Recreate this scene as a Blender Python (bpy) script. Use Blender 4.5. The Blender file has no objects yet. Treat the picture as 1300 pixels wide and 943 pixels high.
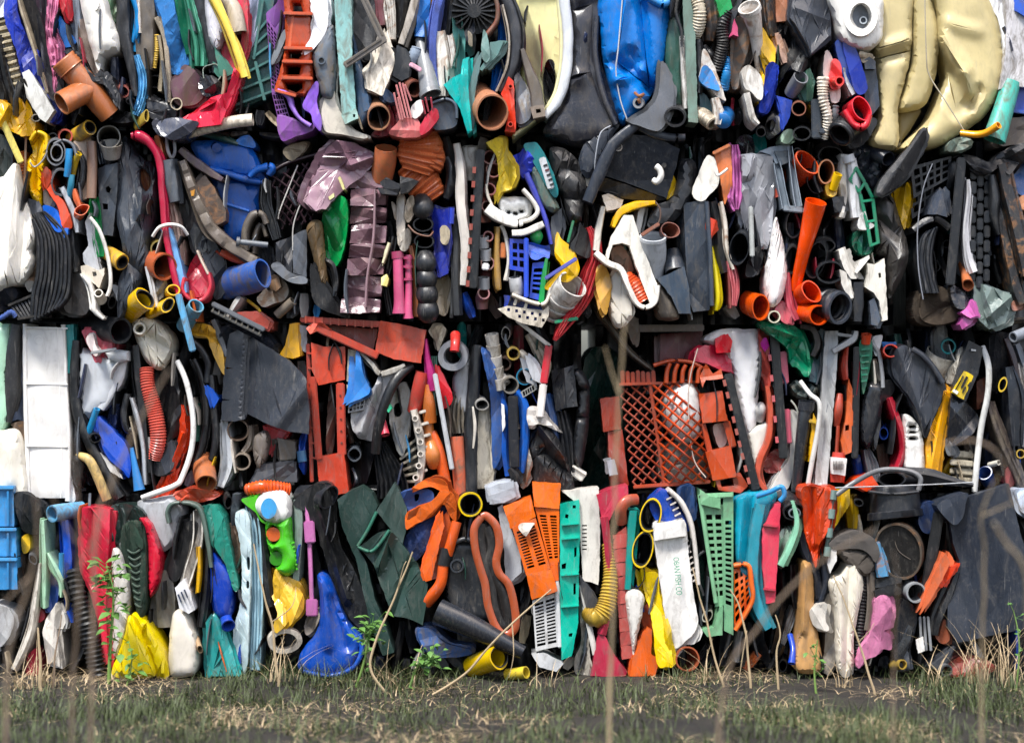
import bpy,bmesh,math,random
import numpy as np
from mathutils import Vector,noise,Matrix
from mathutils.geometry import delaunay_2d_cdt

# ------------------------------------------------------------------ camera, sky, sun
S=350.0          # photograph pixels per metre on the face of the stack
DIST=7.0         # camera to the face of the stack
ZC=1.09          # camera height
scene=bpy.context.scene
cam=bpy.data.cameras.new('camera')
cam.sensor_width=36.0
cam.lens=36.0*DIST/(1300.0/S)
cam.clip_start=0.05
cam.clip_end=400.0
cam.dof.use_dof=True
cam.dof.focus_distance=DIST - .15
cam.dof.aperture_fstop=1.5
camo=bpy.data.objects.new('camera',cam)
scene.collection.objects.link(camo)
camo.location=(0,-DIST,ZC)
camo.rotation_euler=(math.radians(90),0,0)
scene.camera=camo
SUN_EL,SUN_AZ=math.radians(58),math.radians(-34)      # sun behind the camera, to the left
world=bpy.data.worlds.new('World')
scene.world=world
world.use_nodes=True
wn=world.node_tree
bg=wn.nodes['Background']
sky=wn.nodes.new('ShaderNodeTexSky')
sky.sky_type='NISHITA'
sky.sun_disc=False
sky.sun_elevation=SUN_EL
sky.sun_rotation=math.radians(180) + SUN_AZ
sky.air_density=1.0
sky.dust_density=3.0
sky.ozone_density=1.0
wn.links.new(sky.outputs[0],bg.inputs[0])
bg.inputs[1].default_value=0.115
sun=bpy.data.lights.new('sun','SUN')
sun.energy=2.8
sun.angle=math.radians(12)
sun.color=(1.0,0.965,0.91)
suno=bpy.data.objects.new('sun',sun)
scene.collection.objects.link(suno)
sd=Vector((math.sin(SUN_AZ)*math.cos(SUN_EL),-math.cos(SUN_AZ)*math.cos(SUN_EL),math.sin(SUN_EL)))
suno.rotation_euler=(-sd).to_track_quat('-Z','Y').to_euler()
suno.location=sd*20
vs=scene.view_settings
vs.view_transform='Standard'
vs.look='None'
vs.gamma=1.0
vs.use_curve_mapping=False
vs.exposure=1.2
scene.cycles.max_bounces=6
scene.cycles.use_adaptive_sampling=True

O = None
random.seed(7)
COL=scene.collection
WLOC={}
GRID=np.zeros((200,280),bool)      # 5 px cells already covered by built things
SEED=[0]

DO=[.16]          # how far the row being built stands out from the face plane
def W(px,py,d=0.0):
 d +=DO[0]
 k=(DIST - d)/DIST/S
 return Vector(((px - 650.0)*k,-d,ZC + (471.5 - py)*k))

def lin(h):
 h=h.lstrip('#')
 if len(h)==3:h=''.join(c*2 for c in h)
 v=[int(h[i:i + 2],16)/255.0 for i in (0,2,4)]
 return tuple(c/12.92 if c<=.04045 else ((c + .055)/1.055)**2.4 for c in v)

# ------------------------------------------------------------------ materials (colour comes from each object)
def make_mat(name,rough,dirt,bump,bscale,spec=.5,dcol=(.10,.085,.065),rust=0,weave=0,trans=0,lo=.50,hi=.72):
 m=bpy.data.materials.new(name);m.use_nodes=True
 nt=m.node_tree;N=nt.nodes;L=nt.links
 b=N['Principled BSDF']
 oi=N.new('ShaderNodeObjectInfo');tc=N.new('ShaderNodeTexCoord')
 mp=N.new('ShaderNodeVectorMath');mp.operation='ADD'
 rs=N.new('ShaderNodeVectorMath');rs.operation='SCALE'
 cmb=N.new('ShaderNodeCombineXYZ')
 L.new(oi.outputs['Random'],cmb.inputs[0]);L.new(oi.outputs['Random'],cmb.inputs[2])
 L.new(cmb.outputs[0],rs.inputs[0]);rs.inputs['Scale'].default_value=37.0
 L.new(tc.outputs['Object'],mp.inputs[0]);L.new(rs.outputs[0],mp.inputs[1])
 def nz(scale,detail=6,rough_=.6,dist=0):
  n=N.new('ShaderNodeTexNoise');n.inputs['Scale'].default_value=scale
  n.inputs['Detail'].default_value=detail;n.inputs['Roughness'].default_value=rough_
  n.inputs['Distortion'].default_value=dist
  L.new(mp.outputs[0],n.inputs['Vector']);return n
 def ramp(src,a,c,to=1.0):
  r=N.new('ShaderNodeMapRange');r.inputs[1].default_value=a;r.inputs[2].default_value=c
  r.inputs[3].default_value=0;r.inputs[4].default_value=to
  L.new(src,r.inputs[0]);return r.outputs[0]
 def mix(fac,a,c,blend='MIX'):
  x=N.new('ShaderNodeMix');x.data_type='RGBA';x.blend_type=blend
  if isinstance(fac,float):x.inputs[0].default_value=fac
  else:L.new(fac,x.inputs[0])
  for s,v in ((6,a),(7,c)):
   if isinstance(v,tuple):x.inputs[s].default_value=(*v,1)
   else:L.new(v,x.inputs[s])
  return x.outputs[2]
 big=nz(9,5,.55,.4)
 fine=nz(70,8,.7,.6)
 col=oi.outputs['Color']
 hv=N.new('ShaderNodeHueSaturation');L.new(col,hv.inputs['Color']);hv.inputs['Saturation'].default_value=1.02
 vr=N.new('ShaderNodeMapRange');vr.inputs[1].default_value=.3;vr.inputs[2].default_value=.7
 vr.inputs[3].default_value=.82;vr.inputs[4].default_value=1.12
 L.new(big.outputs[0],vr.inputs[0]);L.new(vr.outputs[0],hv.inputs['Value'])
 col=hv.outputs[0]
 dm=N.new('ShaderNodeMath');dm.operation='MULTIPLY'
 st=N.new('ShaderNodeMapping');st.inputs['Scale'].default_value=(34,34,13);L.new(mp.outputs[0],st.inputs[0])
 d1=N.new('ShaderNodeTexNoise');d1.inputs['Scale'].default_value=1;d1.inputs['Detail'].default_value=9;d1.inputs['Roughness'].default_value=.7;d1.inputs['Distortion'].default_value=.9
 L.new(st.outputs[0],d1.inputs['Vector'])
 L.new(ramp(d1.outputs[0],lo,hi),dm.inputs[0]);dm.inputs[1].default_value=dirt
 col=mix(dm.outputs[0],col,dcol)
 dust=N.new('ShaderNodeMath');dust.operation='MULTIPLY'
 L.new(ramp(fine.outputs[0],.56,.76),dust.inputs[0]);dust.inputs[1].default_value=dirt*.45
 col=mix(dust.outputs[0],col,(.30,.27,.23))
 # thin scratches: stretched noise
 sc=N.new('ShaderNodeMapping');sc.inputs['Scale'].default_value=(160,160,9)
 sc.inputs['Rotation'].default_value=(0,.5,.3)
 L.new(mp.outputs[0],sc.inputs[0])
 sn=N.new('ShaderNodeTexNoise');sn.inputs['Scale'].default_value=1;sn.inputs['Detail'].default_value=3
 L.new(sc.outputs[0],sn.inputs['Vector'])
 scr=N.new('ShaderNodeMath');scr.operation='MULTIPLY'
 L.new(ramp(sn.outputs[0],.66,.74),scr.inputs[0]);scr.inputs[1].default_value=.22
 col=mix(scr.outputs[0],col,(.36,.34,.31))
 if rust:
  r1=nz(20,8,.65,1.2)
  rm=N.new('ShaderNodeMath');rm.operation='MULTIPLY'
  L.new(ramp(r1.outputs[0],.50,.64),rm.inputs[0]);rm.inputs[1].default_value=rust
  col=mix(rm.outputs[0],col,(.26,.12,.045))
 L.new(col,b.inputs['Base Color'])
 rr=N.new('ShaderNodeMapRange');rr.inputs[1].default_value=.3;rr.inputs[2].default_value=.7
 rr.inputs[3].default_value=max(.05,rough - .1);rr.inputs[4].default_value=min(1,rough + .22)
 L.new(d1.outputs[0],rr.inputs[0]);L.new(rr.outputs[0],b.inputs['Roughness'])
 b.inputs['Specular IOR Level'].default_value=spec
 if trans:
  b.inputs['Subsurface Weight'].default_value=trans
  b.inputs['Subsurface Radius'].default_value=(.02,.018,.012)
  b.inputs['Subsurface Scale'].default_value=.6
 bn=nz(bscale,6,.6,.3)
 h=bn.outputs[0]
 if weave:
  wv=N.new('ShaderNodeTexWave');wv.inputs['Scale'].default_value=260;wv.inputs['Distortion'].default_value=2
  L.new(mp.outputs[0],wv.inputs['Vector'])
  ad=N.new('ShaderNodeMath');ad.operation='MULTIPLY_ADD'
  L.new(wv.outputs[1],ad.inputs[0]);ad.inputs[1].default_value=.25;L.new(h,ad.inputs[2]);h=ad.outputs[0]
 bp=N.new('ShaderNodeBump');bp.inputs['Strength'].default_value=bump;bp.inputs['Distance'].default_value=.004
 L.new(h,bp.inputs['Height']);L.new(bp.outputs[0],b.inputs['Normal'])
 return m

MAT={
 'p':make_mat('moulded_plastic',.28,.6,.10,220),
 'g':make_mat('glossy_plastic',.19,.4,.06,160,lo=.53),
 'k':make_mat('black_rubber',.34,.38,.18,200,spec=.5,dcol=(.13,.118,.10),lo=.52,hi=.8),
 'f':make_mat('fabric',.85,.45,.8,60,spec=.2,weave=1),
 'd':make_mat('grimy_plastic',.42,.9,.16,180,dcol=(.12,.095,.065),lo=.44,hi=.66),
 'r':make_mat('rust_stained',.45,.55,.16,180,rust=.75),
 'm':make_mat('milky_plastic',.34,.3,.08,160,trans=.25,dcol=(.22,.19,.14),lo=.52),
}

# ------------------------------------------------------------------ object helpers
LAB=[]
STOP=set('beside above below behind in at under between with hanging lying standing on to over inside from next running along squeezed tucked slanting leaning across near crossing set caught stuck wrapped bending curving showing bulging wedged folded_over draped pressed poking resting looped strung stretched spread crushed_beneath beneath before through hung fanned left wedge'.split())
def short(l):
 w=[]
 for x in l.split():
  if x in STOP and len(w)>1:break
  w.append(x)
 return ' '.join(w[:7])

def tagobj(o,l,k,g,kind=None):
 if l:o['label']=l
 if k:o['category']=k
 if g:o['group']=g
 if kind:o['kind']=kind

def T(n,l,k,x,y,d=0.0,g=None):
 """a thing with parts: an Empty at its base"""
 o=bpy.data.objects.new(n,None);COL.objects.link(o)
 o.empty_display_size=.02
 LAB.append((x,y - 30,short(l)))
 w=W(x,y,d);o.location=w;WLOC[o.name]=w
 tagobj(o,l,k,g)
 return o

def finish(bm,n,l,k,col,m='p',g=None,p=None,ang=38,kind=None,cover=True,flat=False):
 bmesh.ops.recalc_face_normals(bm,faces=bm.faces)
 bm.normal_update()
 for f in bm.faces:f.smooth=not flat
 ca=math.radians(ang)
 for e in bm.edges:
  if len(e.link_faces)==2 and e.calc_face_angle(0)>ca:e.smooth=False
 cs=[v.co for v in bm.verts]
 lo=Vector((min(c.x for c in cs),min(c.y for c in cs),min(c.z for c in cs)))
 hi=Vector((max(c.x for c in cs),max(c.y for c in cs),max(c.z for c in cs)))
 org=Vector(((lo.x + hi.x)/2,(lo.y + hi.y)/2,lo.z))
 if cover:
  for c in cs:
   kk=DIST/(DIST + c.y)*S
   i=int((471.5 - (c.z - ZC)*kk)/5);j=int((650 + c.x*kk)/5)
   if 0<=i<200 and 0<=j<280 and c.y<.25:GRID[i,j]=True
 if l and not g:
  kk=DIST/(DIST + org.y)*S;LAB.append((650 + org.x*kk,471.5 - ((lo.z + hi.z)/2 - ZC)*kk,short(l)))
 me=bpy.data.meshes.new(n)
 for v in bm.verts:v.co -=org
 bm.to_mesh(me);bm.free()
 o=bpy.data.objects.new(n,me);COL.objects.link(o)
 me.materials.append(MAT[m])
 c=lin(col) if isinstance(col,str) else col
 if m=='k':c=tuple(x*.45 for x in c)
 o.color=(*c,1)
 if p is not None:
  o.parent=p;o.location=org - WLOC[p.name]
 else:o.location=org
 WLOC[o.name]=org
 tagobj(o,l,k,g,kind)
 return o

def cat(pts,closed,n):
 out=[];N=len(pts)
 rng=range(N if closed else N - 1)
 for i in rng:
  if closed:a,b,c,e=pts[i - 1],pts[i],pts[(i + 1) % N],pts[(i + 2) % N]
  else:a,b,c,e=pts[max(0,i - 1)],pts[i],pts[i + 1],pts[min(N - 1,i + 2)]
  for s in range(n):
   t=s/n
   out.append(tuple(.5*(2*q + (r - o_)*t + (2*o_ - 5*q + 4*r - w)*t*t + (3*q - o_ - 3*r + w)*t**3) for o_,q,r,w in zip(a,b,c,e)))
 if not closed:out.append(tuple(pts[-1]))
 return out

def resample(pts,step,closed=True):
 out=[];N=len(pts)
 for i in range(N if closed else N - 1):
  a,b=pts[i],pts[(i + 1) % N]
  n=max(1,round(math.dist(a[:2],b[:2])/step))
  for s in range(n):out.append(tuple(u + (v - u)*s/n for u,v in zip(a,b)))
 if not closed:out.append(tuple(pts[-1]))
 return out

def inside(x,y,P):
 r=False;j=len(P) - 1
 for i in range(len(P)):
  if (P[i][1]>y) !=(P[j][1]>y) and x<(P[j][0] - P[i][0])*(y - P[i][1])/(P[j][1] - P[i][1]) + P[i][0]:r=not r
  j=i
 return r

def segd(x,y,a,b):
 dx,dy=b[0] - a[0],b[1] - a[1];q=dx*dx + dy*dy
 t=0 if q==0 else max(0,min(1,((x - a[0])*dx + (y - a[1])*dy)/q))
 return math.hypot(x - a[0] - t*dx,y - a[1] - t*dy)

def crumple(x,y,s,an,fs=1.0):
 """folds of a pressed sheet, longer along y than x"""
 fx,fy=an
 v=Vector((x/fx*fs,y/fy*fs,s*3.7))
 w=noise.noise(v*.6 + Vector((9,2,5)))*.9
 v.x +=w
 a=1 - 2.2*abs(noise.noise(v))
 b=1 - 2.2*abs(noise.noise(v*2.1 + Vector((3.1,7.7,0))))
 return a + .45*b

def skirt(bm,depth):
 be=[e for e in bm.edges if len(e.link_faces)==1]
 r=bmesh.ops.extrude_edge_only(bm,edges=be)
 for v in [q for q in r['geom'] if isinstance(q,bmesh.types.BMVert)]:
  kk=(DIST + v.co.y + depth)/(DIST + v.co.y)
  v.co.y +=depth

def grp(p,k):
 """a flat list of numbers as k-tuples"""
 return [tuple(p[i:i + k]) for i in range(0,len(p),k)] if isinstance(p[0],(int,float)) else p

def poly(n,l,k,col,pts,d=0.0,b=.03,R=None,c=.008,tilt=(0,0),cr=(),m='p',back=.14,g=None,p=None,sm=1,r=None,holes=(),an=(16,50),fn=None,kind=None,cover=True,ang=30,jit=.5,fs=1.0,th=None):
 """a sheet or shell with the outline pts, bulged by b over R pixels, creased and pressed into the stack"""
 SEED[0] +=1;s=SEED[0]
 if th:back=th
 pts=grp(pts,2);holes=[grp(h,2) for h in holes]
 xs=[q[0] for q in pts];ys=[q[1] for q in pts]
 wd,ht=max(xs) - min(xs),max(ys) - min(ys)
 mn=min(wd,ht)
 if r is None:r=max(2.6,min(8,mn/9))
 rr_=random.Random(s*13 + 5)
 if R is None:R=max(4,mn*.45) if (n in ('body','shell') or m=='m') else 2.6
 vol=R>6
 if not vol:b=0
 if ang==30:ang=30 if vol else 13
 if tilt==(0,0) and c>=.004 and p is None:tilt=(rr_.uniform(-.35,.35),rr_.uniform(-.12,.12))
 folds=[]
 if c:
  for _ in range(0 if vol and c<.006 else 2 + int(max(wd,ht)/28)):
   th_=rr_.uniform(-.75,.75) if ht>wd else rr_.uniform(.4,2.7)
   ox,oy=rr_.uniform(min(xs),max(xs)),rr_.uniform(min(ys),max(ys))
   folds.append((math.cos(th_),math.sin(th_),ox,oy,rr_.choice((-1,1))*rr_.uniform(.3,1)*c*(.8 if vol else 1.5),rr_.uniform(.25,.6)*max(14,mn)))
 ol=cat(pts,True,5) if sm else list(pts)
 ol=resample(ol,r*1.1) if not sm else resample(ol,r*1.1)
 ol=[(x + jit*1.6*noise.noise(Vector((x/9,y/9,s))) + jit*1.2*noise.noise(Vector((x/3.1,y/3.1,s))),y + jit*1.6*noise.noise(Vector((x/9,y/9,s + 50)))) for x,y in ol]
 hs=[]
 for h in holes:
  hh=cat(h,True,4) if sm else list(h)
  hs.append(resample(hh,r*1.1))
 V=[Vector(q) for q in ol];E=[];F=[list(range(len(ol)))]
 for h in hs:
  i0=len(V);V +=[Vector(q) for q in h]
  E +=[(i0 + i,i0 + (i + 1) % len(h)) for i in range(len(h))]
 ext=.75*math.hypot(wd,ht) + 5
 for fx,fy,ox,oy,am,wl in folds:
  for o_ in (-1.6*wl,0,1.6*wl):
   i0=len(V);ax,ay=ox + fx*o_,oy + fy*o_
   V +=[Vector((ax - fy*ext,ay + fx*ext)),Vector((ax + fy*ext,ay - fx*ext))];E.append((i0,i0 + 1))
 for q in cr:
  i0=len(V);V +=[Vector(q[:2]),Vector(q[2:4])];E.append((i0,i0 + 1))
 rnd=random.Random(s)
 y=min(ys) + r*.5;row=0
 allb=[(ol[i],ol[(i + 1) % len(ol)]) for i in range(len(ol))] + [(h[i],h[(i + 1) % len(h)]) for h in hs for i in range(len(h))]
 B=np.array([(a[0],a[1],b_[0],b_[1]) for a,b_ in allb])
 def bd(x,y):
  dx=B[:,2] - B[:,0];dy=B[:,3] - B[:,1]
  t=np.clip(((x - B[:,0])*dx + (y - B[:,1])*dy)/np.maximum(dx*dx + dy*dy,1e-6),0,1)
  return float(np.sqrt(((x - B[:,0] - t*dx)**2 + (y - B[:,1] - t*dy)**2).min()))
 while y<max(ys):
  x=min(xs) + (r*.5 if row % 2 else 0)
  while x<max(xs):
   qx,qy=x + rnd.uniform(-.2,.2)*r,y + rnd.uniform(-.2,.2)*r
   if inside(qx,qy,ol) and bd(qx,qy)>r*.55:V.append(Vector((qx,qy)))
   x +=r
  y +=r*.87;row +=1
 vo,eo,fo=delaunay_2d_cdt(V,E,F,1,.05)[:3]
 bm=bmesh.new();bv=[]
 cx,cy=(min(xs) + max(xs))/2,(min(ys) + max(ys))/2
 for q in vo:
  dist=bd(q.x,q.y)
  t=min(1,dist/R)
  z=d + tilt[0]*(q.x - cx)/S + tilt[1]*(q.y - cy)/S + b*math.sqrt(max(0,1 - (1 - t)**2))
  if c:
   z +=(.5 if vol else .22)*c*crumple(q.x,q.y,s,an,fs)
   for fx,fy,ox,oy,am,wl in folds:
    dd=((q.x - ox)*fx + (q.y - oy)*fy)/wl
    z +=am*(1 - min(1.6,abs(dd)))
  for (x1,y1,x2,y2,h,w) in cr:
   dd=segd(q.x,q.y,(x1,y1),(x2,y2));w=max(w,2.3*r)
   if dd<w:
    tt=1 - dd/w
    z +=h*tt*tt*(3 - 2*tt) if w>10 else h*tt
  if fn:z +=fn(q.x,q.y)
  bv.append(bm.verts.new(W(q.x,q.y,z)))
 for f in fo:
  gx=sum(vo[i].x for i in f)/len(f);gy=sum(vo[i].y for i in f)/len(f)
  if not inside(gx,gy,ol) or any(inside(gx,gy,h) for h in hs):continue
  try:bm.faces.new([bv[i] for i in f])
  except ValueError:pass
 for v in [v for v in bm.verts if not v.link_faces]:bm.verts.remove(v)
 skirt(bm,back)
 o=finish(bm,n,l,k,col,m,g,p,ang,kind,cover)
 if l and not g and not vol and mn>12 and not holes and n not in NOLAYER:
  for i in range(1 + (mn>22)):
   sx,sy=rr_.choice((-1,1))*rr_.uniform(2,4.5)*(i + 1),rr_.uniform(-3,3.5)
   poly('under_layer',O,O,shade(col,rr_.uniform(.55,1.15)),[(x + sx,y + sy) for x,y in pts],d - .014*(i + 1),0,None,c,tilt,(),m,back,None,o,sm,r*1.3,(),an,jit=jit*2.2)
 return o

NOLAYER=('cutting_board','clip','tag','box','plastic_box')
def shade(col,f):
 c=lin(col) if isinstance(col,str) else col
 return tuple(min(.85,x*f) for x in c)

def strip(n,l,k,col,path,d=0.0,pr='r',a=1.0,c=.006,m='p',back=.16,g=None,p=None,nu=9,rib=None,an=(9,40),step=6,kind=None,cover=True,fs=1.0,nf=3,tilt=0.0,ang=38):
 """a long piece following path [(x, y, width)...]; pr is the section across it"""
 SEED[0] +=1;s=SEED[0]
 path=grp(path,3)
 pts=[q if len(q)==4 else (*q,0.0) for q in path]
 rs_=random.Random(s*7 + 1)
 us=[-1 + 2*j/nu for j in range(nu + 1)];zs=None
 if pr=='r' and a==1.0 and c>=.002 and not any(w_ in n for w_ in ('hose','loop','rim','handle','band','rib','lip','tail','trim')):
  us=[-1,rs_.uniform(-.75,-.35),rs_.uniform(-.2,.15),rs_.uniform(.3,.75),1];nu=4;ang=min(ang,16)
  zs=[rs_.uniform(-.7,.1),rs_.uniform(-.1,.8),rs_.uniform(.1,1),rs_.uniform(-.3,.7),rs_.uniform(-.7,.1)]
 elif pr in 'fu':ang=min(ang,20)
 pts=cat(pts,False,6) if len(pts)>2 else pts
 if rib:step=rib[0]/5
 pts=resample(pts,step,False)
 bm=bmesh.new();rows=[];run=0
 for i,(x,y,w,dz) in enumerate(pts):
  x0,y0=pts[max(0,i - 1)][:2];x1,y1=pts[min(len(pts) - 1,i + 1)][:2]
  tx,ty=x1 - x0,y1 - y0;q=math.hypot(tx,ty) or 1;tx/=q;ty/=q
  if i:run +=math.dist(pts[i][:2],pts[i - 1][:2])
  nx,ny=-ty,tx
  if nx<0:nx,ny=-nx,-ny
  row=[]
  for j in range(nu + 1):
   u=us[j]
   hw=w/2*(1 + .13*noise.noise(Vector((run/14,u*.6,s*2.3))) + .05*noise.noise(Vector((run/3.3,u*.6,s*5.3))))
   px,py=x + nx*u*hw,y + ny*u*hw
   if zs:z=zs[j]*w/2/S
   elif pr=='r':z=math.sqrt(max(0,1 - u*u))*w/2/S*a
   elif pr=='f':z=min(1,(1 - abs(u))*4)**.5*.012*a
   elif pr=='v':z=abs(u)*w/2/S*a*1.2 - w/2/S*a
   elif pr=='p':z=(abs(math.sin(u*nf*math.pi/2 + s)) - .5)*w/nf/S*a
   elif pr=='s':z=u*w/2/S*a
   elif pr=='z':z=-u*w/2/S*a
   elif pr=='e':z=(1 - abs(u))*w/2/S*a*1.6
   elif pr=='u':z=(.012 if abs(u)>.62 else -.02)*a
   z +=d + dz + tilt*(run)/S
   if c:z +=c*crumple(px,py,s,an,fs)
   if rib:z +=rib[1]*((1 if math.sin(run/rib[0]*2*math.pi)>0 else -1) if pr=='f' else math.sin(run/rib[0]*2*math.pi)*1.3)
   row.append(bm.verts.new(W(px,py,z)))
  rows.append(row)
 for i in range(len(rows) - 1):
  for j in range(nu):
   bm.faces.new((rows[i][j],rows[i][j + 1],rows[i + 1][j + 1],rows[i + 1][j]))
 skirt(bm,back)
 o=finish(bm,n,l,k,col,m,g,p,ang,kind,cover)
 if l and not g and nu<12 and not any(w_ in n for w_ in ('hose','foam','bottle','mop')):
  for i in range(1 + (rs_.random()<.5)):
   sg=rs_.choice((-1,1));f=rs_.uniform(.25,.45)
   strip('fold_layer',O,O,shade(col,rs_.uniform(.5,1.2)),[(x + sg*w*(.5 + .3*f) + rs_.uniform(-1.5,1.5),y + rs_.uniform(-3,5),w*f) for x,y,w in path],d - .012 - .012*i,rs_.choice('rez'),1.0,c,m,back,None,o,4)
 return o

def tube(n,l,k,col,path,r,wall=2.0,m='p',g=None,p=None,seg=18,ridge=None,sq=1.0,sqa=0.0,step=6,dent=.05,kind=None,cover=True,sm=1,capend=False):
 """a pipe or hose along path [(x, y, d metres)...]; r in pixels or one per point; wall 0 makes it solid"""
 SEED[0] +=1;s=SEED[0]
 path=grp(path,3)
 rl=r if isinstance(r,(list,tuple)) else [r]*len(path)
 pts=[(x,y,d*S,q) for (x,y,d),q in zip(path,rl)]
 if len(pts)>2 and sm:pts=cat(pts,False,6)
 st=ridge[0]/2 if ridge else step
 out=[]
 for i in range(len(pts) - 1):
  a,b=pts[i],pts[i + 1]
  nn=max(1,round(math.dist(a[:3],b[:3])/st))
  for t in range(nn):out.append(tuple(u + (v - u)*t/nn for u,v in zip(a,b)))
 out.append(pts[-1]);pts=out
 P=[Vector((x,y,z)) for x,y,z,_ in pts]
 bm=bmesh.new()
 up=None;rings=[];inner=[]
 for i,q in enumerate(P):
  t=(P[min(len(P) - 1,i + 1)] - P[max(0,i - 1)]).normalized()
  if up is None:
   up=Vector((0,0,1)) if abs(t.z)<.9 else Vector((1,0,0))
  n1=(up - t*up.dot(t)).normalized();n2=t.cross(n1);up=n1
  rr=pts[i][3]
  if ridge:rr +=ridge[1]*(1 if i % 2 else -1)
  def ring(rad):
   res=[]
   for j in range(seg):
    an_=2*math.pi*j/seg
    ca,sa=math.cos(an_ - sqa),math.sin(an_ - sqa)*sq
    cc=ca*math.cos(sqa) - sa*math.sin(sqa);ss=ca*math.sin(sqa) + sa*math.cos(sqa)
    k2=rad*(1 + dent*noise.noise(Vector((math.cos(an_)*1.1,math.sin(an_)*1.1,s*1.7 + i*st/60))))
    v=q + n1*cc*k2 + n2*ss*k2
    res.append(bm.verts.new(W(v.x,v.y,v.z/S)))
   return res
  rings.append(ring(rr))
  if wall:inner.append(ring(max(.3,rr - wall)))
 def loft(R):
  for i in range(len(R) - 1):
   for j in range(seg):
    bm.faces.new((R[i][j],R[i][(j + 1) % seg],R[i + 1][(j + 1) % seg],R[i + 1][j]))
 loft(rings)
 if wall:
  loft(inner)
  for a,b in ((rings[0],inner[0]),(rings[-1],inner[-1])):
   for j in range(seg):bm.faces.new((a[j],a[(j + 1) % seg],b[(j + 1) % seg],b[j]))
  if capend:bm.faces.new(inner[-1])
 else:
  bm.faces.new(rings[0]);bm.faces.new(rings[-1])
 return finish(bm,n,l,k,col,m,g,p,40 if not ridge else 70,kind,cover)

def pipe(n,l,k,col,x,y,r,dx=0,dy=0,L=.2,wall=1.8,d=.03,**kw):
 """an open pipe whose mouth at (x, y) faces out and whose body runs back by (dx, dy) pixels"""
 return tube(n,l,k,col,[(x,y,d),(x + dx,y + dy,d - L)],r,wall,**kw)

def cable(n,l,k,col,path,r=1.5,d=.03,**kw):
 path=grp(path,3 if any(isinstance(v,float) for v in path[:9]) else 2)
 pp=[q if len(q)==3 else (q[0],q[1],d) for q in path]
 kw.setdefault('seg',8)
 return tube(n,l,k,col,pp,r,0,**kw)

def grate(n,l,k,col,quad,nu,nv,bu=.3,bv=.3,d=0.0,th=.03,ed=None,bulge=0.0,m='p',g=None,p=None,tilt=(0,0),sub=1,c=0.0,kind=None,cover=True):
 """a moulded panel with nu x nv openings in the quadrilateral quad (tl, tr, br, bl)"""
 SEED[0] +=1;s=SEED[0]
 quad=grp(quad,2)
 eu=ed if ed is not None else bu/nu
 def brk(nn,b,e):
  w=(1 - 2*e + b/nn*0)/nn
  out=[0.0]
  for i in range(nn):
   a0=e + i*(1 - 2*e)/nn;a1=e + (i + 1)*(1 - 2*e)/nn;pad=b*(1 - 2*e)/nn/2
   out +=[a0 + (pad if i else 0),a1 - (pad if i<nn - 1 else 0)]
  return out + [1.0]
 U=brk(nu,bu,eu);Vv=brk(nv,bv,ed if ed is not None else bv/nv)
 tl,tr,br,bl=quad
 cx=sum(q[0] for q in quad)/4;cy=sum(q[1] for q in quad)/4
 def pt(u,v,z):
  x=(tl[0]*(1 - u) + tr[0]*u)*(1 - v) + (bl[0]*(1 - u) + br[0]*u)*v
  y=(tl[1]*(1 - u) + tr[1]*u)*(1 - v) + (bl[1]*(1 - u) + br[1]*u)*v
  dz=d + z + bulge*(1 - (2*u - 1)**2)*(1 - (2*v - 1)**2) + tilt[0]*(x - cx)/S + tilt[1]*(y - cy)/S
  if c:dz +=c*noise.noise(Vector((x/25,y/25,s)));x +=c*200*noise.noise(Vector((x/30,y/30,s + 9)))
  return W(x,y,dz)
 bm=bmesh.new()
 FR={};BK={}
 def gv(D,i,j,z):
  if (i,j) not in D:D[(i,j)]=bm.verts.new(pt(U[i],Vv[j],z))
  return D[(i,j)]
 solid=lambda i,j:0<=i<len(U) - 1 and 0<=j<len(Vv) - 1 and not (i % 2==1 and j % 2==1)
 for i in range(len(U) - 1):
  for j in range(len(Vv) - 1):
   if not solid(i,j):continue
   q=[(i,j),(i + 1,j),(i + 1,j + 1),(i,j + 1)]
   bm.faces.new([gv(FR,a,b_,0) for a,b_ in q])
   bm.faces.new([gv(BK,a,b_,-th) for a,b_ in q][::-1])
   for (a,b_),(ni,nj) in zip(zip(q,q[1:] + q[:1]),((i,j - 1),(i + 1,j),(i,j + 1),(i - 1,j))):
    if not solid(ni,nj):
     bm.faces.new((gv(FR,*a,0),gv(FR,*b_,0),gv(BK,*b_,-th),gv(BK,*a,-th)))
 return finish(bm,n,l,k,col,m,g,p,30,kind,cover,flat=True)

def bar(n,l,k,col,a,b,w,d=0.0,d2=None,dep=.03,m='p',g=None,p=None,bev=1,kind=None):
 """a straight rectangular bar from pixel a to pixel b, w pixels wide"""
 d2=d if d2 is None else d2
 dx,dy=b[0] - a[0],b[1] - a[1];q=math.hypot(dx,dy);nx,ny=-dy/q*w/2,dx/q*w/2
 bm=bmesh.new();vs_=[]
 for (x,y,z) in ((*a,d),(*b,d2)):
  for sx,zz in ((-1,0),(1,0),(1,-dep),(-1,-dep)):
   vs_.append(bm.verts.new(W(x + nx*sx,y + ny*sx,z + zz)))
 for f in ((0,1,2,3),(7,6,5,4),(0,4,5,1),(1,5,6,2),(2,6,7,3),(3,7,4,0)):bm.faces.new([vs_[i] for i in f])
 if bev:bmesh.ops.bevel(bm,geom=bm.edges[:],offset=min(w/S*.2,.004),segments=2,affect='EDGES')
 return finish(bm,n,l,k,col,m,g,p,30,kind)

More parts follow.
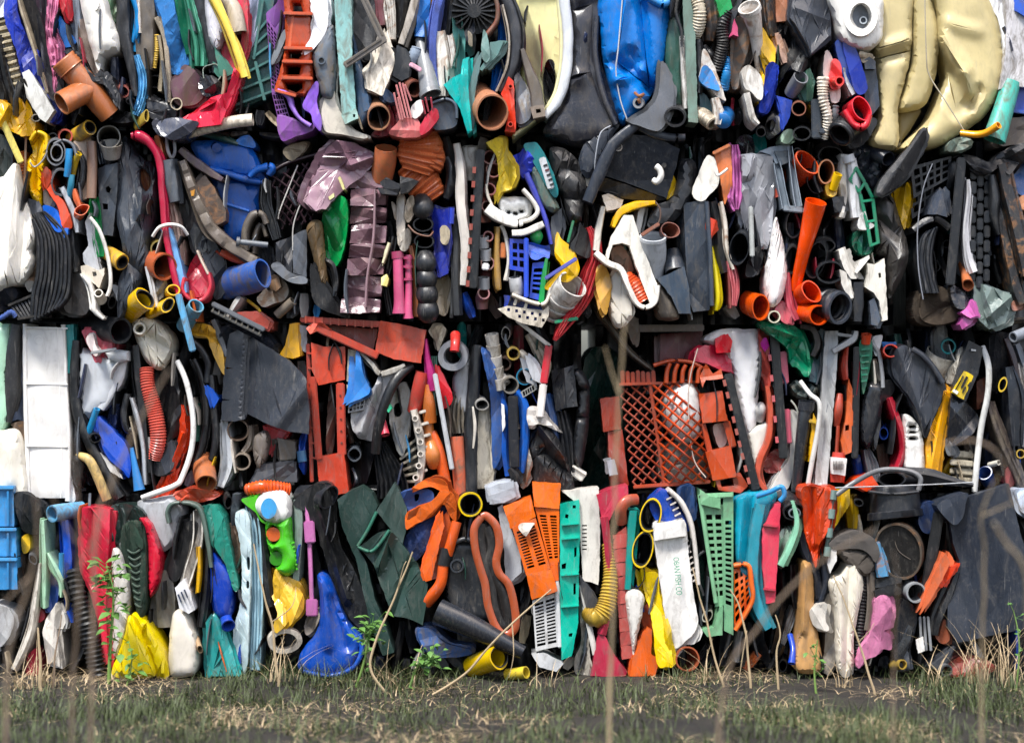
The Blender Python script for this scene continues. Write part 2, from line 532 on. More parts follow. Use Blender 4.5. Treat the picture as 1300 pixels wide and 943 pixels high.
def lathe(n,l,k,col,axis,prof,m='p',seg=24,g=None,p=None,wall=0,sq=1.0,step=None):
 """axis [(x,y,d),(x,y,d)] and prof [(t, radius px)...]"""
 a,b=grp(axis,3);prof=grp(prof,2)
 path=[tuple(u + (v - u)*t for u,v in zip(a,b)) for t,_ in prof]
 return tube(n,l,k,col,path,[q for _,q in prof],wall,m=m,seg=seg,g=g,p=p,sq=sq,sm=0,step=step or 500)

def text(n,s_,col,x,y,h,d,rot=0,p=None,wd=None,m='p',vert=0):
 cu=bpy.data.curves.new(n,'FONT');cu.body=s_;cu.size=h/S*1.35;cu.extrude=.0006
 cu.align_x='CENTER';cu.align_y='CENTER'
 o=bpy.data.objects.new(n,cu);COL.objects.link(o)
 dg=bpy.context.evaluated_depsgraph_get()
 me=bpy.data.meshes.new_from_object(o.evaluated_get(dg))
 bpy.data.objects.remove(o);
 o=bpy.data.objects.new(n,me);COL.objects.link(o)
 me.materials.clear();me.materials.append(MAT[m]);o.color=(*lin(col),1)
 o.rotation_euler=(math.radians(90),math.radians(rot),0)
 w=W(x,y,d)
 if wd:
  xs=[v.co.x for v in me.vertices];k=(wd/S)/(max(xs) - min(xs))
  for v in me.vertices:v.co.x*=k
 o.location=w - WLOC[p.name] if p is not None else w
 if p is not None:o.parent=p
 WLOC[o.name]=w
 return o

def lattice(q,n,col,wd,d0,bul,t):
 tl,tr,br,bl=grp(q,2)
 def P(u,v):
  x=(tl[0]*(1 - u) + tr[0]*u)*(1 - v) + (bl[0]*(1 - u) + br[0]*u)*v
  y=(tl[1]*(1 - u) + tr[1]*u)*(1 - v) + (bl[1]*(1 - u) + br[1]*u)*v
  return x,y,d0 + bul*math.sin(math.pi*u)*math.sin(math.pi*min(1,v*.9 + .05))
 asp=math.dist(tl,bl)/max(1,math.dist(tl,tr))
 m_=int(n*(1 + asp)) + 1
 for s_ in (0,1):
  for i in range(-m_,m_*2):
   pts=[]
   for k_ in range(9):
    u=k_/8;v=(i/n + u*(1 if s_ else -1))/asp
    if 0<=v<=1:pts.append(P(u,v))
   if len(pts)>=2:
    tube('mesh_bar',O,O,col,[(x,y,z + .006*s_) for x,y,z in pts],wd,0,p=t,seg=5)

# ================================================================== TOP ROW OF BALES
strip('crate_edge','beige ribbed crate edge beside the royal blue tarpaulin in the top bale','crate piece','#b5a88c',[2,25,15,14,75,15,30,128,13],d=0,pr='f',rib=(9,.008),m='d')
poly('plastic_board','pale grey panel corner above the beige ribbed crate edge','panel','#aeb4bd',[-12,-15,9,-15,11,8,4,22,-12,18],d=.02,b=.01)
strip('rubber_strip','black rubber strip slanting past the beige ribbed crate edge','strip','#1d1e22',[-2,45,10,8,95,10,22,142,9],d=.02,m='k')
poly('tarpaulin','royal blue crumpled tarpaulin hanging in the top bale','tarpaulin','#2438a8',[10,-12,20,-12,24,22,41,60,59,105,73,138,67,156,57,148,42,122,28,96,19,60,5,22],d=.03,b=.02,c=.016,m='p',an=(9,22),r=3)
poly('plastic_box','white flattened box tucked under the royal blue tarpaulin','box','#d9d9d4',[28,93,37,88,69,140,58,156,50,150,34,124],d=.045,b=.008,c=.003,m='p',sm=0)
strip('edge_trim','thin beige trim running along the royal blue tarpaulin','trim','#a89c84',[19,-10,4,36,42,4,60,118,4],d=.04,m='d')
strip('plastic_sheet','charcoal folded sheet beside the royal blue tarpaulin','sheet','#33353c',[32,-12,18,48,45,18,60,98,14],d=0,pr='s',m='k')
strip('plastic_sheet','dark slate folded sheet next to the pink crumpled film','sheet','#4a4c56',[50,-12,12,55,40,13,66,112,14],d=0,pr='z',m='k')
strip('plastic_film','pink crumpled plastic film above the brown drain tee','film','#cf7fa2',[69,-12,15,65,35,14,72,66,22,72,92,13,69,118,4],d=.025,pr='p',nf=5,c=.012,m='g',nu=12,step=4,an=(6,16))
poly('plastic_wedge','bright blue wedge of plastic beside the pink crumpled film','scrap','#1f6fc8',[73,14,78,22,97,54,92,60,83,61,77,44],d=.04,b=.012,c=.003,m='g',sm=0)
poly('plastic_flap','small red flap above the bright blue wedge','scrap','#c92c3a',[75,-12,87,-12,90,14,86,30,78,15],d=.05,b=.01)
strip('plastic_strip','blue grey strip beside the white jerrycan in the top bale','strip','#7b8592',[92,-12,13,96,30,13,101,68,9],d=.02,m='p')
t=T('jerrycan','white flattened jerrycan above the brown drain tee','jerrycan',126,90)
poly('body',O,O,'#e9e6de',[101,-14,130,-14,141,22,150,46,149,64,131,73,125,90,117,66,109,36],d=.05,b=.045,c=.005,m='m',p=t,an=(30,40))
poly('handle',O,O,'#dcd8cf',[112,-12,122,-12,125,8,118,12],d=.092,b=.01,p=t,m='m',back=.04)
strip('plastic_sheet','taupe folded sheet squeezed beneath the white jerrycan','sheet','#8a7c76',[106,24,10,113,60,16,123,97,5],d=.03,pr='z',m='d',c=.01)
poly('plastic_sheet','mossy green sheet corner beside the white jerrycan','sheet','#56785c',[132,-12,148,-12,149,22,142,26],d=.02,b=.02,m='d')
strip('rubber_sheet','charcoal rubber sheet running down past the small red pipe stub','sheet','#3a3c41',[156,-12,18,158,45,17,168,88,12,172,122,9],d=.03,pr='r',a=.7,m='k')
strip('carry_loop','bright blue curved handle with a hole at its top','handle','#1c7ab8',[166,-10,9,175,14,9,174,38,11,168,54,5],d=.03,m='g')
tube('plastic_tube','short blue tube below the bright blue curved handle','tube','#1d6d9c',[176,36,.02,172,66,.02],4.5,1)
strip('plastic_strip','white narrow strip with orange flecks in the top bale','strip','#d9d4cc',[174,-10,6,178,14,6,178,42,5],d=.045,m='r')
strip('plastic_sheet','wide warm grey strip beside the yellow ribbed hose','strip','#5d5854',[187,-12,20,189,45,20,186,88,14],d=.04,pr='r',a=.5,m='d')
tube('ribbed_hose','thin yellow ribbed hose beside the wide warm grey strip','hose','#c9a648',[199,44,.05,199,66,.05,196,86,.04],2.8,.8,ridge=(3,.5),seg=10)
pipe('pipe','black pipe end below the yellow ribbed hose','pipe','#2a2b2e',197,104,11,3,-12,sq=.75,sqa=0,m='k')
strip('strap','beige folded strap hanging beside the light blue crumpled cloth','strap','#b7ab98',[198,22,6,209,48,7,213,92,6,214,130,5],d=.06,pr='f',m='f')
strip('strap','thin beige strap looped beside the light blue crumpled cloth','strap','#a3967f',[202,45,4,206,80,4,203,116,5],d=.065,pr='f',m='f')
strip('plastic_film','pale blue crinkled film hanging below the short blue tube','film','#5d9dc9',[173,70,7,181,98,11,179,125,10,171,146,8],d=.05,pr='p',nf=3,c=.01,m='g')
# brown drain tee
t=T('drain_pipe_tee','brown drain pipe tee with its branch facing out of the top bale','pipe fitting',115,158)
tube('pipe_body',O,O,'#9a5a34',[86,82,.06,112,112,.065,140,146,.055],[16.5,16.5,15],2,p=t,seg=28,step=8)
tube('socket_collar',O,O,'#a3623c',[80,75,.06,91,88,.062],18.5,2.5,p=t,seg=28,ridge=(5,.7))
tube('branch',O,O,'#9f5c33',[78,132,.13,92,124,.11,116,112,.06],[16,15.5,15.5],1.8,p=t,seg=28)
poly('plastic_film','black torn film draped over the brown drain tee','film','#222429',[88,68,100,66,108,82,118,96,128,97,136,91,143,104,150,124,148,136,139,118,128,104,116,103,104,88,96,74],d=.09,b=.008,c=.012,m='k',r=2.6,an=(7,10))
poly('rubber_sheet','black sheet folded behind the socket of the brown drain tee','sheet','#393a40',[57,88,72,84,80,100,80,118,70,128,60,118],d=.04,b=.02,m='k')
tube('pipe_stub','small brick red pipe stub with a torn rim','pipe','#9a5a52',[157,117,.05,156,108,-.08],8,1.6,dent=.25)
tube('hose_end','small black hose end under the torn brick red pipe stub','hose','#232428',[166,129,.06,162,118,-.06],6,1,sq=.7)
poly('plastic_film','black bunched film below the torn brick red pipe stub','film','#24262b',[140,142,152,138,166,143,178,138,176,152,160,156,142,154],d=.04,b=.02,c=.014,m='k',an=(9,9))
tube('flattened_tube','khaki yellow flattened tube mouth at the foot of the top bale','tube','#9c8434',[186,147,.08,173,158,.02],9,1.4,sq=.42,sqa=.7)
poly('plastic_film','crumpled yellow film at the foot of the top bale','film','#d9a417',[-10,128,8,130,18,149,24,142,24,124,32,142,36,156,34,168,25,172,6,162,-10,158],d=.04,b=.03,c=.018,m='g',an=(9,16),r=3)
poly('plastic_film','dark film crumpled beside the crumpled yellow film','film','#2a2622',[30,100,38,118,46,136,46,152,36,150,28,130],d=.03,b=.012,c=.012,m='k',an=(7,9))
tube('tube_end','small grey tube end below the white flattened box','tube','#8f8a80',[46,150,.05,40,146,-.05],6,1,sq=.8)
poly('woven_sheet','light blue woven sheet folded over in the top bale','sheet','#3f80c4',[196,-12,216,-12,226,28,241,74,234,88,224,95,217,84,212,56,205,24],d=.05,b=.02,c=.012,m='f',an=(8,14),r=3)
strip('plastic_sheet','deep green folded sheet beside the light blue woven sheet','sheet','#1f6a52',[226,-12,12,234,30,15,243,68,14],d=.03,pr='z',m='g')
strip('plastic_sheet','pale sea green folded sheet with a bright crease','sheet','#4f9a80',[238,-12,8,248,30,13,254,60,17,254,84,15],d=.05,pr='p',nf=2,m='g')
strip('rubber_sheet','long charcoal rubber sheet beside the white grey bag','sheet','#3e4046',[250,-12,20,264,34,20,272,70,18,276,92,12],d=.04,pr='r',a=.5,m='k')
poly('plastic_bag','pale grey smooth bag behind the long yellow strip','bag','#cfcdd4',[260,-10,272,-10,284,20,285,36,278,62,268,55,262,28],d=.06,b=.03,c=.006,m='m')
strip('plastic_strip','long bright yellow curved strip with a hollow end in the top bale','strip','#efcf5a',[264,-14,10,285,26,9,300,62,10,311,98,10],d=.11,pr='r',a=.6,c=.001,m='p',back=.01)
tube('curled_sheet','beige sheet curled into a tube behind the long yellow strip','sheet','#a59a8a',[303,42,.07,297,12,.05,282,-6,.03],[10,10,8],1.5,dent=.15,m='d')
poly('plastic_sheet','pink red curved sheet with white rub marks','sheet','#c9384f',[300,-12,312,-12,315,35,313,66,303,92,292,98,282,72,280,56,290,54,299,64,306,50,306,20],d=.04,b=.015,c=.006,m='d',r=3)
poly('plastic_tub','crimson folded tub side spread along the foot of the top bale','tub','#d8344a',[297,86,305,94,296,120,288,140,280,158,250,162,232,150,246,142,268,124,288,118],d=.09,b=.014,c=.004,m='g',cr=[(297,90,276,128,.03,12),(276,128,280,158,.025,9),(276,128,240,148,-.02,8)],r=3,sm=0)
poly('plastic_board','lavender grey panel behind the crimson folded tub side','panel','#9aa0b8',[310,-12,328,-12,326,40,318,66,313,60,315,30],d=.02,b=.01,c=.005)
# dark green crate
t=T('storage_crate','dark green crushed storage crate leaning in the top bale','crate',322,144)
poly('side_panel',O,O,'#2f5a58',[330,-12,350,-12,342,40,345,84,348,118,330,128,286,146,300,108,312,70,322,50],d=.02,b=.008,c=.004,p=t,sm=0)
for i,(a,b) in enumerate((((326,42),(341,24)),((323,58),(340,42)),((320,74),(342,58)),((314,92),(345,76)),((300,116),(346,98)),((292,136),(346,116)))):
 bar('rib',O,O,'#3d6c68',a,b,3.2,d=.042,dep=.03,p=t)
bar('rib',O,O,'#3d6c68',(334,0),(322,76),3.5,d=.044,dep=.03,p=t);bar('rib',O,O,'#3d6c68',(324,78),(336,128),4,d=.044,dep=.03,p=t)
# purple basket
t=T('laundry_basket','purple perforated basket crushed beneath the rust orange crate column','basket',372,174)
poly('upper_flap',O,O,'#7d4f96',[338,18,350,6,357,-12,362,-12,361,36,352,48,347,34],d=.05,b=.01,c=.004,p=t)
grate('perforated_side',O,O,'#7a468f',[338,20,351,40,357,122,345,118],3,16,.3,.35,d=.06,th=.01,ed=.06,p=t)
grate('perforated_side',O,O,'#7a468f',[345,118,358,120,368,150,354,156],4,5,.3,.3,d=.06,th=.01,ed=.06,p=t)
poly('base',O,O,'#84509c',[352,148,372,150,392,162,403,152,396,166,374,174,357,178],d=.07,b=.012,c=.004,p=t,r=3)
strip('curved_lip',O,O,'#9470c8',[352,114,4,366,122,8,371,136,6,380,150,5,394,160,6],d=.09,p=t,c=.002,back=.05)
poly('side_flap',O,O,'#7f55c0',[384,134,400,104,405,112,402,130,408,152,407,166,398,158,394,144],d=.10,b=.012,c=.005,p=t,r=3)
poly('blade_scrap','grey blade shaped scrap lying across the purple basket','scrap','#6b7075',[361,38,364,44,350,78,343,80,350,58],d=.085,b=.006,c=.002)
# orange crate column
t=T('bottle_crate','rust orange crate wall with open cells standing in the top bale','crate',378,122)
poly('cell_wall',O,O,'#b04a2c',[359,-14,397,-14,395,40,396,72,398,114,386,123,372,119,348,115,358,80,362,62,362,30],d=.08,b=.018,R=9,c=.004,p=t,sm=0,r=3,back=.08,m='g',
     holes=[[371,3,381,3,385,16,372,15],[366,64,388,64,379,75,366,74],[363,82,383,82,380,95,363,95],[361,104,384,103,384,113,376,118,364,113]])
for y in (17,61,78,99):
 bar('cross_rib',O,O,'#bb5535',(360 - (y>70)*2,y),(397,y + 1),4.5,d=.118,dep=.06,p=t)
bar('cross_rib',O,O,'#bb5535',(349,115),(376,122),4,d=.115,dep=.06,p=t)
strip('highlight_ridge',O,O,'#c9603f',[372,18,5,370,40,5,368,60,5],d=.095,p=t,c=0,back=.03)  # paler strip paints a highlight into the crate wall
poly('plastic_sheet','white smooth sheet bent beside the rust orange crate wall','sheet','#e6e7ec',[397,-12,413,-12,416,32,402,58,387,70,388,60,395,45,399,20],d=.10,b=.015,c=.003,m='p')
t=T('bottle','slate grey flattened bottle beside the white smooth sheet','bottle',412,124)
poly('body',O,O,'#59636f',[421,31,426,60,424,120,410,123,404,106,397,76,402,60],d=.09,b=.03,c=.004,p=t,m='d')
tube('cap_boss',O,O,'#525b66',[408,77,.132,408,77,.10],5,1.5,p=t)
tube('conduit','cream pipe lying along the foot of the top bale','pipe','#d3c9b8',[321,152,.10,285,157,.08,232,170,.02],[8,8,8],1.6,m='d')
pipe('pipe','small beige pipe mouth below the light blue woven sheet','pipe','#b5a88f',224,132,8,-10,4,d=.08,wall=1.4)
poly('plastic_sheet','plum brown curved sheet above the small beige pipe mouth','sheet','#6a4a57',[216,106,228,96,240,84,254,98,260,112,258,124,244,134,224,132],d=.05,b=.03,c=.004,m='d')
poly('plastic_sheet','triangular bottle green sheet beside the crimson tub side','sheet','#3d7464',[272,60,298,92,284,100,278,92],d=.08,b=.006,c=.003,sm=0)
tube('curled_sheet','dark green curled sheet above the plum brown curved sheet','sheet','#3a554c',[268,92,.07,272,104,-.03],[13,13],1.2,dent=.3,m='d')
poly('plastic_film','glossy black film bunched beside the crimson tub side','film','#26272c',[256,104,268,96,280,104,288,116,272,122,262,120],d=.06,b=.02,c=.02,m='g',an=(8,9))
poly('plastic_film','clear dark striped film wrapped at the foot of the top bale','film','#494c58',[200,156,218,150,238,152,252,156,240,170,220,178,204,170],d=.09,b=.02,c=.01,m='g',an=(12,10))
poly('plastic_film','dark grey torn film beside the beige folded strap','film','#44454b',[184,118,196,124,220,134,222,150,206,152,190,150,186,134],d=.04,b=.02,c=.016,m='k',an=(12,10))
t=T('square_tube','pale teal square plastic post standing in the top bale','post',440,157)
poly('shaft',O,O,'#84b4b2',[424,-14,446,-14,447,75,452,138,434,148,430,85,426,35],d=.10,b=.012,R=4,c=.002,p=t,sm=0,m='d')
poly('foot_bracket',O,O,'#93b5ad',[433,146,452,138,455,150,438,158],d=.112,b=.01,R=4,c=.002,p=t,sm=0,m='d',holes=[[448,145,451,145,451,149,448,149]])
poly('bracket','off white curved plastic bracket under the pale teal post','bracket','#cfc8ba',[424,74,427,80,425,122,436,150,446,164,465,172,462,176,436,171,414,167,408,150,412,124,422,118],d=.085,b=.015,R=6,c=.003,r=3)
t=T('bottle','navy blue flattened bottle beside the pale teal post','bottle',460,160)
poly('body',O,O,'#2c4058',[447,44,458,80,468,112,473,134,469,150,458,162,452,140],d=.07,b=.025,c=.004,p=t)
poly('label_recess',O,O,'#35506e',[459,118,467,120,470,138,462,142],d=.098,b=.004,R=3,p=t,c=0,back=.02,sm=0)
t=T('metal_bracket','grey angled channel bar bent across the pale teal post','bracket',462,88)
bar('upright',O,O,'#6d6863',(457,-12),(487,52),9,d=.13,dep=.025,p=t,m='d');bar('upright_groove',O,O,'#4d4a47',(459,-10),(486,46),2.5,d=.134,dep=.006,p=t,m='d')
bar('arm',O,O,'#645f5b',(490,49),(437,84),9,d=.14,dep=.025,p=t,m='d');bar('arm_groove',O,O,'#494643',(484,50),(440,80),2.5,d=.144,dep=.006,p=t,m='d')
poly('rubber_mudguard','black dished mudguard behind the grey angled channel bar','mudguard','#25272b',[448,-12,470,-12,482,30,484,56,470,76,458,70,448,40],d=.03,b=.04,c=.006,m='k')
poly('plastic_sheet','cut cream panel with chamfered ends in the top bale','panel','#d8d0c2',[491,38,500,64,501,82,486,122,467,114,463,96,478,80,484,60],d=.10,b=.01,c=.004,m='d',sm=0)
strip('pipe_half','maroon half pipe beside the white torn rag','pipe','#6e4248',[482,-12,11,484,10,11,486,32,10],d=.06,m='p')
strip('rag','white torn strip marked with dark dirt above the cut cream panel','rag','#c9c5be',[494,-12,11,497,15,10,499,50,7],d=.07,pr='p',c=.008,m='r')
strip('trim_strip','silver grey curved trim strip beside the blue canister side','trim','#aaa39a',[530,-12,11,520,25,10,509,56,8],d=.09,pr='f',c=.002,m='d')
strip('rubber_sheet','black bulging sheet between the white torn strip and silver grey trim','sheet','#25282e',[512,-12,22,510,20,16,504,48,8],d=.04,m='k')
poly('plastic_board','mid blue square ended panel in the top bale','panel','#2a69b2',[531,-12,547,-12,543,48,528,46],d=.08,b=.01,R=4,c=.004,sm=0)
strip('plastic_strip','thin orange yellow strip beside the mid blue square ended panel','strip','#c98a1e',[549,-12,6,549,28,5],d=.07)
strip('woven_strip','periwinkle blue woven strip with frayed edges','strip','#5a6cb8',[561,-12,11,553,20,10,549,60,9,551,95,9,556,110,5],d=.09,pr='f',c=.006,m='f')
strip('rubber_strip','black strip beside the periwinkle woven strip','strip','#202227',[568,-12,12,567,20,12,566,48,8],d=.06,m='k')
strip('painted_strip','white painted strip with black flecks in the top bale','strip','#d2cec5',[558,40,12,561,75,17,563,122,17],d=.08,pr='f',c=.005,m='r')
strip('painted_strip','short white chipped strip beside the black flecked white strip','strip','#cfccc6',[571,45,6,575,68,6,575,84,4],d=.09,c=.004,m='r')
t=T('pipe_reducer','grey tapered pipe pointing down beside the black flecked white strip','pipe',545,125)
tube('taper',O,O,'#7d8084',[546,118,.13,540,85,.10,533,50,.05],[13,10,6],1.5,p=t,seg=24)
tube('rim',O,O,'#6c6f73',[547,121,.135,545,116,.128],14,2,p=t,seg=24)
tube('hose_connector','pale blue grey hose connector beside the grey tapered pipe','connector','#8d9aab',[529,60,.09,526,70,.09,522,82,.08],[6,7.5,6.5],1.2,ridge=(6,.6))
poly('rubber_flap','dark grey cut rubber flap beside the pale blue grey connector','flap','#474b51',[504,58,514,62,521,74,519,98,510,103,498,96,502,76],d=.11,b=.006,c=.004,m='k',sm=0)
bar('tag','pale pink tag lying across the grey tapered pipe','tag','#d8a6b8',(520,81),(535,90),6,d=.155,dep=.008)
pipe('pipe','maroon brown pipe elbow mouth below the dark grey rubber flap','pipe','#6f4236',527,113,11,-14,-8,d=.12,L=.1)
pipe('pipe','beige lined drain pipe mouth at the foot of the top bale','pipe','#a67a5e',481,150,17,-2,-18,d=.12,wall=1.6,sq=.86,sqa=1.57,seg=28)
poly('plastic_sleeve','maroon sheet wrapped behind the beige lined drain pipe','sheet','#7a2f38',[488,128,498,140,500,158,490,172,474,170,484,158,494,148],d=.06,b=.02)
# pink rake
t=T('toy_rake','faded red plastic rake head with long prongs at the foot of the top bale','rake',525,174)
poly('head',O,O,'#c56a68',[494,170,502,158,512,150,530,151,534,172,516,175],d=.14,b=.012,c=.004,p=t,r=2.6)
poly('head_panel',O,O,'#b02638',[534,158,551,137,557,146,552,158,535,172],d=.15,b=.012,c=.003,p=t,r=2.6)
for x0,y0,x1,y1 in ((503,108,514,150),(507,105,518,150),(511,106,522,150),(514,108,522,128),(500,118,508,152),(505,124,511,152)):
 cable('prong',O,O,'#cf8484',[(x0,y0,.17),(x1,y1,.155)],1.4,p=t,seg=6)
for x0,y0,x1,y1 in ((536,128,540,145),(540,124,544,142),(547,124,549,138)):
 cable('prong',O,O,'#c2505e',[(x0,y0,.17),(x1,y1,.155)],1.2,p=t,seg=6)
poly('insert',O,O,'#dcd9d6',[523,134,534,127,537,140,530,150,522,148],d=.145,b=.008,c=.003,p=t)
poly('woven_scrap','navy striped scrap beside the faded red rake head','scrap','#31405a',[488,112,497,118,502,128,494,130,486,124],d=.12,b=.008,c=.008,m='f')
t=T('jar','dark slate square bottle base beside the turquoise torn sheet','bottle',566,165)
poly('body',O,O,'#363f4b',[549,132,566,126,577,132,580,158,562,165,548,160],d=.12,b=.015,R=5,c=.002,p=t)
strip('rim',O,O,'#454f5c',[549,131,4,566,126,4,578,133,4,580,150,4],d=.135,p=t,c=0,back=.04)
strip('plastic_sheet','pale teal folded sheet above the turquoise torn sheet','sheet','#6aa8a4',[580,22,13,583,55,16,582,100,14],d=.06,pr='v',m='m')
poly('plastic_sheet','bright turquoise torn pointed sheet in the top bale','sheet','#10b3ad',[587,76,594,73,595,118,599,166,594,170,584,138,563,108,574,99,585,94],d=.13,b=.006,c=.005,m='p',cr=[(586,95,597,166,.015,7)],sm=0,r=3)
poly('blade_scrap','grey green blade shaped scrap beside the turquoise torn sheet','scrap','#56706f',[612,65,611,76,603,120,602,158,596,160,594,122,602,84],d=.12,b=.008,c=.002)
poly('blade_scrap','grey green bent blade below the black ribbed wheel','scrap','#6d8b86',[614,38,620,52,622,72,617,80,611,68],d=.13,b=.008,c=.002)
poly('blade_scrap','sage green pointed scrap crossing the dark blue curved band','scrap','#587a76',[622,54,640,52,632,70,612,90,608,88,620,72],d=.12,b=.006,c=.003,sm=0)
poly('plastic_sheet','black torn sheet with a beige core beside the black ribbed wheel','sheet','#22242a',[584,20,598,18,604,45,602,68,594,70,590,44],d=.08,b=.02,c=.012,m='k')
poly('foam_scrap','small beige foam scrap inside the black torn sheet','scrap','#a39a88',[594,40,599,44,600,58,595,56],d=.115,b=.008,c=.004,m='d')
# ribbed wheel
t=T('fan_wheel','black ribbed fan wheel with a brown rim in the top bale','fan',604,40)
tube('hub',O,O,'#1d1e21',[602,14,.12,602,14,.03],9,0,p=t,m='k')
tube('backing',O,O,'#1c1d20',[602,14,.055,602,14,.01],30,0,p=t,m='k',seg=32)
for i in range(20):
 a=i*2*math.pi/20
 bar('blade',O,O,'#2e2f33',(602 + 8*math.cos(a),14 + 8*math.sin(a)),(602 + 29*math.cos(a),14 + 29*math.sin(a)),1.8,d=.095,d2=.085,dep=.03,p=t,m='k',bev=0)
strip('outer_rim',O,O,'#6d3f31',[626,-12,5,632,10,6,630,28,6,618,44,6],d=.09,p=t,m='d',c=.002,back=.06)
strip('curved_band','dark blue curved band inside the charcoal belt','band','#0d4f9e',[634,8,10,642,40,14,638,80,15,628,117,8],d=.05,pr='v',c=.002,m='g')
strip('belt','charcoal curved rubber belt with a pale worn edge','belt','#45484f',[637,-12,12,650,18,14,655,52,15,651,84,14,634,116,8],d=.08,pr='r',a=.6,c=.003,m='k')
strip('belt_edge','pale worn seam along the charcoal curved rubber belt','seam','#a39a8d',[638,6,2.5,646,44,2.5,644,82,2.5,630,116,2.5],d=.10,c=.002,m='d')
pipe('drain_pipe','large terracotta drain pipe mouth at the foot of the top bale','pipe','#b0785a',625,143,24,-20,-16,d=.16,L=.22,wall=2.2,sq=.9,sqa=1.57,seg=36)
t=T('bracket','orange red moulded bracket beside the large terracotta pipe','bracket',648,168)
poly('plate',O,O,'#d8402a',[646,97,652,104,653,130,655,158,654,168,641,167,646,142,636,120],d=.11,b=.015,R=6,c=.004,p=t,r=2.6,sm=0)
tube('boss',O,O,'#c23a26',[648,110,.14,648,110,.10],3.2,1.2,p=t,seg=12)
tube('boss',O,O,'#c23a26',[648,158,.14,648,158,.10],3.6,1.2,p=t,seg=12)
# cream tub
t=T('plastic_tub','pale yellow deep tub crushed on its side with a white rim','tub',690,165)
poly('inner_wall',O,O,'#dcd8a4',[655,-14,712,-14,714,40,711,90,702,125,690,146,660,170,650,173,654,120,657,50],d=.0,b=-.035,R=24,c=0,p=t,m='m')
strip('wall_edge',O,O,'#d0c888',[655,-14,7,659,45,6,667,115,6],d=.04,p=t,c=.002,m='m')
strip('rim',O,O,'#ccd0d4',[714,-14,14,721,40,13,719,90,13,709,126,12,692,148,8],d=.07,p=t,pr='r',a=.6,c=.002,m='m')
strip('inner_lip',O,O,'#d8d4a8',[708,-14,5,713,50,5,710,95,5,696,134,5,652,172,4],d=.055,p=t,pr='r',c=.001,m='m')
poly('plastic_wedge','blue grey wedge inside the pale yellow tub','scrap','#555b66',[653,88,665,104,673,126,673,150,656,156,655,120],d=.08,b=.02,c=.005,m='d')
t=T('strap','brown grey webbing strap with a moulded end inside the pale yellow tub','strap',684,150)
strip('webbing',O,O,'#5f5953',[663,62,5,672,90,12,680,115,16,683,136,16],d=.09,pr='f',p=t,c=.002,m='d')
poly('end_clip',O,O,'#8a7c70',[673,136,690,133,693,147,677,151],d=.115,b=.01,R=3,p=t,c=0,m='d',sm=0,holes=[[680,139,686,138,687,143,681,144]])
# black bumper
t=T('bumper','large black moulded bumper panel beside the bright blue drum','bumper',740,185)
poly('panel',O,O,'#26272e',[724,-14,766,-14,763,70,776,118,788,156,764,180,738,187,700,176,690,164,712,132,722,85,726,40],d=.03,b=.04,R=22,c=.004,p=t,m='p',an=(60,60),
     cr=[(727,14,757,4,-.012,4),(720,102,755,90,.016,4),(752,0,750,90,-.015,4),(750,90,770,150,-.012,4)])
strip('seam_ridge',O,O,'#30323a',[758,20,7,756,70,7,766,120,8,782,158,7],d=.068,p=t,c=.001)
strip('lower_fold',O,O,'#1d1e23',[722,108,6,712,134,8,700,160,8],d=.05,p=t,c=.003)
# blue drum
t=T('plastic_drum','bright blue crushed plastic drum tied with a thin wire','drum',800,156)
poly('shell',O,O,'#1a6fc0',[766,-16,852,-16,850,40,842,88,826,122,806,148,790,158,782,140,770,95,763,55],d=.05,b=.06,R=22,c=.004,p=t,m='g',r=4,an=(40,60),
     cr=[(795,0,783,78,.02,10),(783,78,824,112,-.045,14),(824,112,812,-10,-.03,9),(800,70,806,80,-.03,16),(783,102,800,98,.03,10)])
strip('rim_flap',O,O,'#3c8cd2',[814,-10,10,840,4,12,850,0,10],d=.125,p=t,c=.002,back=.04)
tube('eyelet',O,O,'#7c7f84',[810,131,.14,812,131,.10],7,3,p=t)
cable('rope_knot',O,O,'#8a5a3c',[806,118,.13,811,122,.15,817,120,.13,811,126,.145,812,131,.14],2,p=t)
cable('baling_wire','thin pale wire strung down the bright blue drum','wire','#b9bcc2',[791,-12,.13,785,60,.13,782,90,.12,787,125,.11,796,152,.10],.9)
poly('blade_scrap','grey curved plastic fin under the bright blue drum','scrap','#5d6066',[840,78,852,100,856,124,850,148,836,166,812,160,799,154,822,140,836,118],d=.14,b=.015,c=.002,m='p')
strip('plastic_sheet','dark green smooth panel behind the sage green square post','panel','#2c5046',[856,12,14,857,60,26,858,100,22,860,136,10],d=.07,pr='r',a=.5,m='p')
pipe('pipe','black thick walled pipe mouth below the bright blue drum','pipe','#3a3b3f',857,149,14,2,-10,d=.17,wall=2.6,sq=.92,m='k',seg=26)
t=T('square_tube','sage green square post standing beside the white corrugated duct','post',880,156)
poly('shaft',O,O,'#687f74',[866,-14,881,-14,886,152,874,150,870,70],d=.12,b=.01,R=3,c=.001,p=t,sm=0)
poly('end_cap',O,O,'#74877c',[874,150,886,151,886,156,874,155],d=.126,b=.006,R=2,c=0,p=t,sm=0)
strip('plastic_strip','white narrow channel strip behind the sage green square post','strip','#d0cdc8',[866,46,6,868,90,6,871,138,5],d=.115,m='d')
cable('rope','black braided cord hanging beside the sage green square post','cord','#1f2023',[862,-10,858,15,865,40,866,60],2.2,d=.13,ridge=(4,.4))
poly('plastic_film','dark bunched film above the dark green smooth panel','film','#33363f',[850,-12,866,-12,862,10,852,22],d=.11,b=.02,c=.014,m='k',an=(7,14))
tube('corrugated_duct','white dirty corrugated duct at the top of the bale','duct','#c4b9a4',[880,-14,.10,888,12,.12,887,34,.11,883,50,.08],[7,8,7.5,4],1.2,ridge=(4,.8),m='d')
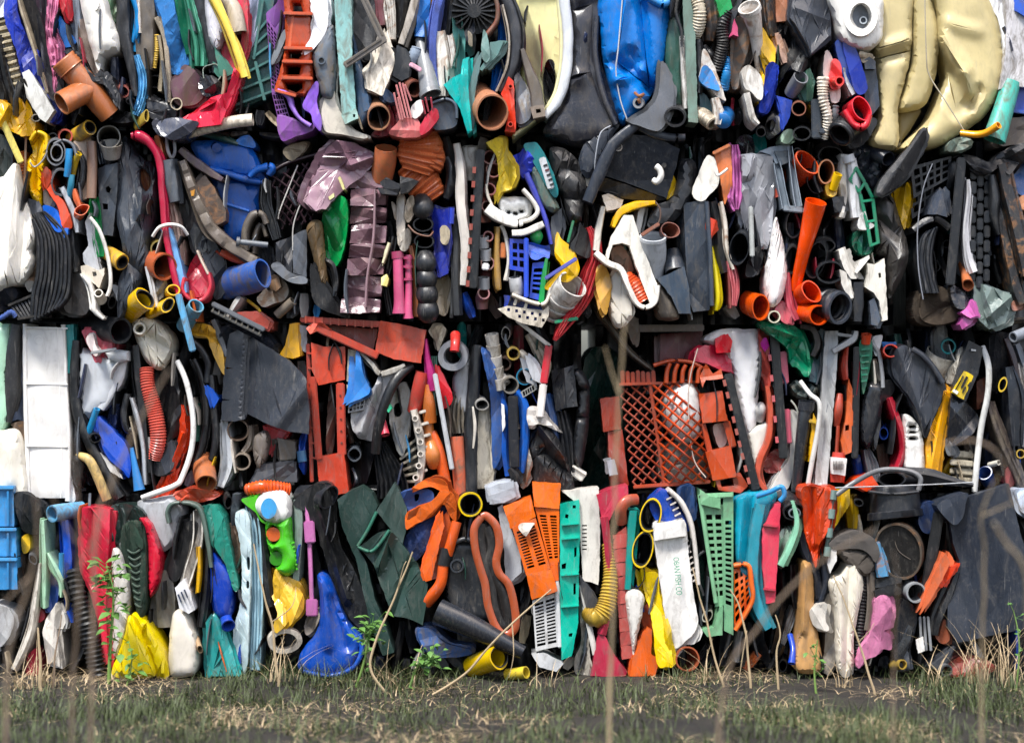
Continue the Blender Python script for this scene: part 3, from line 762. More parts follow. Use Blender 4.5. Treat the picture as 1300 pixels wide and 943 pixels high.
strip('plastic_strip','slate strip beside the blue and white flaking scrap','strip','#3f4148',[887,50,7,888,85,7,887,118,5],d=.10,m='k')
strip('rubber_sheet','rust streaked dark panel beside the green box','panel','#3d3a3a',[900,-12,22,904,25,20,901,52,10],d=.07,pr='r',a=.6,m='r')
poly('plastic_box','bright green box corner above the black corrugated hose','box','#138a45',[905,-14,924,-14,930,10,914,22],d=.13,b=.02,R=5,c=.002,m='g',sm=0)
tube('corrugated_hose','black corrugated hose curving down in the top bale','hose','#222327',[925,14,.11,917,34,.12,918,56,.12,910,90,.10],7.5,1.2,ridge=(3.4,.8),m='k')
tube('corrugated_hose','short black corrugated hose loop beside the blue and white flaking scrap','hose','#232428',[895,60,.06,902,68,.09,908,76,.08,904,84,.07],4.5,1,ridge=(3,.6),m='k')
poly('plastic_sheet','dark grey striped sheet beside the pink scrap','sheet','#3b3d43',[928,14,936,6,940,-6,944,-6,934,22,926,44,922,38],d=.13,b=.01,c=.004,m='k')
poly('plastic_scrap','small hot pink pointed scrap in the top bale','scrap','#d2527e',[932,24,937,36,937,47,931,44,925,48,929,40],d=.14,b=.006,c=.002,sm=0)
poly('rubber_sheet','rust stained grey sheet beside the white funnel','sheet','#5b544e',[930,26,946,26,952,44,949,66,941,86,937,112,928,108,927,70],d=.09,b=.02,c=.006,m='r')
t=T('painted_scrap','flaking white and blue painted scrap in the top bale','scrap',904,128)
poly('white_side',O,O,'#d5d0c8',[893,62,905,80,914,104,921,124,920,128,908,120,896,104,887,100,890,84],d=.12,b=.015,c=.008,m='r',p=t,r=2.6)
poly('blue_patch',O,O,'#2f7fc4',[893,84,900,86,908,98,914,114,906,114,896,110,888,100],d=.14,b=.008,c=.006,m='r',p=t,r=2.6,back=.03)
tube('ribbed_hose','blue ribbed hose stub beside the rust stained grey sheet','hose','#2273ae',[924,72,.10,922,95,.11,919,114,.09],[2.5,5.5,6],1,ridge=(3.2,.6))
tube('blue_disc_scrap','round blue cap at the foot of the top bale','cap','#1c5f9c',[918,154,.13,922,146,.05],[10,11],0,ridge=(3,.5),seg=24)
strip('plastic_strip','white bent strip above the round blue cap','strip','#d8d3cc',[908,124,9,912,142,11,911,158,8],d=.13,m='r',c=.004)
poly('plastic_board','dark teal panel behind the white bent strip','panel','#234c57',[888,116,898,122,906,140,904,154,889,140],d=.08,b=.006,c=.002,sm=0)
tube('corrugated_duct','cream flattened corrugated duct end at the foot of the top bale','duct','#b8ad9a',[905,158,.12,896,150,.10,886,142,.05],[11,12,10],1,ridge=(3.5,.9),sq=.8,m='d')
t=T('funnel','rust streaked white funnel with a wide rim in the top bale','funnel',962,92)
tube('cone',O,O,'#d8d2ca',[952,11,.16,959,40,.12,964,90,.06],[14,9,5],1.5,p=t,m='r',seg=24)
tube('rim',O,O,'#e0dcd5',[951,9,.165,953,14,.155],15,2,p=t,m='d',seg=24)
poly('plastic_board','bright yellow bent panel beside the rust streaked white funnel','panel','#ecb90c',[968,34,985,62,984,81,973,79,976,96,968,130,963,126,968,92,966,60],d=.11,b=.008,c=.003,m='p',sm=0,cr=[(970,78,976,96,-.02,6)])
poly('woven_sheet','royal blue cloth hanging below the bright yellow bent panel','cloth','#2339a0',[975,82,985,82,984,108,974,140,964,140,969,112],d=.12,b=.015,c=.008,m='f',an=(7,20))
t=T('mechanism','white moulded lever part with a knuckle below the white funnel','lever',955,160)
poly('knuckle',O,O,'#d6d2cb',[941,92,949,83,959,88,968,102,968,124,962,126,954,117,945,110],d=.13,b=.02,c=.006,p=t,m='d',r=2.6)
strip('arm',O,O,'#dcd8d0',[948,118,8,952,136,8,956,150,8,963,158,5],d=.14,p=t,c=.002,m='d')
strip('rubber_strip','rust streaked black strip above the royal blue cloth','strip','#2f2e30',[978,-12,14,981,22,13,982,46,8],d=.08,m='r')
poly('plastic_box','copper brown box corner above the black tangled scrap','box','#a46c50',[984,-14,1010,-14,1003,27,986,28],d=.10,b=.012,R=5,c=.003,sm=0)
poly('rubber_sheet','slate leathery sheet hanging in a point in the top bale','sheet','#4a505c',[1008,-14,1052,-14,1055,34,1056,50,1044,60,1030,70,1022,52,1012,34,1003,22],d=.14,b=.012,c=.006,m='k',cr=[(1052,46,1030,68,.02,8),(1010,10,1052,26,.01,8)],sm=0,r=4)
strip('plastic_strip','peach and white smeared strip behind the black tangled scrap','strip','#c9a593',[986,42,8,992,62,10,997,80,8],d=.08,m='r',c=.006)
poly('rubber_scrap','black tangled rubber scrap hanging beside the slate leathery sheet','scrap','#26282c',[988,32,1008,32,1020,56,1026,76,1018,92,1004,88,996,96,990,106,986,96,998,72,992,52],d=.07,b=.03,c=.02,m='k',an=(8,14),r=3.4)
tube('pipe_cup','grey plastic cup lying on its side in the top bale','cup','#787b82',[1017,98,.13,1004,118,.06],[10,9],1.4,m='p',seg=24)
poly('plastic_sheet','dusty green folded sheet beside the grey plastic cup','sheet','#456b5a',[1018,94,1028,86,1035,104,1031,128,1022,130,1015,116],d=.09,b=.012,c=.004,sm=0,cr=[(1024,88,1024,128,.02,8)])
poly('tarpaulin','blue tarpaulin corner with a white edge below the royal blue cloth','tarpaulin','#3550b4',[986,121,1006,128,1003,148,994,166,992,144],d=.12,b=.006,c=.006,m='f',sm=0)
pipe('pipe','small rust brown pipe mouth below the dusty green folded sheet','pipe','#8a5a48',1014,138,9.5,2,-6,d=.13,wall=1.3)
poly('plastic_bag','clear grey bag scrap beside the blue tarpaulin corner','bag','#9a9996',[982,148,993,150,994,162,984,172,978,164],d=.10,b=.015,c=.012,m='g',an=(7,8))
pipe('hose','black hose mouth at the foot of the white moulded lever','hose','#212226',966,168,6.5,2,-10,d=.11,wall=1.3,m='k')
tube('hose','black collapsed hose mouth beside the clear grey bag scrap','hose','#1f2024',[978,160,.12,984,140,.02],10,1.2,sq=.6,m='k',dent=.2)
poly('plastic_sheet','pale green torn sheet at the foot of the top bale','sheet','#7f9784',[994,168,1003,164,1008,174,1000,182,992,180],d=.10,b=.01,c=.008)
t=T('broken_toy','white and red moulded body with a round red nozzle','toy',1060,130)
poly('white_shell',O,O,'#e0cfc8',[1048,66,1054,68,1062,90,1067,112,1066,128,1056,130,1052,112,1045,92],d=.11,b=.02,c=.004,p=t,r=2.6)
poly('red_shell',O,O,'#cf3a3a',[1058,75,1067,82,1069,108,1058,114,1052,104,1055,88],d=.125,b=.018,c=.003,p=t,r=2.6)
tube('nozzle',O,O,'#c8352f',[1066,103,.18,1060,104,.12],6.5,2.2,p=t)
tube('corrugated_hose','white corrugated hose running down beside the black bracket','hose','#d8cfbf',[1045,98,.13,1045,125,.135,1051,150,.13,1047,176,.11],[8,6.5,6,4],1.2,ridge=(4,.8),m='d')
t=T('bracket','black square sectioned bracket beside the white corrugated hose','bracket',1038,178)
bar('post',O,O,'#2c333c',(1036,126),(1037,176),13,d=.12,dep=.06,p=t,m='p')
bar('lug',O,O,'#343b44',(1040,166),(1048,167),7,d=.135,dep=.03,p=t,m='p')
pipe('pipe','wide black pipe mouth at the foot of the black bracket','pipe','#2b2e33',1018,170,12,2,-6,d=.12,wall=2,sq=.75,sqa=0,m='k')
# white box with oval opening
t=T('container','white rectangular container with a round opening in the top bale','container',1090,64)
poly('body',O,O,'#dcdad5',[1052,-16,1114,-16,1121,38,1113,58,1094,64,1068,50,1060,28],d=.12,b=.03,R=10,c=.003,p=t,m='p',r=4,holes=[[1082,22,1086,10,1094,6,1102,16,1102,28,1097,36,1088,34]])
tube('opening_ring',O,O,'#e8e6e1',[1093,21,.165,1094,22,.14],26,9,p=t,seg=32,sq=.82,sqa=1.57)
tube('inner_cup',O,O,'#5a626d',[1092,21,.12,1092,21,.08],17,0,p=t,seg=24,cover=False)
tube('inner_boss',O,O,'#9aa2aa',[1096,26,.135,1096,26,.10],5,1.6,p=t,seg=14)
t=T('tool_case','royal blue rounded case with a seam beneath the white container','case',1088,120)
poly('half_shell',O,O,'#20338f',[1070,54,1080,52,1090,70,1099,100,1101,113,1095,120,1086,116,1076,84],d=.12,b=.035,c=.002,p=t,m='g')
poly('half_shell',O,O,'#26408f',[1060,56,1068,54,1076,82,1082,112,1074,108,1068,88],d=.10,b=.02,c=.002,p=t,m='g')
strip('plastic_strip','pale grey strip behind the royal blue rounded case','strip','#a9adb2',[1072,86,6,1076,105,6,1084,120,7],d=.10)
poly('shell_scrap','beige ribbed shell scrap beneath the white container','scrap','#b8a98f',[1091,66,1104,68,1108,72,1096,80],d=.12,b=.01,c=.006,m='d')
t=T('casing','dark slate rectangular casing beside the yellow crushed tank','casing',1106,150)
poly('box',O,O,'#2b333f',[1096,84,1112,84,1117,134,1106,148,1098,128],d=.10,b=.012,R=4,c=.002,p=t,sm=0)
poly('lid',O,O,'#3a424e',[1097,76,1104,72,1112,78,1111,88,1098,88],d=.12,b=.01,R=3,c=.002,p=t,sm=0)
t=T('cup','bright red cup with a torn side at the foot of the top bale','cup',1090,165)
tube('cup_body',O,O,'#d5303c',[1094,138,.17,1080,146,.08],[17,15],1.5,p=t,seg=26,sq=.7,sqa=1.57,m='g')
strip('torn_lip',O,O,'#cc2b38',[1072,140,8,1084,158,9,1098,160,8,1105,146,6],d=.17,p=t,m='g',c=.003,back=.06)
tube('corrugated_hose','thick black corrugated hose mouth below the bright red cup','hose','#26282d',[1066,172,.16,1080,158,.10,1096,150,.02],[17,17,13],1.8,ridge=(5,1),m='k',seg=24)
tube('ribbed_hose','grey ribbed hose stub beside the white corrugated hose','hose','#55585e',[1061,134,.12,1060,148,.12,1060,160,.10],[4,5,6],1,ridge=(4,.8))
poly('rubber_flap','dark rubber flap beneath the bright red cup','flap','#2d2f35',[1084,168,1106,150,1114,154,1110,164,1096,184,1082,186],d=.09,b=.015,c=.006,m='k')
# cream tank
t=T('plastic_tank','huge pale yellow crushed tank with deep folds in the top bale','tank',1190,188)
poly('left_lobe',O,O,'#c2b487',[1116,-18,1159,-18,1158,30,1157,66,1148,106,1140,138,1139,188,1106,182,1116,146,1112,70],d=.06,b=.035,R=13,c=.004,p=t,m='m',r=4.6,an=(70,70),cr=[(1112,76,1157,64,-.02,14),(1112,62,1156,50,.015,14)])
poly('middle_lobe',O,O,'#bcae80',[1159,-18,1180,-14,1188,20,1192,46,1189,90,1178,128,1166,138,1142,138,1150,108,1159,66],d=.055,b=.035,R=12,c=.004,p=t,m='m',r=4.6,an=(70,70))
poly('lower_fold',O,O,'#94855a',[1142,140,1168,139,1160,158,1146,178,1140,184],d=-.02,b=.01,R=7,c=.003,p=t,m='m')  # darker than the lobes: shade inside the fold put into the colour
poly('right_lobe',O,O,'#c0b284',[1176,-18,1246,-18,1260,6,1270,34,1276,78,1270,114,1250,148,1220,170,1186,188,1146,190,1150,180,1178,152,1194,118,1202,92,1193,54,1188,14],d=.055,b=.05,R=22,c=.004,p=t,m='m',r=4.6,an=(70,70),cr=[(1196,48,1224,92,.03,16),(1224,92,1233,116,.035,14),(1240,116,1230,134,-.03,14),(1204,96,1214,140,-.02,20),(1204,30,1240,40,.012,16)])
cable('baling_wire','thin wire stretched over the pale yellow crushed tank','wire','#a8a08c',[1174,-10,.15,1176,70,.15,1180,96,.14,1200,128,.14,1225,168,.13],.8)
poly('plastic_sheet','off white hanging sheet beside the pale yellow crushed tank','sheet','#d3d1d3',[1274,-14,1300,-14,1322,20,1322,112,1290,110,1269,113,1276,70,1278,30],d=.09,b=.01,c=.006,m='d',an=(40,60),sm=0)
poly('plastic_film','bright white film bulging behind the off white hanging sheet','film','#e4e6ec',[1250,-14,1274,-14,1276,40,1276,76,1270,34,1258,6],d=.08,b=.02,c=.006)
poly('plastic_sheet','blue crate corner showing above the off white hanging sheet','crate piece','#2a55b8',[1286,-14,1322,-14,1322,24,1300,20,1288,14],d=.11,b=.008,c=.002,sm=0)
t=T('blue_crate','blue crate side showing below the off white hanging sheet','crate',1300,150)
poly('side',O,O,'#2743a0',[1278,104,1324,104,1324,146,1284,142],d=.05,b=.006,R=3,c=.002,p=t,sm=0)
bar('rib',O,O,'#30509f',(1288,108),(1290,142),4,d=.075,dep=.02,p=t);bar('rim',O,O,'#30509f',(1280,140),(1324,146),5,d=.078,dep=.03,p=t)
tube('pipe','turquoise pipe leaning beside the pale yellow crushed tank','pipe','#3fae9e',[1284,104,.07,1274,140,.10,1262,178,.13],[12,13,15],2,m='d',seg=24)
tube('bent_tube','thin orange bent tube with an open end beside the turquoise pipe','tube','#dd9426',[1220,169,.13,1240,171,.15,1254,168,.17,1268,159,.20],[4,4.5,4.5,5],1.2,m='g')
poly('plastic_sheet','brown grey sheet bulging below the blue crate side','sheet','#5c5552',[1272,160,1284,150,1322,152,1322,186,1290,184,1270,184],d=.06,b=.03,c=.004,m='d')
poly('plastic_sheet','grey green scrap wedged under the pale yellow crushed tank','scrap','#6b7f76',[1206,180,1222,174,1232,180,1224,190,1204,192],d=.10,b=.012,c=.008,m='d')

DO[0]=.08
# ================================================================== SECOND ROW FROM THE TOP
bar('edge_strip','pale yellow straight strip leaning out of the left end of the stack','strip','#e8d774',(-4,138),(27,207),8.5,d=.15,d2=.13,dep=.012)
poly('rubber_sheet','dark green grey rubber sheet behind the large white sack','sheet','#3b4340',[-14,176,10,178,22,200,20,218,0,230,-14,234],d=.02,b=.03,c=.01,m='k')
poly('sack','large white plastic sack hanging at the left end of the second row','sack','#e3dfd6',[-16,238,4,224,19,207,28,226,38,262,47,300,40,318,44,332,30,358,14,363,-16,362],d=.09,b=.04,R=16,c=.008,m='m',r=4,an=(14,60),cr=[(20,210,8,350,.02,10),(34,250,24,356,-.02,9)])
strip('ribbed_scrap','small orange ribbed scrap beside the pale yellow straight strip','scrap','#b4693a',[27,192,8,29,212,8,29,232,6],d=.06,rib=(4,.003),c=.002)
bar('stick','thin tan stick beside the crumpled yellow tub','stick','#96683f',(33,171),(31,240),3,d=.10,dep=.01,m='d')
t=T('tub','crumpled yellow tub with a wire handle in the second row','tub',48,262)
poly('shell',O,O,'#e2b31e',[37,176,45,167,58,172,60,200,54,234,53,260,48,260,38,246,33,218,34,204,42,192],d=.08,b=.02,R=7,c=.012,m='g',p=t,r=2.8,an=(8,24),cr=[(49,176,44,240,-.03,7)])
strip('rolled_rim',O,O,'#efc42a',[38,178,4,46,168,5,58,173,5,59,190,4],d=.115,p=t,c=.002,back=.03,m='g')
cable('handle',O,O,'#8c8a84',[38,206,44,212,54,204,60,192],1.1,d=.13,p=t)
t=T('hose_coil','grey hose coiled in a spiral beside the crumpled yellow tub','hose',74,212)
tube('outer_turn',O,O,'#73757a',[71,193,.13,70,190,.02],12.5,1.6,p=t,sq=1.4,sqa=0,seg=26)
tube('inner_turn',O,O,'#85878b',[72,194,.135,70,190,.02],8,1.4,p=t,sq=1.4,seg=22)
strip('free_end',O,O,'#6b6e74',[68,183,3,80,178,3.5,92,184,4,97,198,4],d=.13,p=t,c=.001,back=.1)
tube('hose_ring','dark grey flattened hose mouth below the grey hose coil','hose','#5e6166',[77,232,.12,72,220,-.02],12,1.5,sq=1.5,dent=.1,seg=22)
pipe('pipe','small black pipe mouth next to the small red pipe mouth','pipe','#2b2b2d',67,175,6.5,0,-3,d=.08,m='k')
pipe('pipe','small red pipe mouth above the grey hose coil','pipe','#c0533f',83,173,9.5,-6,0,d=.09,wall=2.2)
t=T('gas_pipe','yellow and black pipe end lying above the tan box','pipe',108,172)
tube('sleeve',O,O,'#bd962c',[114,162,.13,104,168,.09,92,175,.03],10,2,p=t,seg=22,m='d')
tube('lining',O,O,'#232322',[114.5,161.7,.131,104,168,.09],7.8,1.2,p=t,seg=22,m='k')
tube('tube','bright blue tube standing inside the grey hose coil','tube','#2a7fb8',[88,189,.13,87,206,.13,85,224,.12],4.5,1.1,m='g')
tube('tube','teal blue tube standing above the orange folded cup','tube','#2d7894',[91,222,.12,90,236,.12,88,252,.10],4.2,1)
tube('tube','small mustard tube beside the bright blue tube','tube','#b89a24',[100,195,.13,95,206,.11,92,222,.09],[4.6,4.6,4.2],1.4)
strip('rubber_belt','dark grey rubber strip curving beside the tan box','strip','#35383d',[97,192,6,104,205,7,104,225,8,98,244,7],d=.10,m='k',c=.002)
t=T('carton','tan box with a brown tube standing against it in the second row','box',110,256)
poly('panel',O,O,'#b09a86',[93,180,114,171,117,182,114,250,104,255,106,230,109,208],d=.08,b=.008,c=.004,p=t,sm=0)
tube('rolled_tube',O,O,'#7d6252',[116,180,.09,117,212,.10,116,252,.11],6.5,1.2,p=t)
pipe('pipe','wide grey layered pipe mouth above the slate strap with holes','pipe','#7b7a74',138,174,15,2,8,d=.12,L=.12,wall=1.4,m='d',seg=26)
tube('pipe_sleeve','torn grey sleeve wrapped around the wide grey layered pipe','sleeve','#8b8a86',[142,182,.11,142,200,.09],[15,11],1.2,dent=.2,m='d')
strip('plastic_sheet','slate blue folded film beside the wide grey layered pipe','film','#4a525e',[126,178,8,130,195,14,132,208,12],d=.08,pr='p',c=.008,m='k')
poly('strap','slate plastic strap punched with a round and a square hole','strap','#4c535d',[124,214,134,210,149,207,149,240,143,300,131,298,126,256],d=.10,b=.006,c=.004,sm=0,r=3,holes=[[134,238,138,236,141,240,139,245,135,244],[130,258,137,259,137,266,131,266]],m='k')
poly('rubber_boot','large dark slate boot shaped sheet with a torn hole','sheet','#434b57',[150,200,155,178,160,174,168,186,184,204,194,206,198,236,196,268,188,310,190,326,180,352,162,390,150,404,150,360,158,330,146,272,146,248],d=.08,b=.02,R=9,c=.012,m='k',r=4,holes=[[178,214,188,220,192,232,186,243,178,236]],an=(18,50),cr=[(183,204,178,272,.03,10),(158,330,186,352,-.02,10)])
poly('rust_scrap','rust brown scrap showing through the hole of the slate boot sheet','scrap','#6b3a26',[176,212,194,218,194,246,176,240],d=.03,b=.01,c=.01,m='r',cover=False)
strip('crimson_strip','long crimson bent strip running down the second row','strip','#ab2440',[166,172,8,178,173,13,192,184,11,202,205,9,206,250,8,210,295,8,220,345,8,228,378,6],d=.13,c=.003,m='g',a=.7)
strip('pipe_scrap','small copper orange bent scrap beside the long crimson strip','scrap','#b06a42',[199,172,7,203,186,8,206,202,6],d=.10,c=.004)
cable('hook','grey plastic hook hanging beside the dark striped film','hook','#77777b',[211,168,213,190,218,200,222,192,220,172],2.2,d=.12)
strip('plastic_sheet','grey bent sheet below the grey plastic hook','sheet','#4d535b',[212,203,18,216,228,20,222,256,14],d=.11,pr='r',a=.6,c=.004)
strip('cloth_strip','dirty pinkish strip below the grey bent sheet','strip','#a58c84',[213,246,10,219,275,14,224,310,12,228,336,7],d=.08,pr='p',c=.008,m='d')
cable('ribbon','white ribbon looped across the second row near the blue bin','ribbon','#dcdad6',[194,300,.13,202,289,.15,216,285,.16,230,288,.15,238,298,.13],2.2,seg=10)
strip('plastic_strip','pale blue strip below the white looped ribbon','strip','#6b9fd4',[212,290,9,221,318,11,229,350,11,234,372,8],d=.11,pr='f',c=.003,m='p')
poly('folded_ribbon','orange red folded ribbon below the grey hose coil','ribbon','#cc4a2c',[57,215,64,218,70,244,82,258,92,287,79,288,74,264,63,246,55,233],d=.11,b=.008,c=.006,m='p',r=2.6)
poly('box_scrap','dark brown square scrap beside the orange red folded ribbon','scrap','#554b45',[55,242,66,235,71,258,66,268,55,258],d=.09,b=.008,c=.004,sm=0,m='d')
poly('clip','bright blue moulded clip above the black ribbed mat','clip','#1c58b8',[54,262,64,262,74,270,79,291,72,294,61,280],d=.12,b=.012,c=.003,m='g')
poly('clip_piece','tiny blue square piece beside the black ribbed mat','scrap','#2464c0',[80,289,87,290,86,301,81,302],d=.12,b=.006,c=.001,sm=0)
strip('film_strip','pale grey long strip beside the orange folded cup','strip','#a9adb4',[78,238,7,87,255,8,95,275,7,98,295,5],d=.10,pr='f',c=.004)
poly('grey_clip','dark grey clip above the black ribbed mat','clip','#4b4e54',[36,252,50,256,54,268,46,280,40,272],d=.10,b=.008,c=.004,sm=0)
t=T('cup','orange folded cup with an open rim in the second row','cup',103,284)
tube('cup_body',O,O,'#c05a34',[104,266,.15,100,276,.08],[11,8],1.4,p=t,sq=.6,sqa=.6,dent=.2)
strip('flap',O,O,'#c9623a',[94,240,5,97,252,8,102,264,6],d=.12,p=t,c=.003,back=.06)
strip('plastic_strip','green glossy strip beside the white arched cable','strip','#228a4f',[121,250,10,122,285,14,127,326,11],d=.09,pr='v',c=.004,m='g')
poly('panel_scrap','pale grey torn panel beside the green glossy strip','panel','#b9bdc3',[108,282,114,270,118,300,124,330,127,345,118,352,106,332,105,322,112,312],d=.10,b=.006,c=.005,sm=0)
cable('conduit','white arched cable beside the green glossy strip','cable','#d9d6cf',[114,276,126,292,135,318,140,345,140,364,136,376],2.6,d=.15,seg=10)
poly('plastic_clip','cream broken moulding with a round hole below the pale grey torn panel','moulding','#c9c0b0',[103,338,110,336,124,344,132,340,132,348,126,366,114,356,104,350],d=.12,b=.008,c=.004,holes=[[117,345,122,345,123,350,118,351]],sm=0,r=2.6)
strip('curved_trim','white curved trim hooked at its lower end','trim','#dcd9d2',[104,350,4,114,362,5,119,382,6,120,394,7,131,405,3],d=.14,c=.001,back=.05)
tube('cup_end','small pale cup end beside the white curved trim','cup','#bcb6aa',[125,372,.15,128,380,.10],[5.5,8],1.2)
t=T('ribbed_mat','black ribbed rubber mat draped down the second row','mat',65,408)
for i in range(9):
 f=i/8
 strip('rib',O,O,('#1d1f24','#26282e')[i % 2],[(40 + 16*f,272 - 4*f + (6 if i<2 else 0),4.6),(48 + 36*f,305 - 6*f,5.4),(48 + 40*f,345,5.6),(42 + 43*f,375,5.4),(40 + 34*f,408 - 18*f,5)],d=.11 + .005*math.sin(i),p=t,c=.002,m='k',nu=5,back=.08)
strip('rubber_strip','black rubber strip beside the black ribbed mat','strip','#202227',[91,292,8,94,320,9,97,345,10],d=.09,m='k')
poly('rubber_pad','taupe dusty rubber pad below the cream broken moulding','pad','#413c39',[92,340,104,344,112,372,114,388,106,400,84,396,82,384,88,366],d=.09,b=.02,c=.006,m='k')
poly('foam_scrap','brown foam scrap below the large white sack','scrap','#7c6552',[34,340,46,332,49,352,40,362,33,356],d=.06,b=.012,c=.012,m='d')
poly('film_scrap','clear crumpled film scrap below the large white sack','film','#8a8a86',[32,358,46,358,48,368,36,370],d=.07,b=.01,c=.012,m='g')
t=T('slatted_tray','dark slatted tray poking out below the large white sack','tray',30,406)
for i in range(7):
 bar('slat',O,O,'#2c2a29',(14 + i*4.4,388 - i*1.5),(26 + i*4,404 - i*.5),2.6,d=.09,d2=.11,dep=.03,p=t,m='k',bev=0)
bar('frame',O,O,'#35322f',(10,388),(48,372),3.5,d=.10,dep=.03,p=t,m='k');bar('frame',O,O,'#3a352f',(22,405),(52,400),3.5,d=.12,dep=.03,p=t,m='k')
poly('blue_net','blue netting bundled at the left end of the second row','netting','#3a55a8',[-12,312,2,312,7,334,5,352,-12,356],d=.07,b=.012,c=.012,m='f')
cable('rope','blue rope end under the dark slatted tray','rope','#4a63a4',[-12,410,4,402,14,396,20,402],3.2,d=.10,ridge=(4,.4),m='f')
poly('rag','dark navy rag at the left end of the second row','rag','#23262f',[-12,358,12,362,22,372,14,384,-12,392],d=.05,b=.02,c=.016,m='f')
t=T('gas_pipe','yellow and black pipe mouth beside the large slate boot sheet','pipe',150,342)
tube('sleeve',O,O,'#c79a2e',[155,333,.15,147,328,.12,136,320,.04],[11,10.5,9],2,p=t,seg=22,m='d')
tube('lining',O,O,'#222325',[155.5,333.2,.151,147,328,.12],8.6,1.6,p=t,seg=22,m='k')
tube('drain_pipe','terracotta pipe mouth at the foot of the long crimson strip','pipe','#a0502f',[209,339,.15,200,336,.10,186,330,0],[17.5,16.5,16],2,seg=28)
pipe('pipe','khaki rimmed pipe mouth behind the terracotta pipe','pipe','#8c7a2c',202,316,11,-3,-3,d=.09,m='d')
t=T('gas_pipe','yellow pipe with a wide oval mouth at the foot of the second row','pipe',180,402)
tube('sleeve',O,O,'#d8ab20',[184,379,.16,174,386,.12,160,400,.02],[17,15,13],2.2,p=t,seg=26,sq=.72,sqa=1.9,m='g')
tube('lining',O,O,'#232426',[184.3,378.8,.161,174,386,.10],[14,12],1.4,p=t,seg=24,sq=.72,sqa=1.9,m='k')
t=T('gas_pipe','yellow pinched pipe with a peanut shaped mouth at the foot of the second row','pipe',210,396)
tube('sleeve',O,O,'#dcae1c',[213,387,.16,204,391,.10,192,398,.02],[12,11,10],2,p=t,seg=22,sq=.62,sqa=.9,m='g')
tube('second_mouth',O,O,'#dcae1c',[220,368,.15,214,374,.06],[9,8],1.8,p=t,seg=20,sq=.8,m='g')
tube('lining',O,O,'#202123',[213.4,386.8,.161,205,390,.09],[9.4,8.6],1.2,p=t,seg=20,sq=.62,sqa=.9,m='k')
strip('plastic_strip','white narrow strip between the yellow pipe mouths','strip','#cfd2d6',[186,338,5,192,360,7,197,390,6],d=.12,c=.003)
poly('film_scrap','grey crumpled film between the yellow pipe mouths','film','#8b8985',[198,352,208,350,213,364,206,380,198,382],d=.10,b=.012,c=.014,m='d',an=(6,9))
tube('flattened_tube','dark flattened tube beside the taupe dusty rubber pad','tube','#232427',[142,384,.10,146,366,.02],10,1.2,sq=.5,m='k')
poly('metal_scrap','grey bent scrap beside the dark flattened tube','scrap','#6b6f76',[142,362,152,366,154,386,148,380],d=.11,b=.006,c=.004)
# blue bin
t=T('wheelie_bin','large bright blue bin lid and body wedged in the second row','bin',305,305)
poly('lid_panel',O,O,'#1d58b0',[242,184,262,178,300,180,318,186,328,204,336,228,310,226,284,218,262,214],d=.03,b=.02,R=12,c=.003,p=t,m='p',an=(60,60))
poly('body',O,O,'#1b53a8',[262,216,286,222,312,230,336,234,332,262,324,284,308,302,290,306,282,280],d=0.0,b=.02,R=12,c=.003,p=t,m='p',an=(60,60))
strip('rim_band',O,O,'#2562bc',[266,214,7,290,221,8,314,228,8,337,232,7],d=.05,p=t,c=.001,back=.08)
strip('rim_band',O,O,'#2a66c0',[283,258,4,300,263,4,316,268,4],d=.028,p=t,c=.001,back=.05)
strip('handle_ear',O,O,'#2a68c4',[316,224,6,326,215,8,344,212,10,340,222,5],d=.08,p=t,c=.001,back=.05)
poly('hinge_mound',O,O,'#2f70c8',[299,182,306,174,316,172,323,180,322,188],d=.055,b=.015,p=t,c=.002)
tube('lid_boss',O,O,'#17458c',[275,188,.08,273,186,.03],6,0,p=t,seg=16)
strip('sheet_edge','dark teal strip above the large blue bin','strip','#24514c',[250,168,6,275,174,8,302,183,6],d=.05,c=.002)
strip('plastic_strip','dull plum strip lying across the large blue bin','strip','#584850',[228,190,8,248,206,12,268,220,10,282,228,6],d=.09,pr='f',c=.003,m='d')
poly('board','dirty brown board leaning on the large blue bin','board','#4a3c33',[246,236,260,222,272,238,287,268,286,280,275,286,263,270],d=.10,b=.008,c=.003,m='r',sm=0)
strip('segmented_bar','long taupe segmented bar slanting below the large blue bin','bar','#655c54',[231,204,9,248,250,12,268,290,15,292,312,15,324,332,12],d=.12,pr='f',rib=(26,.003),c=.002,m='d')
poly('panel_scrap','black panel with a bent corner beside the long taupe bar','panel','#2a2d32',[222,218,234,226,248,262,258,296,262,318,248,318,238,286,228,250],d=.07,b=.008,c=.008,m='k')
poly('small_scrap','tiny orange yellow flake on the long taupe bar','scrap','#c98a2a',[242,243,247,240,246,249,243,249],d=.14,b=.004,c=0,sm=0)
# lattice
t=T('mesh_screen','dark maroon diamond mesh panel between the blue bin and mauve film','mesh',375,292)
lattice([342,222,408,196,398,286,358,292],5,'#3a2830',1.3,.03,0,t)
strip('frame',O,O,'#33242b',[342,222,4,362,208,4,408,194,4],d=.045,p=t,c=0,back=.03)
cable('wire','thin white wire hanging over the maroon diamond mesh','wire','#b8b4b0',[378,210,366,240,355,268,353,278],.9,d=.08)
cable('wire','second thin white wire beside the mauve crumpled film','wire','#b5b2ae',[388,246,378,268,372,290,372,318],.9,d=.09)
poly('stone_scrap','beige grimy scrap lodged above the maroon diamond mesh','scrap','#9d8f78',[360,190,372,183,390,182,384,194,372,204,362,199],d=.05,b=.02,c=.012,m='d')
strip('bracket','black bent channel beside the maroon diamond mesh','bracket','#2b2e33',[337,228,8,336,256,10,344,282,12,350,304,8],d=.08,pr='u',c=.002,m='k')
t=T('strap_loop','grey rubber strap folded into a loop below the blue bin','strap',325,325)
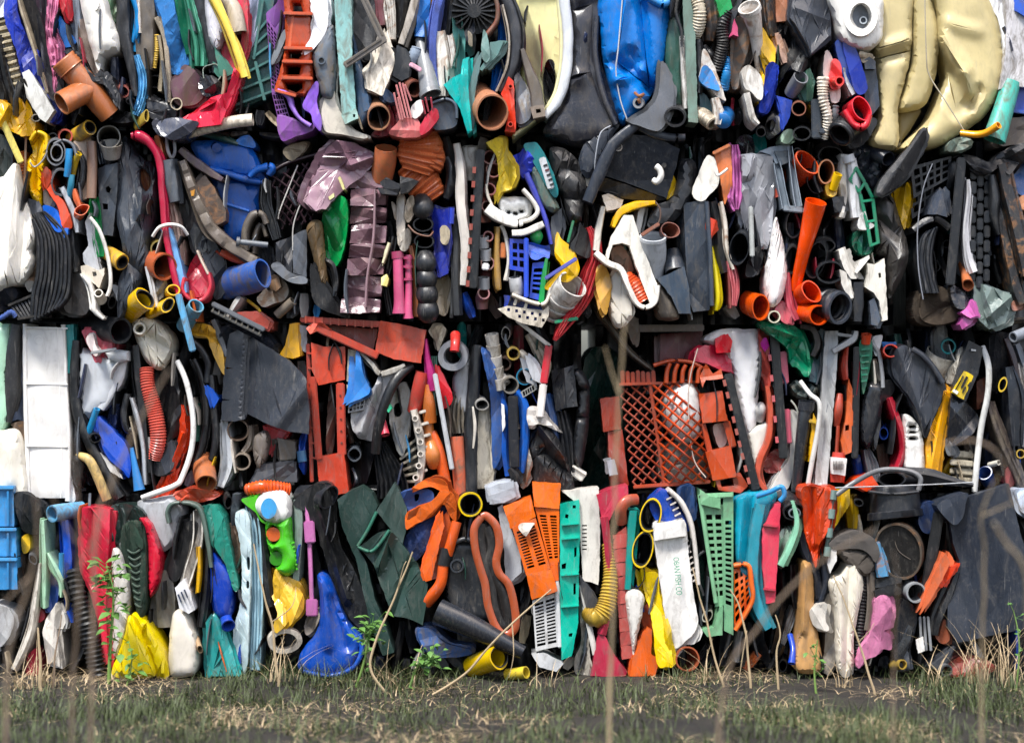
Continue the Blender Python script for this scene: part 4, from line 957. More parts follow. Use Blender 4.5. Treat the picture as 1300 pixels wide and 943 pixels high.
strip('outer_loop',O,O,'#524c47',[312,318,9,311,294,9,320,274,10,332,272,8,338,284,7],d=.09,p=t,c=.002,m='d',back=.12)
strip('inner_loop',O,O,'#453f3b',[322,322,6,324,298,7,332,284,6,338,300,6],d=.07,p=t,c=.002,m='d',back=.10)
t=T('bolt','long grey bolt lying across the folded rubber strap','bolt',320,314)
tube('shank',O,O,'#6b7076',[302,307,.13,340,311,.13],3.6,0,p=t,seg=12);tube('head',O,O,'#5a5e64',[300,306.6,.13,304,307.2,.13],6,2,p=t,seg=12)
t=T('canister','dark grey square canister beside the ochre bottle in the second row','canister',372,362)
poly('front_face',O,O,'#4a4e55',[372,298,390,291,389,352,372,346],d=.10,b=.008,c=.004,p=t,sm=0)
poly('side_face',O,O,'#33363c',[350,308,372,299,371,346,360,344,350,330],d=.07,b=.01,c=.006,p=t,sm=0)
poly('base_fold',O,O,'#5c6066',[345,336,354,333,368,346,388,352,388,360,368,358,348,344],d=.13,b=.010,R=4,c=.003,p=t)
poly('bottle','ochre dirty bottle crushed beside the green glossy film','bottle','#745c3c',[389,292,394,282,402,279,409,286,413,325,417,362,411,372,403,350,396,320],d=.09,b=.03,R=9,c=.008,m='d',cr=[(398,284,408,356,.02,6)])
strip('plastic_strip','orange red strip above the blue pipe','strip','#b8503a',[280,320,8,298,328,10,318,336,8],d=.09,c=.002,m='p')
tube('water_pipe','blue thick pipe with a crushed mouth in the second row','pipe','#2c56a0',[334,347,.17,318,352,.12,286,362,0],[19,20,20],2.4,sq=.72,sqa=1.57,dent=.12,m='d',seg=28)
t=T('handbag','red crumpled bag with an open mouth beside the pale blue strip','bag',250,382)
poly('back_panel',O,O,'#a3283a',[236,352,242,334,250,322,258,330,264,350,262,372,246,378,236,370],d=.07,b=.01,c=.012,p=t,m='p',r=2.8,an=(8,18))
strip('open_rim',O,O,'#c23a48',[234,352,5,232,368,5,242,380,5,258,380,6,267,364,5,264,346,4],d=.12,p=t,c=.002,back=.10)
strip('zip_edge',O,O,'#c9b9a8',[250,318,3,256,332,3,264,348,3],d=.125,p=t,c=.001,back=.03)
poly('rubber_sheet','dark navy sheet behind the blue thick pipe','sheet','#252d3a',[252,306,270,304,284,330,286,362,272,378,262,340],d=.07,b=.02,c=.008,m='k')
t=T('crumpled_disc','white crumpled disc with an orange smear below the dark grey canister','disc',350,390)
poly('disc',O,O,'#a39c92',[344,350,356,352,366,366,362,380,346,386,334,390,326,380,336,366],d=.06,b=.02,c=.01,p=t,m='r',r=3)
poly('insert',O,O,'#8a6a4e',[343,356,354,352,357,364,350,370,343,366],d=.095,b=.008,c=.003,p=t,sm=0,m='d')
tube('tube','brown grey short tube at the foot of the white crumpled disc','tube','#6d645a',[372,382,.10,352,400,.07],6,1.2,m='d')
tube('water_pipe','pale blue short pipe mouth below the red crumpled bag','pipe','#4a90ae',[249,388,.16,242,400,.12,234,414,.06],10.5,1.8,m='d',seg=22)
bar('batten','pale blue flat batten standing in front of the second and third rows','batten','#5fa6d0',(226,373),(245,446),8.5,d=.19,d2=.18,dep=.012,m='d')
t=T('vent_bar','grey slotted vent bar slanting at the foot of the second row','vent',300,426)
bar('top_rail',O,O,'#5d6066',(269,385),(336,419),6.5,d=.16,dep=.04,p=t);bar('bottom_rail',O,O,'#4b4a48',(268,394),(332,426),4,d=.15,dep=.04,p=t)
for i in range(9):
 f=(i + .5)/9
 bar('louvre',O,O,'#6a655c',(268 + 66*f,387 + 34*f),(266 + 66*f,394 + 32*f),2,d=.152,dep=.04,p=t,bev=0)
poly('crate_corner','faded red crate corner behind the grey slotted vent bar','crate piece','#a0473c',[300,396,326,395,343,408,340,418,322,410],d=.10,b=.008,c=.002,sm=0)
# mauve films
poly('plastic_film','mauve glossy crumpled film at the top of the second row','film','#7b5f6c',[427,178,446,181,470,193,476,204,456,226,440,236,424,250,410,266,398,268,385,256,392,232,402,212,414,190],d=.14,b=.015,R=6,c=.016,m='g',r=3.4,an=(14,16),cr=[(430,180,445,210,.03,9),(400,215,440,236,-.025,7),(392,236,424,250,-.02,7),(445,210,472,200,.025,8)],sm=0)
t=T('crate_stack','mauve brown stack of crushed trays standing in the second row','trays',455,398)
ys=[218,240,262,285,310,328,350,378,398]
for i in range(8):
 a,b=ys[i],ys[i + 1];xa=446 - max(0,a - 300)*.16;xb=491 - max(0,a - 300)*.10
 poly('tray',O,O,('#6f545c','#775b63','#684d54')[i % 3],[(xa,a + 1),(xa + 20,a - 1),(xb,a + 2),(xb - 2,b - 2),(xa + 22,b),(xa - 2,b - 1)],d=.10 + (.012 if i % 2 else 0),b=.016,R=5,c=.010,p=t,m='g',sm=0,r=3,back=.12,tilt=(.1,.2 if i % 2 else -.2),an=(12,12))
strip('strap',O,O,'#8a6f76',[476,240,3,474,300,3,466,352,3,464,390,3],d=.15,p=t,c=.001,back=.05)
tube('bucket','worn orange and white pail crushed below the top bale','pail','#ad5f3c',[490,188,.12,488,206,.10,484,228,.07],[14,15,14],1.4,m='r',seg=26)
# orange corrugated pipe
t=T('corrugated_pipe','peach orange corrugated pipe folded over in the second row','pipe',535,255)
strip('upper_run',O,O,'#c96f47',[531,170,50,534,186,58,531,204,54,527,218,36],d=.11,pr='r',a=.45,rib=(8,.006),c=0,p=t,m='g',nu=18,back=.1)
strip('lower_run',O,O,'#c46a43',[516,208,30,530,224,46,544,240,44,552,252,30],d=.08,pr='r',a=.5,rib=(8,.006),c=0,p=t,m='g',nu=16,back=.1)
strip('side_fold',O,O,'#bd6640',[556,184,10,556,200,20,550,214,18],d=.12,pr='r',a=.6,rib=(7,.005),c=0,p=t,m='g',nu=10,back=.1)
t=T('bracket','black four bladed bracket below the orange corrugated pipe','bracket',508,250)
for pts in ([482,232,490,225,508,234,506,246,486,238],[508,224,520,226,532,230,518,244,508,246],[479,238,506,244,504,248,484,246]):
 poly('blade',O,O,'#25252a',pts,d=.18,b=.006,c=.003,p=t,sm=0,m='k',back=.05)
t=T('dried_clump','off white torn moulding hanging below the black bracket','moulding',512,318)
poly('central_leaf',O,O,'#b9b1a6',[504,250,513,248,514,290,508,312,504,300],d=.12,b=.008,c=.006,p=t,m='d')
poly('side_leaf',O,O,'#a79a88',[516,256,524,248,527,268,519,282,514,276],d=.13,b=.008,c=.006,p=t,m='d')
poly('side_leaf',O,O,'#9a8e80',[497,256,503,262,506,284,500,274],d=.11,b=.006,c=.004,p=t,m='d')
poly('lower_leaf',O,O,'#c0bab0',[506,300,518,290,522,302,516,318,508,316],d=.12,b=.008,c=.008,p=t,m='d')
cable('string',O,O,'#6b4a3c',[518,286,.14,528,296,.15,544,300,.14,550,294,.12],1.2,p=t)
poly('plastic_film','vivid green glossy film hanging below the mauve crumpled film','film','#0c8f47',[416,252,424,248,436,250,441,262,440,300,432,330,425,338,418,322,415,290],d=.11,b=.012,c=.008,m='g',an=(9,40))
poly('paper_scrap','pale yellow paper scrap caught in the mauve crumpled film','scrap','#d6cf8e',[429,226,432,224,438,240,435,241],d=.19,b=.003,c=.001,sm=0)
poly('paper_scrap','small pale yellow scrap above the vivid green film','scrap','#d9d49a',[417,250,424,245,425,250,418,254],d=.17,b=.003,c=.001,sm=0)
poly('paper_scrap','pale yellow scrap beside the two pink pipes','scrap','#d9cf7e',[484,352,491,348,494,354,491,364,484,362],d=.14,b=.005,c=.004,sm=0)
strip('paper_scrap','long thin cream scrap beside the mauve tray stack','scrap','#cfc9a8',[494,308,4,490,322,4,486,334,3],d=.13,c=.002)
strip('rubber_strip','black shiny strip between the mauve trays and the pink pipes','strip','#222428',[500,300,9,494,335,8,490,360,6,496,400,6],d=.08,m='k')
poly('rubber_fin','black curved fin below the ochre bottle','fin','#26282d',[394,336,402,344,420,374,440,402,428,400,408,392,396,376],d=.11,b=.012,c=.004,m='k')
strip('rubber_strip','black hooked strip below the vivid green film','strip','#1e2024',[412,330,7,422,338,8,426,360,7,424,376,5],d=.10,m='k')
t=T('toy_pipes','pair of pink moulded pipes standing side by side in the second row','pipes',512,404)
tube('wide_pipe',O,O,'#b04a6e',[505,322,.11,506,360,.12,507,384,.12,507,398,.12],[6.5,6.5,7,9],1.4,p=t,m='g')
tube('wide_collar',O,O,'#a03f62',[504,319,.11,505,328,.11],8,2,p=t)
tube('narrow_pipe',O,O,'#b04a6e',[518,324,.10,519,360,.11,518,394,.12,518,404,.12],[5,4.5,5.5,7],1.2,p=t,m='g')
for y in (326,337,353):tube('narrow_collar',O,O,'#a03f62',[(518,y,.11),(518,y + 3,.11)],6.6,1.5,p=t)
strip('plastic_strip','brown orange strip beside the pair of pink pipes','strip','#96552e',[521,312,7,527,350,7,528,402,7],d=.09,c=.002)
t=T('bellows','black rubber bellows standing beside the pair of pink pipes','bellows',541,408)
for i,y in enumerate((262,285,306,332,352,372,393)):
 x=536 + i*1.1
 if i in (1,2):tube('open_ring',O,O,'#26282c',[(x,y,.13),(x + 2,y - 2,.02)],13,2,p=t,m='k',sq=.72,sqa=0,seg=22)
 else:tube('pleat',O,O,'#2a2d33',[(x,y - 10,.09),(x,y - 6,.10),(x + 1,y + 4,.115),(x + 1,y + 10,.09)],[9,12.5,14,9],1.5,p=t,m='k',seg=24)
poly('panel','dark royal blue panel with a torn beige patch','sheet','#1f2a88',[547,262,560,266,572,264,574,300,566,346,556,352,551,322],d=.10,b=.01,c=.006,m='p',sm=0)
poly('torn_patch','torn beige paper patch on the dark royal blue panel','paper','#a89c84',[559,290,566,286,571,296,568,310,560,308],d=.122,b=.004,c=.003,m='d',back=.02)
cable('blue_bar','short blue rod clipped beside the dark royal blue panel','rod','#2a3ca8',[574,264,573,284],3.2,d=.13)
strip('tube_strip','dark grey soft strip beside the white soft strip','strip','#4b4d50',[578,272,8,580,310,10,580,350,10,582,400,12],d=.10,c=.004,m='k')
strip('foam_strip','white soft strip hanging in the second row beside the notched black rail','strip','#d0cac2',[580,182,9,585,215,13,586,260,15,592,310,14,588,362,9],d=.12,c=.005,m='m')
strip('hose_coil','black hose folded beside the white soft strip','hose','#24272e',[566,200,10,572,215,13,572,236,14,566,252,9],d=.09,c=.006,m='k')
tube('rod_tube','pale grey tube end at the top of the notched black rail','tube','#a5a49f',[597,186,.10,598,206,.09,599,226,.07],10,1.4,m='d')
t=T('notched_rail','black rail with red notches running down the second row','rail',604,378)
u=bar('rail',O,O,'#23272c',(610,190),(600,366),11.5,d=.16,dep=.04,p=t,m='k')
for i in range(9):
 y=212 + i*18;x=603.5 - (y - 190)*.057
 bar('notch',O,O,'#8a4238',(x,y),(x - .5,y + 8),4.5,d=.168,dep=.03,p=u,bev=0)
t=T('connector_stack','brick red pipe connectors stacked beside the notched black rail','connectors',622,385)
for i,(x,y,r,c_) in enumerate(((622,200,9,'#7c3f36'),(626,216,10,'#8a4c40'),(622,240,8,'#7a3a34'),(619,262,8,'#6f3a34'),(620,300,7,'#7c3b3c'),(619,334,9,'#7a4145'),(614,372,8,'#8a5a5c'))):
 tube('connector',O,O,c_,[(x,y,.12),(x - 2,y + 6,.06),(x - 2,y + 20,.05)],[r,r,r*.85],1.8,p=t,dent=.15,m='d')
for x,y in ((613,300),(616,316),(614,352)):tube('grey_sleeve',O,O,'#8b8f94',[(x,y,.11),(x,y + 14,.10)],[7.5,8],1.4,p=t)
bar('sticker',O,O,'#d8d6d8',(612,338),(621,339),9,d=.16,dep=.05,p=t)
strip('handle','tan smooth handle beside the stacked brick red connectors','handle','#a07c40',[632,288,6,631,325,7,632,360,9,634,368,7],d=.12,c=.001)
bar('block','small orange block beside the tan smooth handle','block','#b86a3a',(639,308),(638,328),8,d=.12,dep=.05)
poly('plastic_sheet','lemon yellow folded sheet hanging below the top bale','sheet','#dfc23e',[617,181,630,175,638,176,641,194,654,214,656,224,650,240,636,244,628,260,627,246,633,228,631,200],d=.13,b=.008,c=.008,m='p',cr=[(640,190,648,236,-.02,6)],sm=0,r=3)
t=T('clip','violet blue crumpled clip with a long curved tail','clip',680,316)
poly('crumpled_head',O,O,'#2b3bb4',[649,200,660,194,666,188,678,202,678,214,672,220,664,226,656,214],d=.12,b=.012,c=.014,p=t,m='g',r=2.6,an=(7,8))
strip('tail',O,O,'#4248a8',[668,220,8,680,246,7,692,276,6,700,310,5],d=.12,p=t,c=.002,back=.06)
t=T('toolbox','teal case with a printed label leaning in the second row','case',690,250)
poly('shell',O,O,'#136a70',[665,186,674,181,684,184,700,214,709,244,703,250,692,234,678,208],d=.14,b=.012,R=5,c=.002,p=t,m='p')
u=bar('label_plate',O,O,'#b8bcc0',(688,200),(700,240),9,d=.162,d2=.162,dep=.01,p=t)
for i in range(5):bar('print_mark',O,O,('#1a1d20','#5a2a30')[i==1],(690 + i*2.1,211 + i*6),(695 + i*2.1,209 + i*6),2.6,d=.1645,dep=.004,p=u,bev=0)
poly('case_scrap','olive and teal smooth casing below the teal case','casing','#4a615c',[674,214,684,212,698,240,710,262,702,270,690,262,680,240],d=.12,b=.02,R=7,c=.004,m='d')
poly('shoe','dusty black crushed boot upper beside the teal case','boot','#343436',[697,190,714,188,732,202,743,226,743,252,737,284,724,282,714,252,702,220],d=.12,b=.035,R=14,c=.008,m='k',cr=[(718,215,740,220,-.02,8),(716,252,742,254,-.02,5),(724,270,738,276,.02,6)])
poly('shoe_toe','dusty black boot toe below the crushed boot upper','boot','#2f3033',[736,282,742,290,757,308,752,318,746,328,730,320,724,312,732,298],d=.14,b=.02,c=.01,m='k')
poly('panel_scrap','slate flat scrap behind the dusty black boot','scrap','#52565e',[700,276,713,264,714,288,704,326,698,322],d=.10,b=.006,c=.003,sm=0)
t=T('white_bowl','white plastic bowl with a split band and round holes','bowl',650,296)
poly('bowl',O,O,'#c6c8c9',[632,254,645,250,672,252,676,266,668,280,640,280],d=.08,b=.025,R=12,c=.002,p=t,holes=[[644,268,648,268,647,271,644,271],[652,269,657,270,656,273,652,272],[660,267,664,267,664,270,660,270]],r=2.6)
strip('front_band',O,O,'#dedbd4',[618,264,14,632,274,15,652,283,11,664,283,6],d=.15,p=t,pr='f',c=.001,back=.05)
strip('lower_band',O,O,'#d5d2cb',[650,296,8,668,294,9,690,284,8],d=.15,p=t,pr='f',c=.001,back=.05)
strip('side_band',O,O,'#d9d5cc',[664,240,5,676,254,5,683,268,6,674,278,5,660,282,5],d=.13,p=t,c=.001,back=.06)
strip('support',O,O,'#d3cec4',[636,286,5,642,300,5,646,330,5,642,356,6],d=.12,p=t,c=.002)
tube('ball','green round knob behind the blue basket','knob','#2a9a4c',[681,294,.10,681,300,.12,681,308,.10],[5,8.5,5],0)
t=T('basket','bright blue broken basket in the second row','basket',668,380)
grate('slotted_side',O,O,'#2443b8',[647,303,668,304,670,346,647,342],2,3,.35,.4,d=.14,th=.03,p=t)
bar('corner_post',O,O,'#2a4cc0',(668,302),(668,378),6,d=.16,dep=.06,p=t)
poly('torn_flap',O,O,'#3c60c6',[671,308,690,312,698,312,697,328,690,326,682,330,673,326],d=.14,b=.008,c=.010,p=t,r=2.6)
grate('rung_side',O,O,'#2a4ab8',[676,334,692,332,688,382,672,378],1,5,.3,.45,ed=.16,d=.13,th=.02,p=t)
strip('plastic_strip','green narrow strip beside the bright blue basket','strip','#168a45',[694,328,4,690,355,7,687,384,8],d=.13,pr='f',c=.001)
t=T('yellow_hose_bag','bright yellow twisted sheet beside the blue violet strip','sheet',712,368)
poly('upper_lobe',O,O,'#d9ac14',[707,295,714,304,726,314,734,330,735,345,728,354,714,352,712,336,704,322],d=.13,b=.012,c=.010,p=t,m='g')
poly('lower_lobe',O,O,'#dcb018',[714,344,730,348,722,358,710,358,698,368,691,364,702,352],d=.15,b=.010,c=.006,p=t,m='g')
bar('strip','blue violet flat strip crossing the bright yellow twisted sheet','strip','#555ba8',(692,354),(732,328),5,d=.18,dep=.008)
strip('film_strip','long red crumpled film trailing below the dusty boot toe','film','#b83a40',[748,288,6,753,302,9,756,325,12,748,352,16,736,385,12,716,410,9,704,432,5],d=.13,pr='p',nf=3,c=.008,m='p',back=.05)
bar('splinter','thin green splinter above the bright yellow twisted sheet','splinter','#2d7a54',(728,280),(721,308),3.5,d=.16,dep=.01)
bar('splinter','thin green splinter below the white ribbed socket','splinter','#1f8a62',(704,409),(734,404),4.5,d=.14,dep=.01)
t=T('pipe_socket','white ribbed pipe socket open at the foot of the second row','pipe',712,405)
tube('socket',O,O,'#c8c6c2',[727,361,.17,716,374,.13,700,392,.05],[20,20,19],2,p=t,seg=30,m='d')
for x,y in ((716,374),(709,382),(702,390)):tube('raised_ring',O,O,'#b9b6b1',[(x,y,.13 - (716 - x)*.0045),(x - 1.6,y + 2,.122 - (716 - x)*.0045)],21.5,3,p=t,seg=30)
t=T('colander','off white plastic colander panel over a blue insert','colander',665,415)
poly('pierced_panel',O,O,'#cbc2b2',[632,392,644,388,672,392,690,394,697,388,696,402,688,416,662,410,644,402],d=.15,b=.005,c=.001,p=t,sm=0,r=2.4,m='d',th=.012,
     holes=[[(644 + i*10 + (4 if j else 0),391 + i*1.6 + j*7),(647.5 + i*10 + (4 if j else 0),391 + i*1.6 + j*7),(647.5 + i*10 + (4 if j else 0),395 + i*1.6 + j*7),(644 + i*10 + (4 if j else 0),395 + i*1.6 + j*7)] for i in range(5) for j in range(2) if not (i==0 and j)])
poly('blue_insert',O,O,'#2440b0',[640,374,660,378,690,390,688,410,660,404,640,396],d=.10,b=.005,c=.003,p=t,sm=0)
strip('upper_rim',O,O,'#d2cabb',[650,374,5,670,382,5,690,386,5,698,374,4],d=.16,p=t,c=.001,back=.04)
for x,y in ((656,382),(669,387)):bar('divider',O,O,'#cbc2b2',(x,y - 4),(x - 3,y + 6),4,d=.15,dep=.04,p=t)
tube('white_cup','white bent cup beside the bright blue basket','cup','#bfc0c2',[654,352,.13,656,366,.12,658,378,.08],[10,11,9],1.4,sq=.8,dent=.15)
# black engine cover
t=T('engine_cover','large black moulded cover with a strap fold and bolts in the second row','cover',800,258)
poly('front_plate',O,O,'#2b3340',[768,198,780,180,792,170,834,174,863,190,858,214,846,252,806,236,764,222],d=.16,b=.010,R=5,c=.004,p=t,m='k',sm=0,r=4,tilt=(0,-.2),an=(50,50))
poly('lower_face',O,O,'#222429',[763,224,806,238,846,253,824,256,790,252,760,242],d=.13,b=.012,R=5,c=.004,p=t,m='k',sm=0,tilt=(0,-.5))
strip('strap_fold',O,O,'#353d4b',[746,256,14,760,222,16,776,188,15,796,168,13,811,157,12],d=.20,p=t,pr='r',a=.4,c=.002,m='k',back=.10)
strip('top_flange',O,O,'#3a4250',[808,158,12,830,168,13,850,174,10,870,174,8],d=.19,p=t,pr='r',a=.4,c=.002,m='k',back=.10)
poly('side_wall',O,O,'#39414f',[735,200,744,180,762,166,786,158,776,176,762,204,748,226,738,218],d=.13,b=.012,R=7,c=.006,p=t,m='k',r=4)
u=tube('bolt',O,O,'#8d8780',[785,187,.19,785,187,.15],5.5,1.8,p=t,seg=14,m='d');tube('bolt_core',O,O,'#5f5b57',[785,187,.185,785,187,.15],3,0,p=u,seg=6)
tube('bolt_hole',O,O,'#0d0e10',[843,210,.182,843,210,.15],3.2,0,p=t,seg=14)
cable('bracket_wire',O,O,'#9fa4ac',[775,160,.17,762,170,.19,756,200,.19,755,220,.18],.8,p=t)
tube('hook_tube','white curved tube hook lying on the black moulded cover','hook','#dedcd6',[833,211,.205,838,216,.21,839,224,.21,834,231,.205,829,228,.20],[4.2,4,4,4,3.6],1)
poly('scrap','crinkled yellow scrap behind the edge of the black moulded cover','scrap','#c9a51e',[853,222,860,238,854,248,846,252],d=.12,b=.008,c=.006)
poly('box','white striped carton below the black moulded cover','box','#d8d2c8',[764,248,772,246,792,254,788,264,770,268],d=.13,b=.01,c=.004,sm=0)
poly('scrap','cream cut scrap between the boot and black moulded cover','scrap','#bdb4a4',[740,219,752,221,750,238,744,236],d=.12,b=.006,c=.002,sm=0)
strip('plastic_flap','golden yellow curved flap under the black moulded cover','flap','#dca918',[779,288,5,786,272,9,802,262,11,832,257,5],d=.16,pr='f',c=.003,m='g',back=.06)
t=T('broken_chair','white plastic chair frame with a looped arm in the second row','chair',800,398)
poly('leg_frame',O,O,'#dbd7cd',[792,273,803,273,812,300,824,334,834,360,834,378,826,386,816,362,799,312,790,308,778,311,772,330,769,324,776,300],d=.17,b=.012,R=4,c=.002,p=t,sm=0,r=3,back=.06)
strip('looped_arm',O,O,'#e0dcd3',[756,320,8,772,334,8,788,342,8,798,364,7,808,384,6,820,390,6,832,382,7,834,362,8],d=.19,p=t,pr='f',c=.001,back=.05)
strip('tape_arm',O,O,'#cfcabf',[766,262,6,760,290,9,757,318,9],d=.15,p=t,pr='f',c=.002,back=.05)
strip('plastic_strip','short white strip behind the white chair frame','strip','#c9c9c6',[816,262,10,812,280,9,810,296,8],d=.11,pr='f',c=.002)
poly('jug','white milky jug side inside the looped chair arm','jug','#cdc6ba',[776,346,784,336,792,350,802,380,806,396,796,412,784,416,774,398,770,372],d=.12,b=.02,R=9,c=.006,m='m')
poly('banana_tube','amber yellow curved bottle beside the white milky jug','bottle','#cf9c48',[758,338,768,338,776,356,776,372,770,398,765,396,760,380,756,360],d=.14,b=.02,c=.005,m='g')
tube('corrugated_hose','orange corrugated hose end inside the looped chair arm','hose','#c8502c',[794,350,.12,806,364,.13,817,382,.13],[8,12,12],1.6,ridge=(4,.8),seg=22)
poly('cup_scrap','brown and cream broken cups inside the white chair frame','cups','#8a6a58',[776,318,790,312,800,328,804,344,792,350,780,340],d=.10,b=.015,c=.014,m='d')
t=T('pail','pale grey plastic pail under a brown cone in the second row','pail',830,352)
tube('pail_body',O,O,'#aeb4bb',[829,302,.17,831,322,.14,833,352,.10],[16,15,9],1.5,p=t,seg=26)
tube('pail_rim',O,O,'#bfc4c9',[829,300,.173,829,304,.168],17,2.4,p=t,seg=26)
tube('horn_tube','brown open cone mouth above the pale grey pail','cone','#7d4c3e',[851,292,.17,840,300,.08],[13,7],1.3,sq=.8,seg=20)
bar('rod','brown stick resting on the pale grey pail','stick','#8a5a48',(814,299),(837,284),5,d=.20,dep=.015)
cable('wire','rusty wire curling beneath the black rubber sleeve','wire','#5a463c',[832,256,838,266,838,278,834,286],1.1,d=.19)
poly('rubber_sleeve','black curved rubber sleeve beside the white cutting board','sleeve','#2a2e35',[862,204,878,202,884,212,882,238,872,262,852,284,834,290,822,286,832,262,852,252,860,228],d=.13,b=.03,R=11,c=.005,m='k')
poly('cutting_board','white cutting board with a rounded top in the second row','board','#dedad0',[896,200,903,198,909,206,913,230,904,244,890,256,879,246,886,222],d=.16,b=.008,R=4,c=.001,m='p',back=.02)
t=T('orange_crate','orange crate corner with a pink fold beside it','crate',920,260)
poly('panel',O,O,'#cc7444',[906,193,924,184,928,186,930,238,920,260,914,226],d=.15,b=.010,R=4,c=.003,p=t,sm=0)
bar('lip',O,O,'#d68352',(905,195),(927,184),4.5,d=.172,dep=.03,p=t)
strip('film','orchid pink glossy crumpled film beside the orange crate corner','film','#b465a0',[933,184,9,935,205,13,936,232,13,935,250,16,935,266,6],d=.15,pr='p',nf=3,c=.010,m='g')
cable('clip_wire','small pale twisted clip lying on the orange crate corner','clip','#cfcac2',[908,218,911,223,918,219,924,214],1.7,d=.185)
t=T('fuel_tank','tall black flat tank standing in the second row','tank',885,398)
poly('front_face',O,O,'#2a323d',[868,258,896,254,900,300,903,378,900,394,880,396,873,380,870,310],d=.15,b=.014,R=5,c=.003,p=t,sm=0,r=4,m='p')
strip('edge_ridge',O,O,'#343d49',[897,256,6,901,310,6,904,388,6],d=.168,p=t,c=.001,m='p')
strip('side_face',O,O,'#1f252d',[862,262,12,865,310,12,868,352,10],d=.11,p=t,c=.003,pr='s')
t=T('bottle','slate bottle with a slanted shoulder beside the tall black tank','bottle',855,406)
poly('shoulder_face',O,O,'#33404f',[834,354,852,346,869,338,875,366,877,398,862,398,852,376],d=.17,b=.010,R=5,c=.003,p=t,sm=0)
poly('dusty_body',O,O,'#4a443f',[834,358,844,366,856,384,862,404,846,406,834,398],d=.13,b=.02,R=8,c=.005,p=t,m='d')
tube('neck',O,O,'#2a313b',[855,318,.10,856,332,.12,858,346,.14],[8,12,14],1.5,p=t)
strip('plastic_strip','acid yellow thin strip beside the tall black tank','strip','#d4c41c',[903,312,3,908,345,7,911,378,8,909,394,5],d=.14,c=.001,m='g')
strip('rubber_strip','dark grey long strip beside the acid yellow strip','strip','#3c4148',[904,256,10,911,290,12,914,325,12,920,346,9],d=.13,c=.003,m='k')
poly('red_part','orange red broken moulding beside the tall black tank','moulding','#c43a20',[900,275,910,280,912,292,905,300,902,310,899,296],d=.16,b=.008,c=.006,sm=0)
strip('film_strip','thin ragged white strip beside the wide black hose mouth','strip','#cfc8bc',[916,256,4,921,285,5,923,315,5,931,342,4],d=.15,c=.003,m='r')
strip('film_strip','pink and white torn film below the wide black hose mouth','film','#c26a70',[927,330,8,932,350,11,934,370,9,932,388,6],d=.13,pr='p',c=.005)
tube('hose_mouth','wide black hose mouth beside the silver folded sheet','hose','#2e343d',[938,316,.17,946,306,.02],[22,20],2,sq=.58,sqa=1.4,m='k',seg=28)
poly('metal_sheet','silver grey folded glossy sheet hanging in the second row','sheet','#96989e',[942,197,960,195,978,196,983,240,980,296,974,316,967,316,962,292,956,262,946,292,940,270,942,230],d=.13,b=.012,R=6,c=.012,m='g',sm=0,r=3.4,cr=[(944,232,976,230,-.02,5),(964,240,970,310,.03,9),(955,200,950,226,.02,10)])
bar('tube_rod','pale grey flat rod hanging on the silver grey sheet','rod','#a4a7a5',(953,262),(955,326),6,d=.18,dep=.015)
poly('bag_scrap','black crushed scrap below the silver grey sheet','scrap','#2a2c31',[955,318,968,314,968,330,958,350,946,348],d=.11,b=.012,c=.012,m='k')
t=T('appliance','blue grey broken appliance frame in the second row','appliance',1000,268)
poly('top_panel',O,O,'#8592a0',[964,192,982,186,1003,184,1004,204,985,208,978,196],d=.14,b=.006,R=3,c=.002,p=t,sm=0)
poly('dark_window',O,O,'#37414b',[983,192,1002,191,1002,206,990,210],d=.155,b=.003,R=3,c=.001,p=t,sm=0,back=.03)
strip('left_post',O,O,'#7c8894',[986,206,9,992,235,10,998,264,10],d=.15,p=t,pr='u',c=.002)
strip('right_post',O,O,'#8a95a0',[1003,186,6,1008,225,8,1014,262,9],d=.15,p=t,pr='u',c=.002)
bar('base_rail',O,O,'#7b858f',(994,264),(1020,267),8,d=.16,dep=.04,p=t)
poly('red_scrap','small orange red scrap behind the blue grey appliance frame','scrap','#c04a32',[981,234,987,232,988,250,982,252],d=.12,b=.006,c=.003,sm=0)
tube('hose_mouth','black oval hose mouth beside the blue grey appliance frame','hose','#2a2e36',[1011,200,.14,1014,196,.02],13,1.8,sq=.55,sqa=1.4,m='k')
tube('pipe','orange pipe with an oval mouth at the top of the second row','pipe','#d25228',[1025,206,.17,1016,216,.10,1004,228,.02],[19,18,16],2,sq=.58,sqa=1.5,seg=26,m='g')
t=T('pipe','brown pipe mouth inside a black torn sleeve in the second row','pipe',1048,238)
tube('core',O,O,'#96603a',[1049,218,.17,1040,222,.05],[16,15],2,p=t,sq=.66,sqa=1.5,seg=24)
strip('sleeve',O,O,'#2b2e35',[1036,204,7,1036,226,9,1042,244,7],d=.15,p=t,c=.003,m='k')
tube('hose_mouth','black folded hose mouth above the brown pipe','hose','#303238',[1054,198,.12,1050,190,.02],16,1.8,sq=.75,dent=.15,m='k')
tube('hose_mouth','black crushed hose mouth below the orange oval pipe','hose','#26292f',[1034,232,.14,1028,222,.04],15,1.8,sq=.6,sqa=1.8,dent=.12,m='k')
t=T('tap','yellow tap toy with a short spout above the black box','tap',1056,252)
tube('spout',O,O,'#d9b020',[1064,221,.17,1057,240,.15],6,1.5,p=t,m='g')
poly('knob',O,O,'#cfa63a',[1048,236,1056,232,1063,240,1060,249,1050,248],d=.16,b=.012,c=.008,p=t,r=2.2,an=(5,5))
poly('box','black square box behind the bright orange flared tube','box','#22262c',[1056,250,1076,250,1078,268,1060,270],d=.13,b=.008,c=.003,sm=0)
strip('bottle','white crumpled bottle beside the green truss strip','bottle','#c9c6c0',[1072,196,12,1070,225,13,1072,252,12,1068,276,8],d=.12,c=.008,m='m')
t=T('bottle','white smooth bottle with a cap leaning beside the green truss strip','bottle',1086,285)
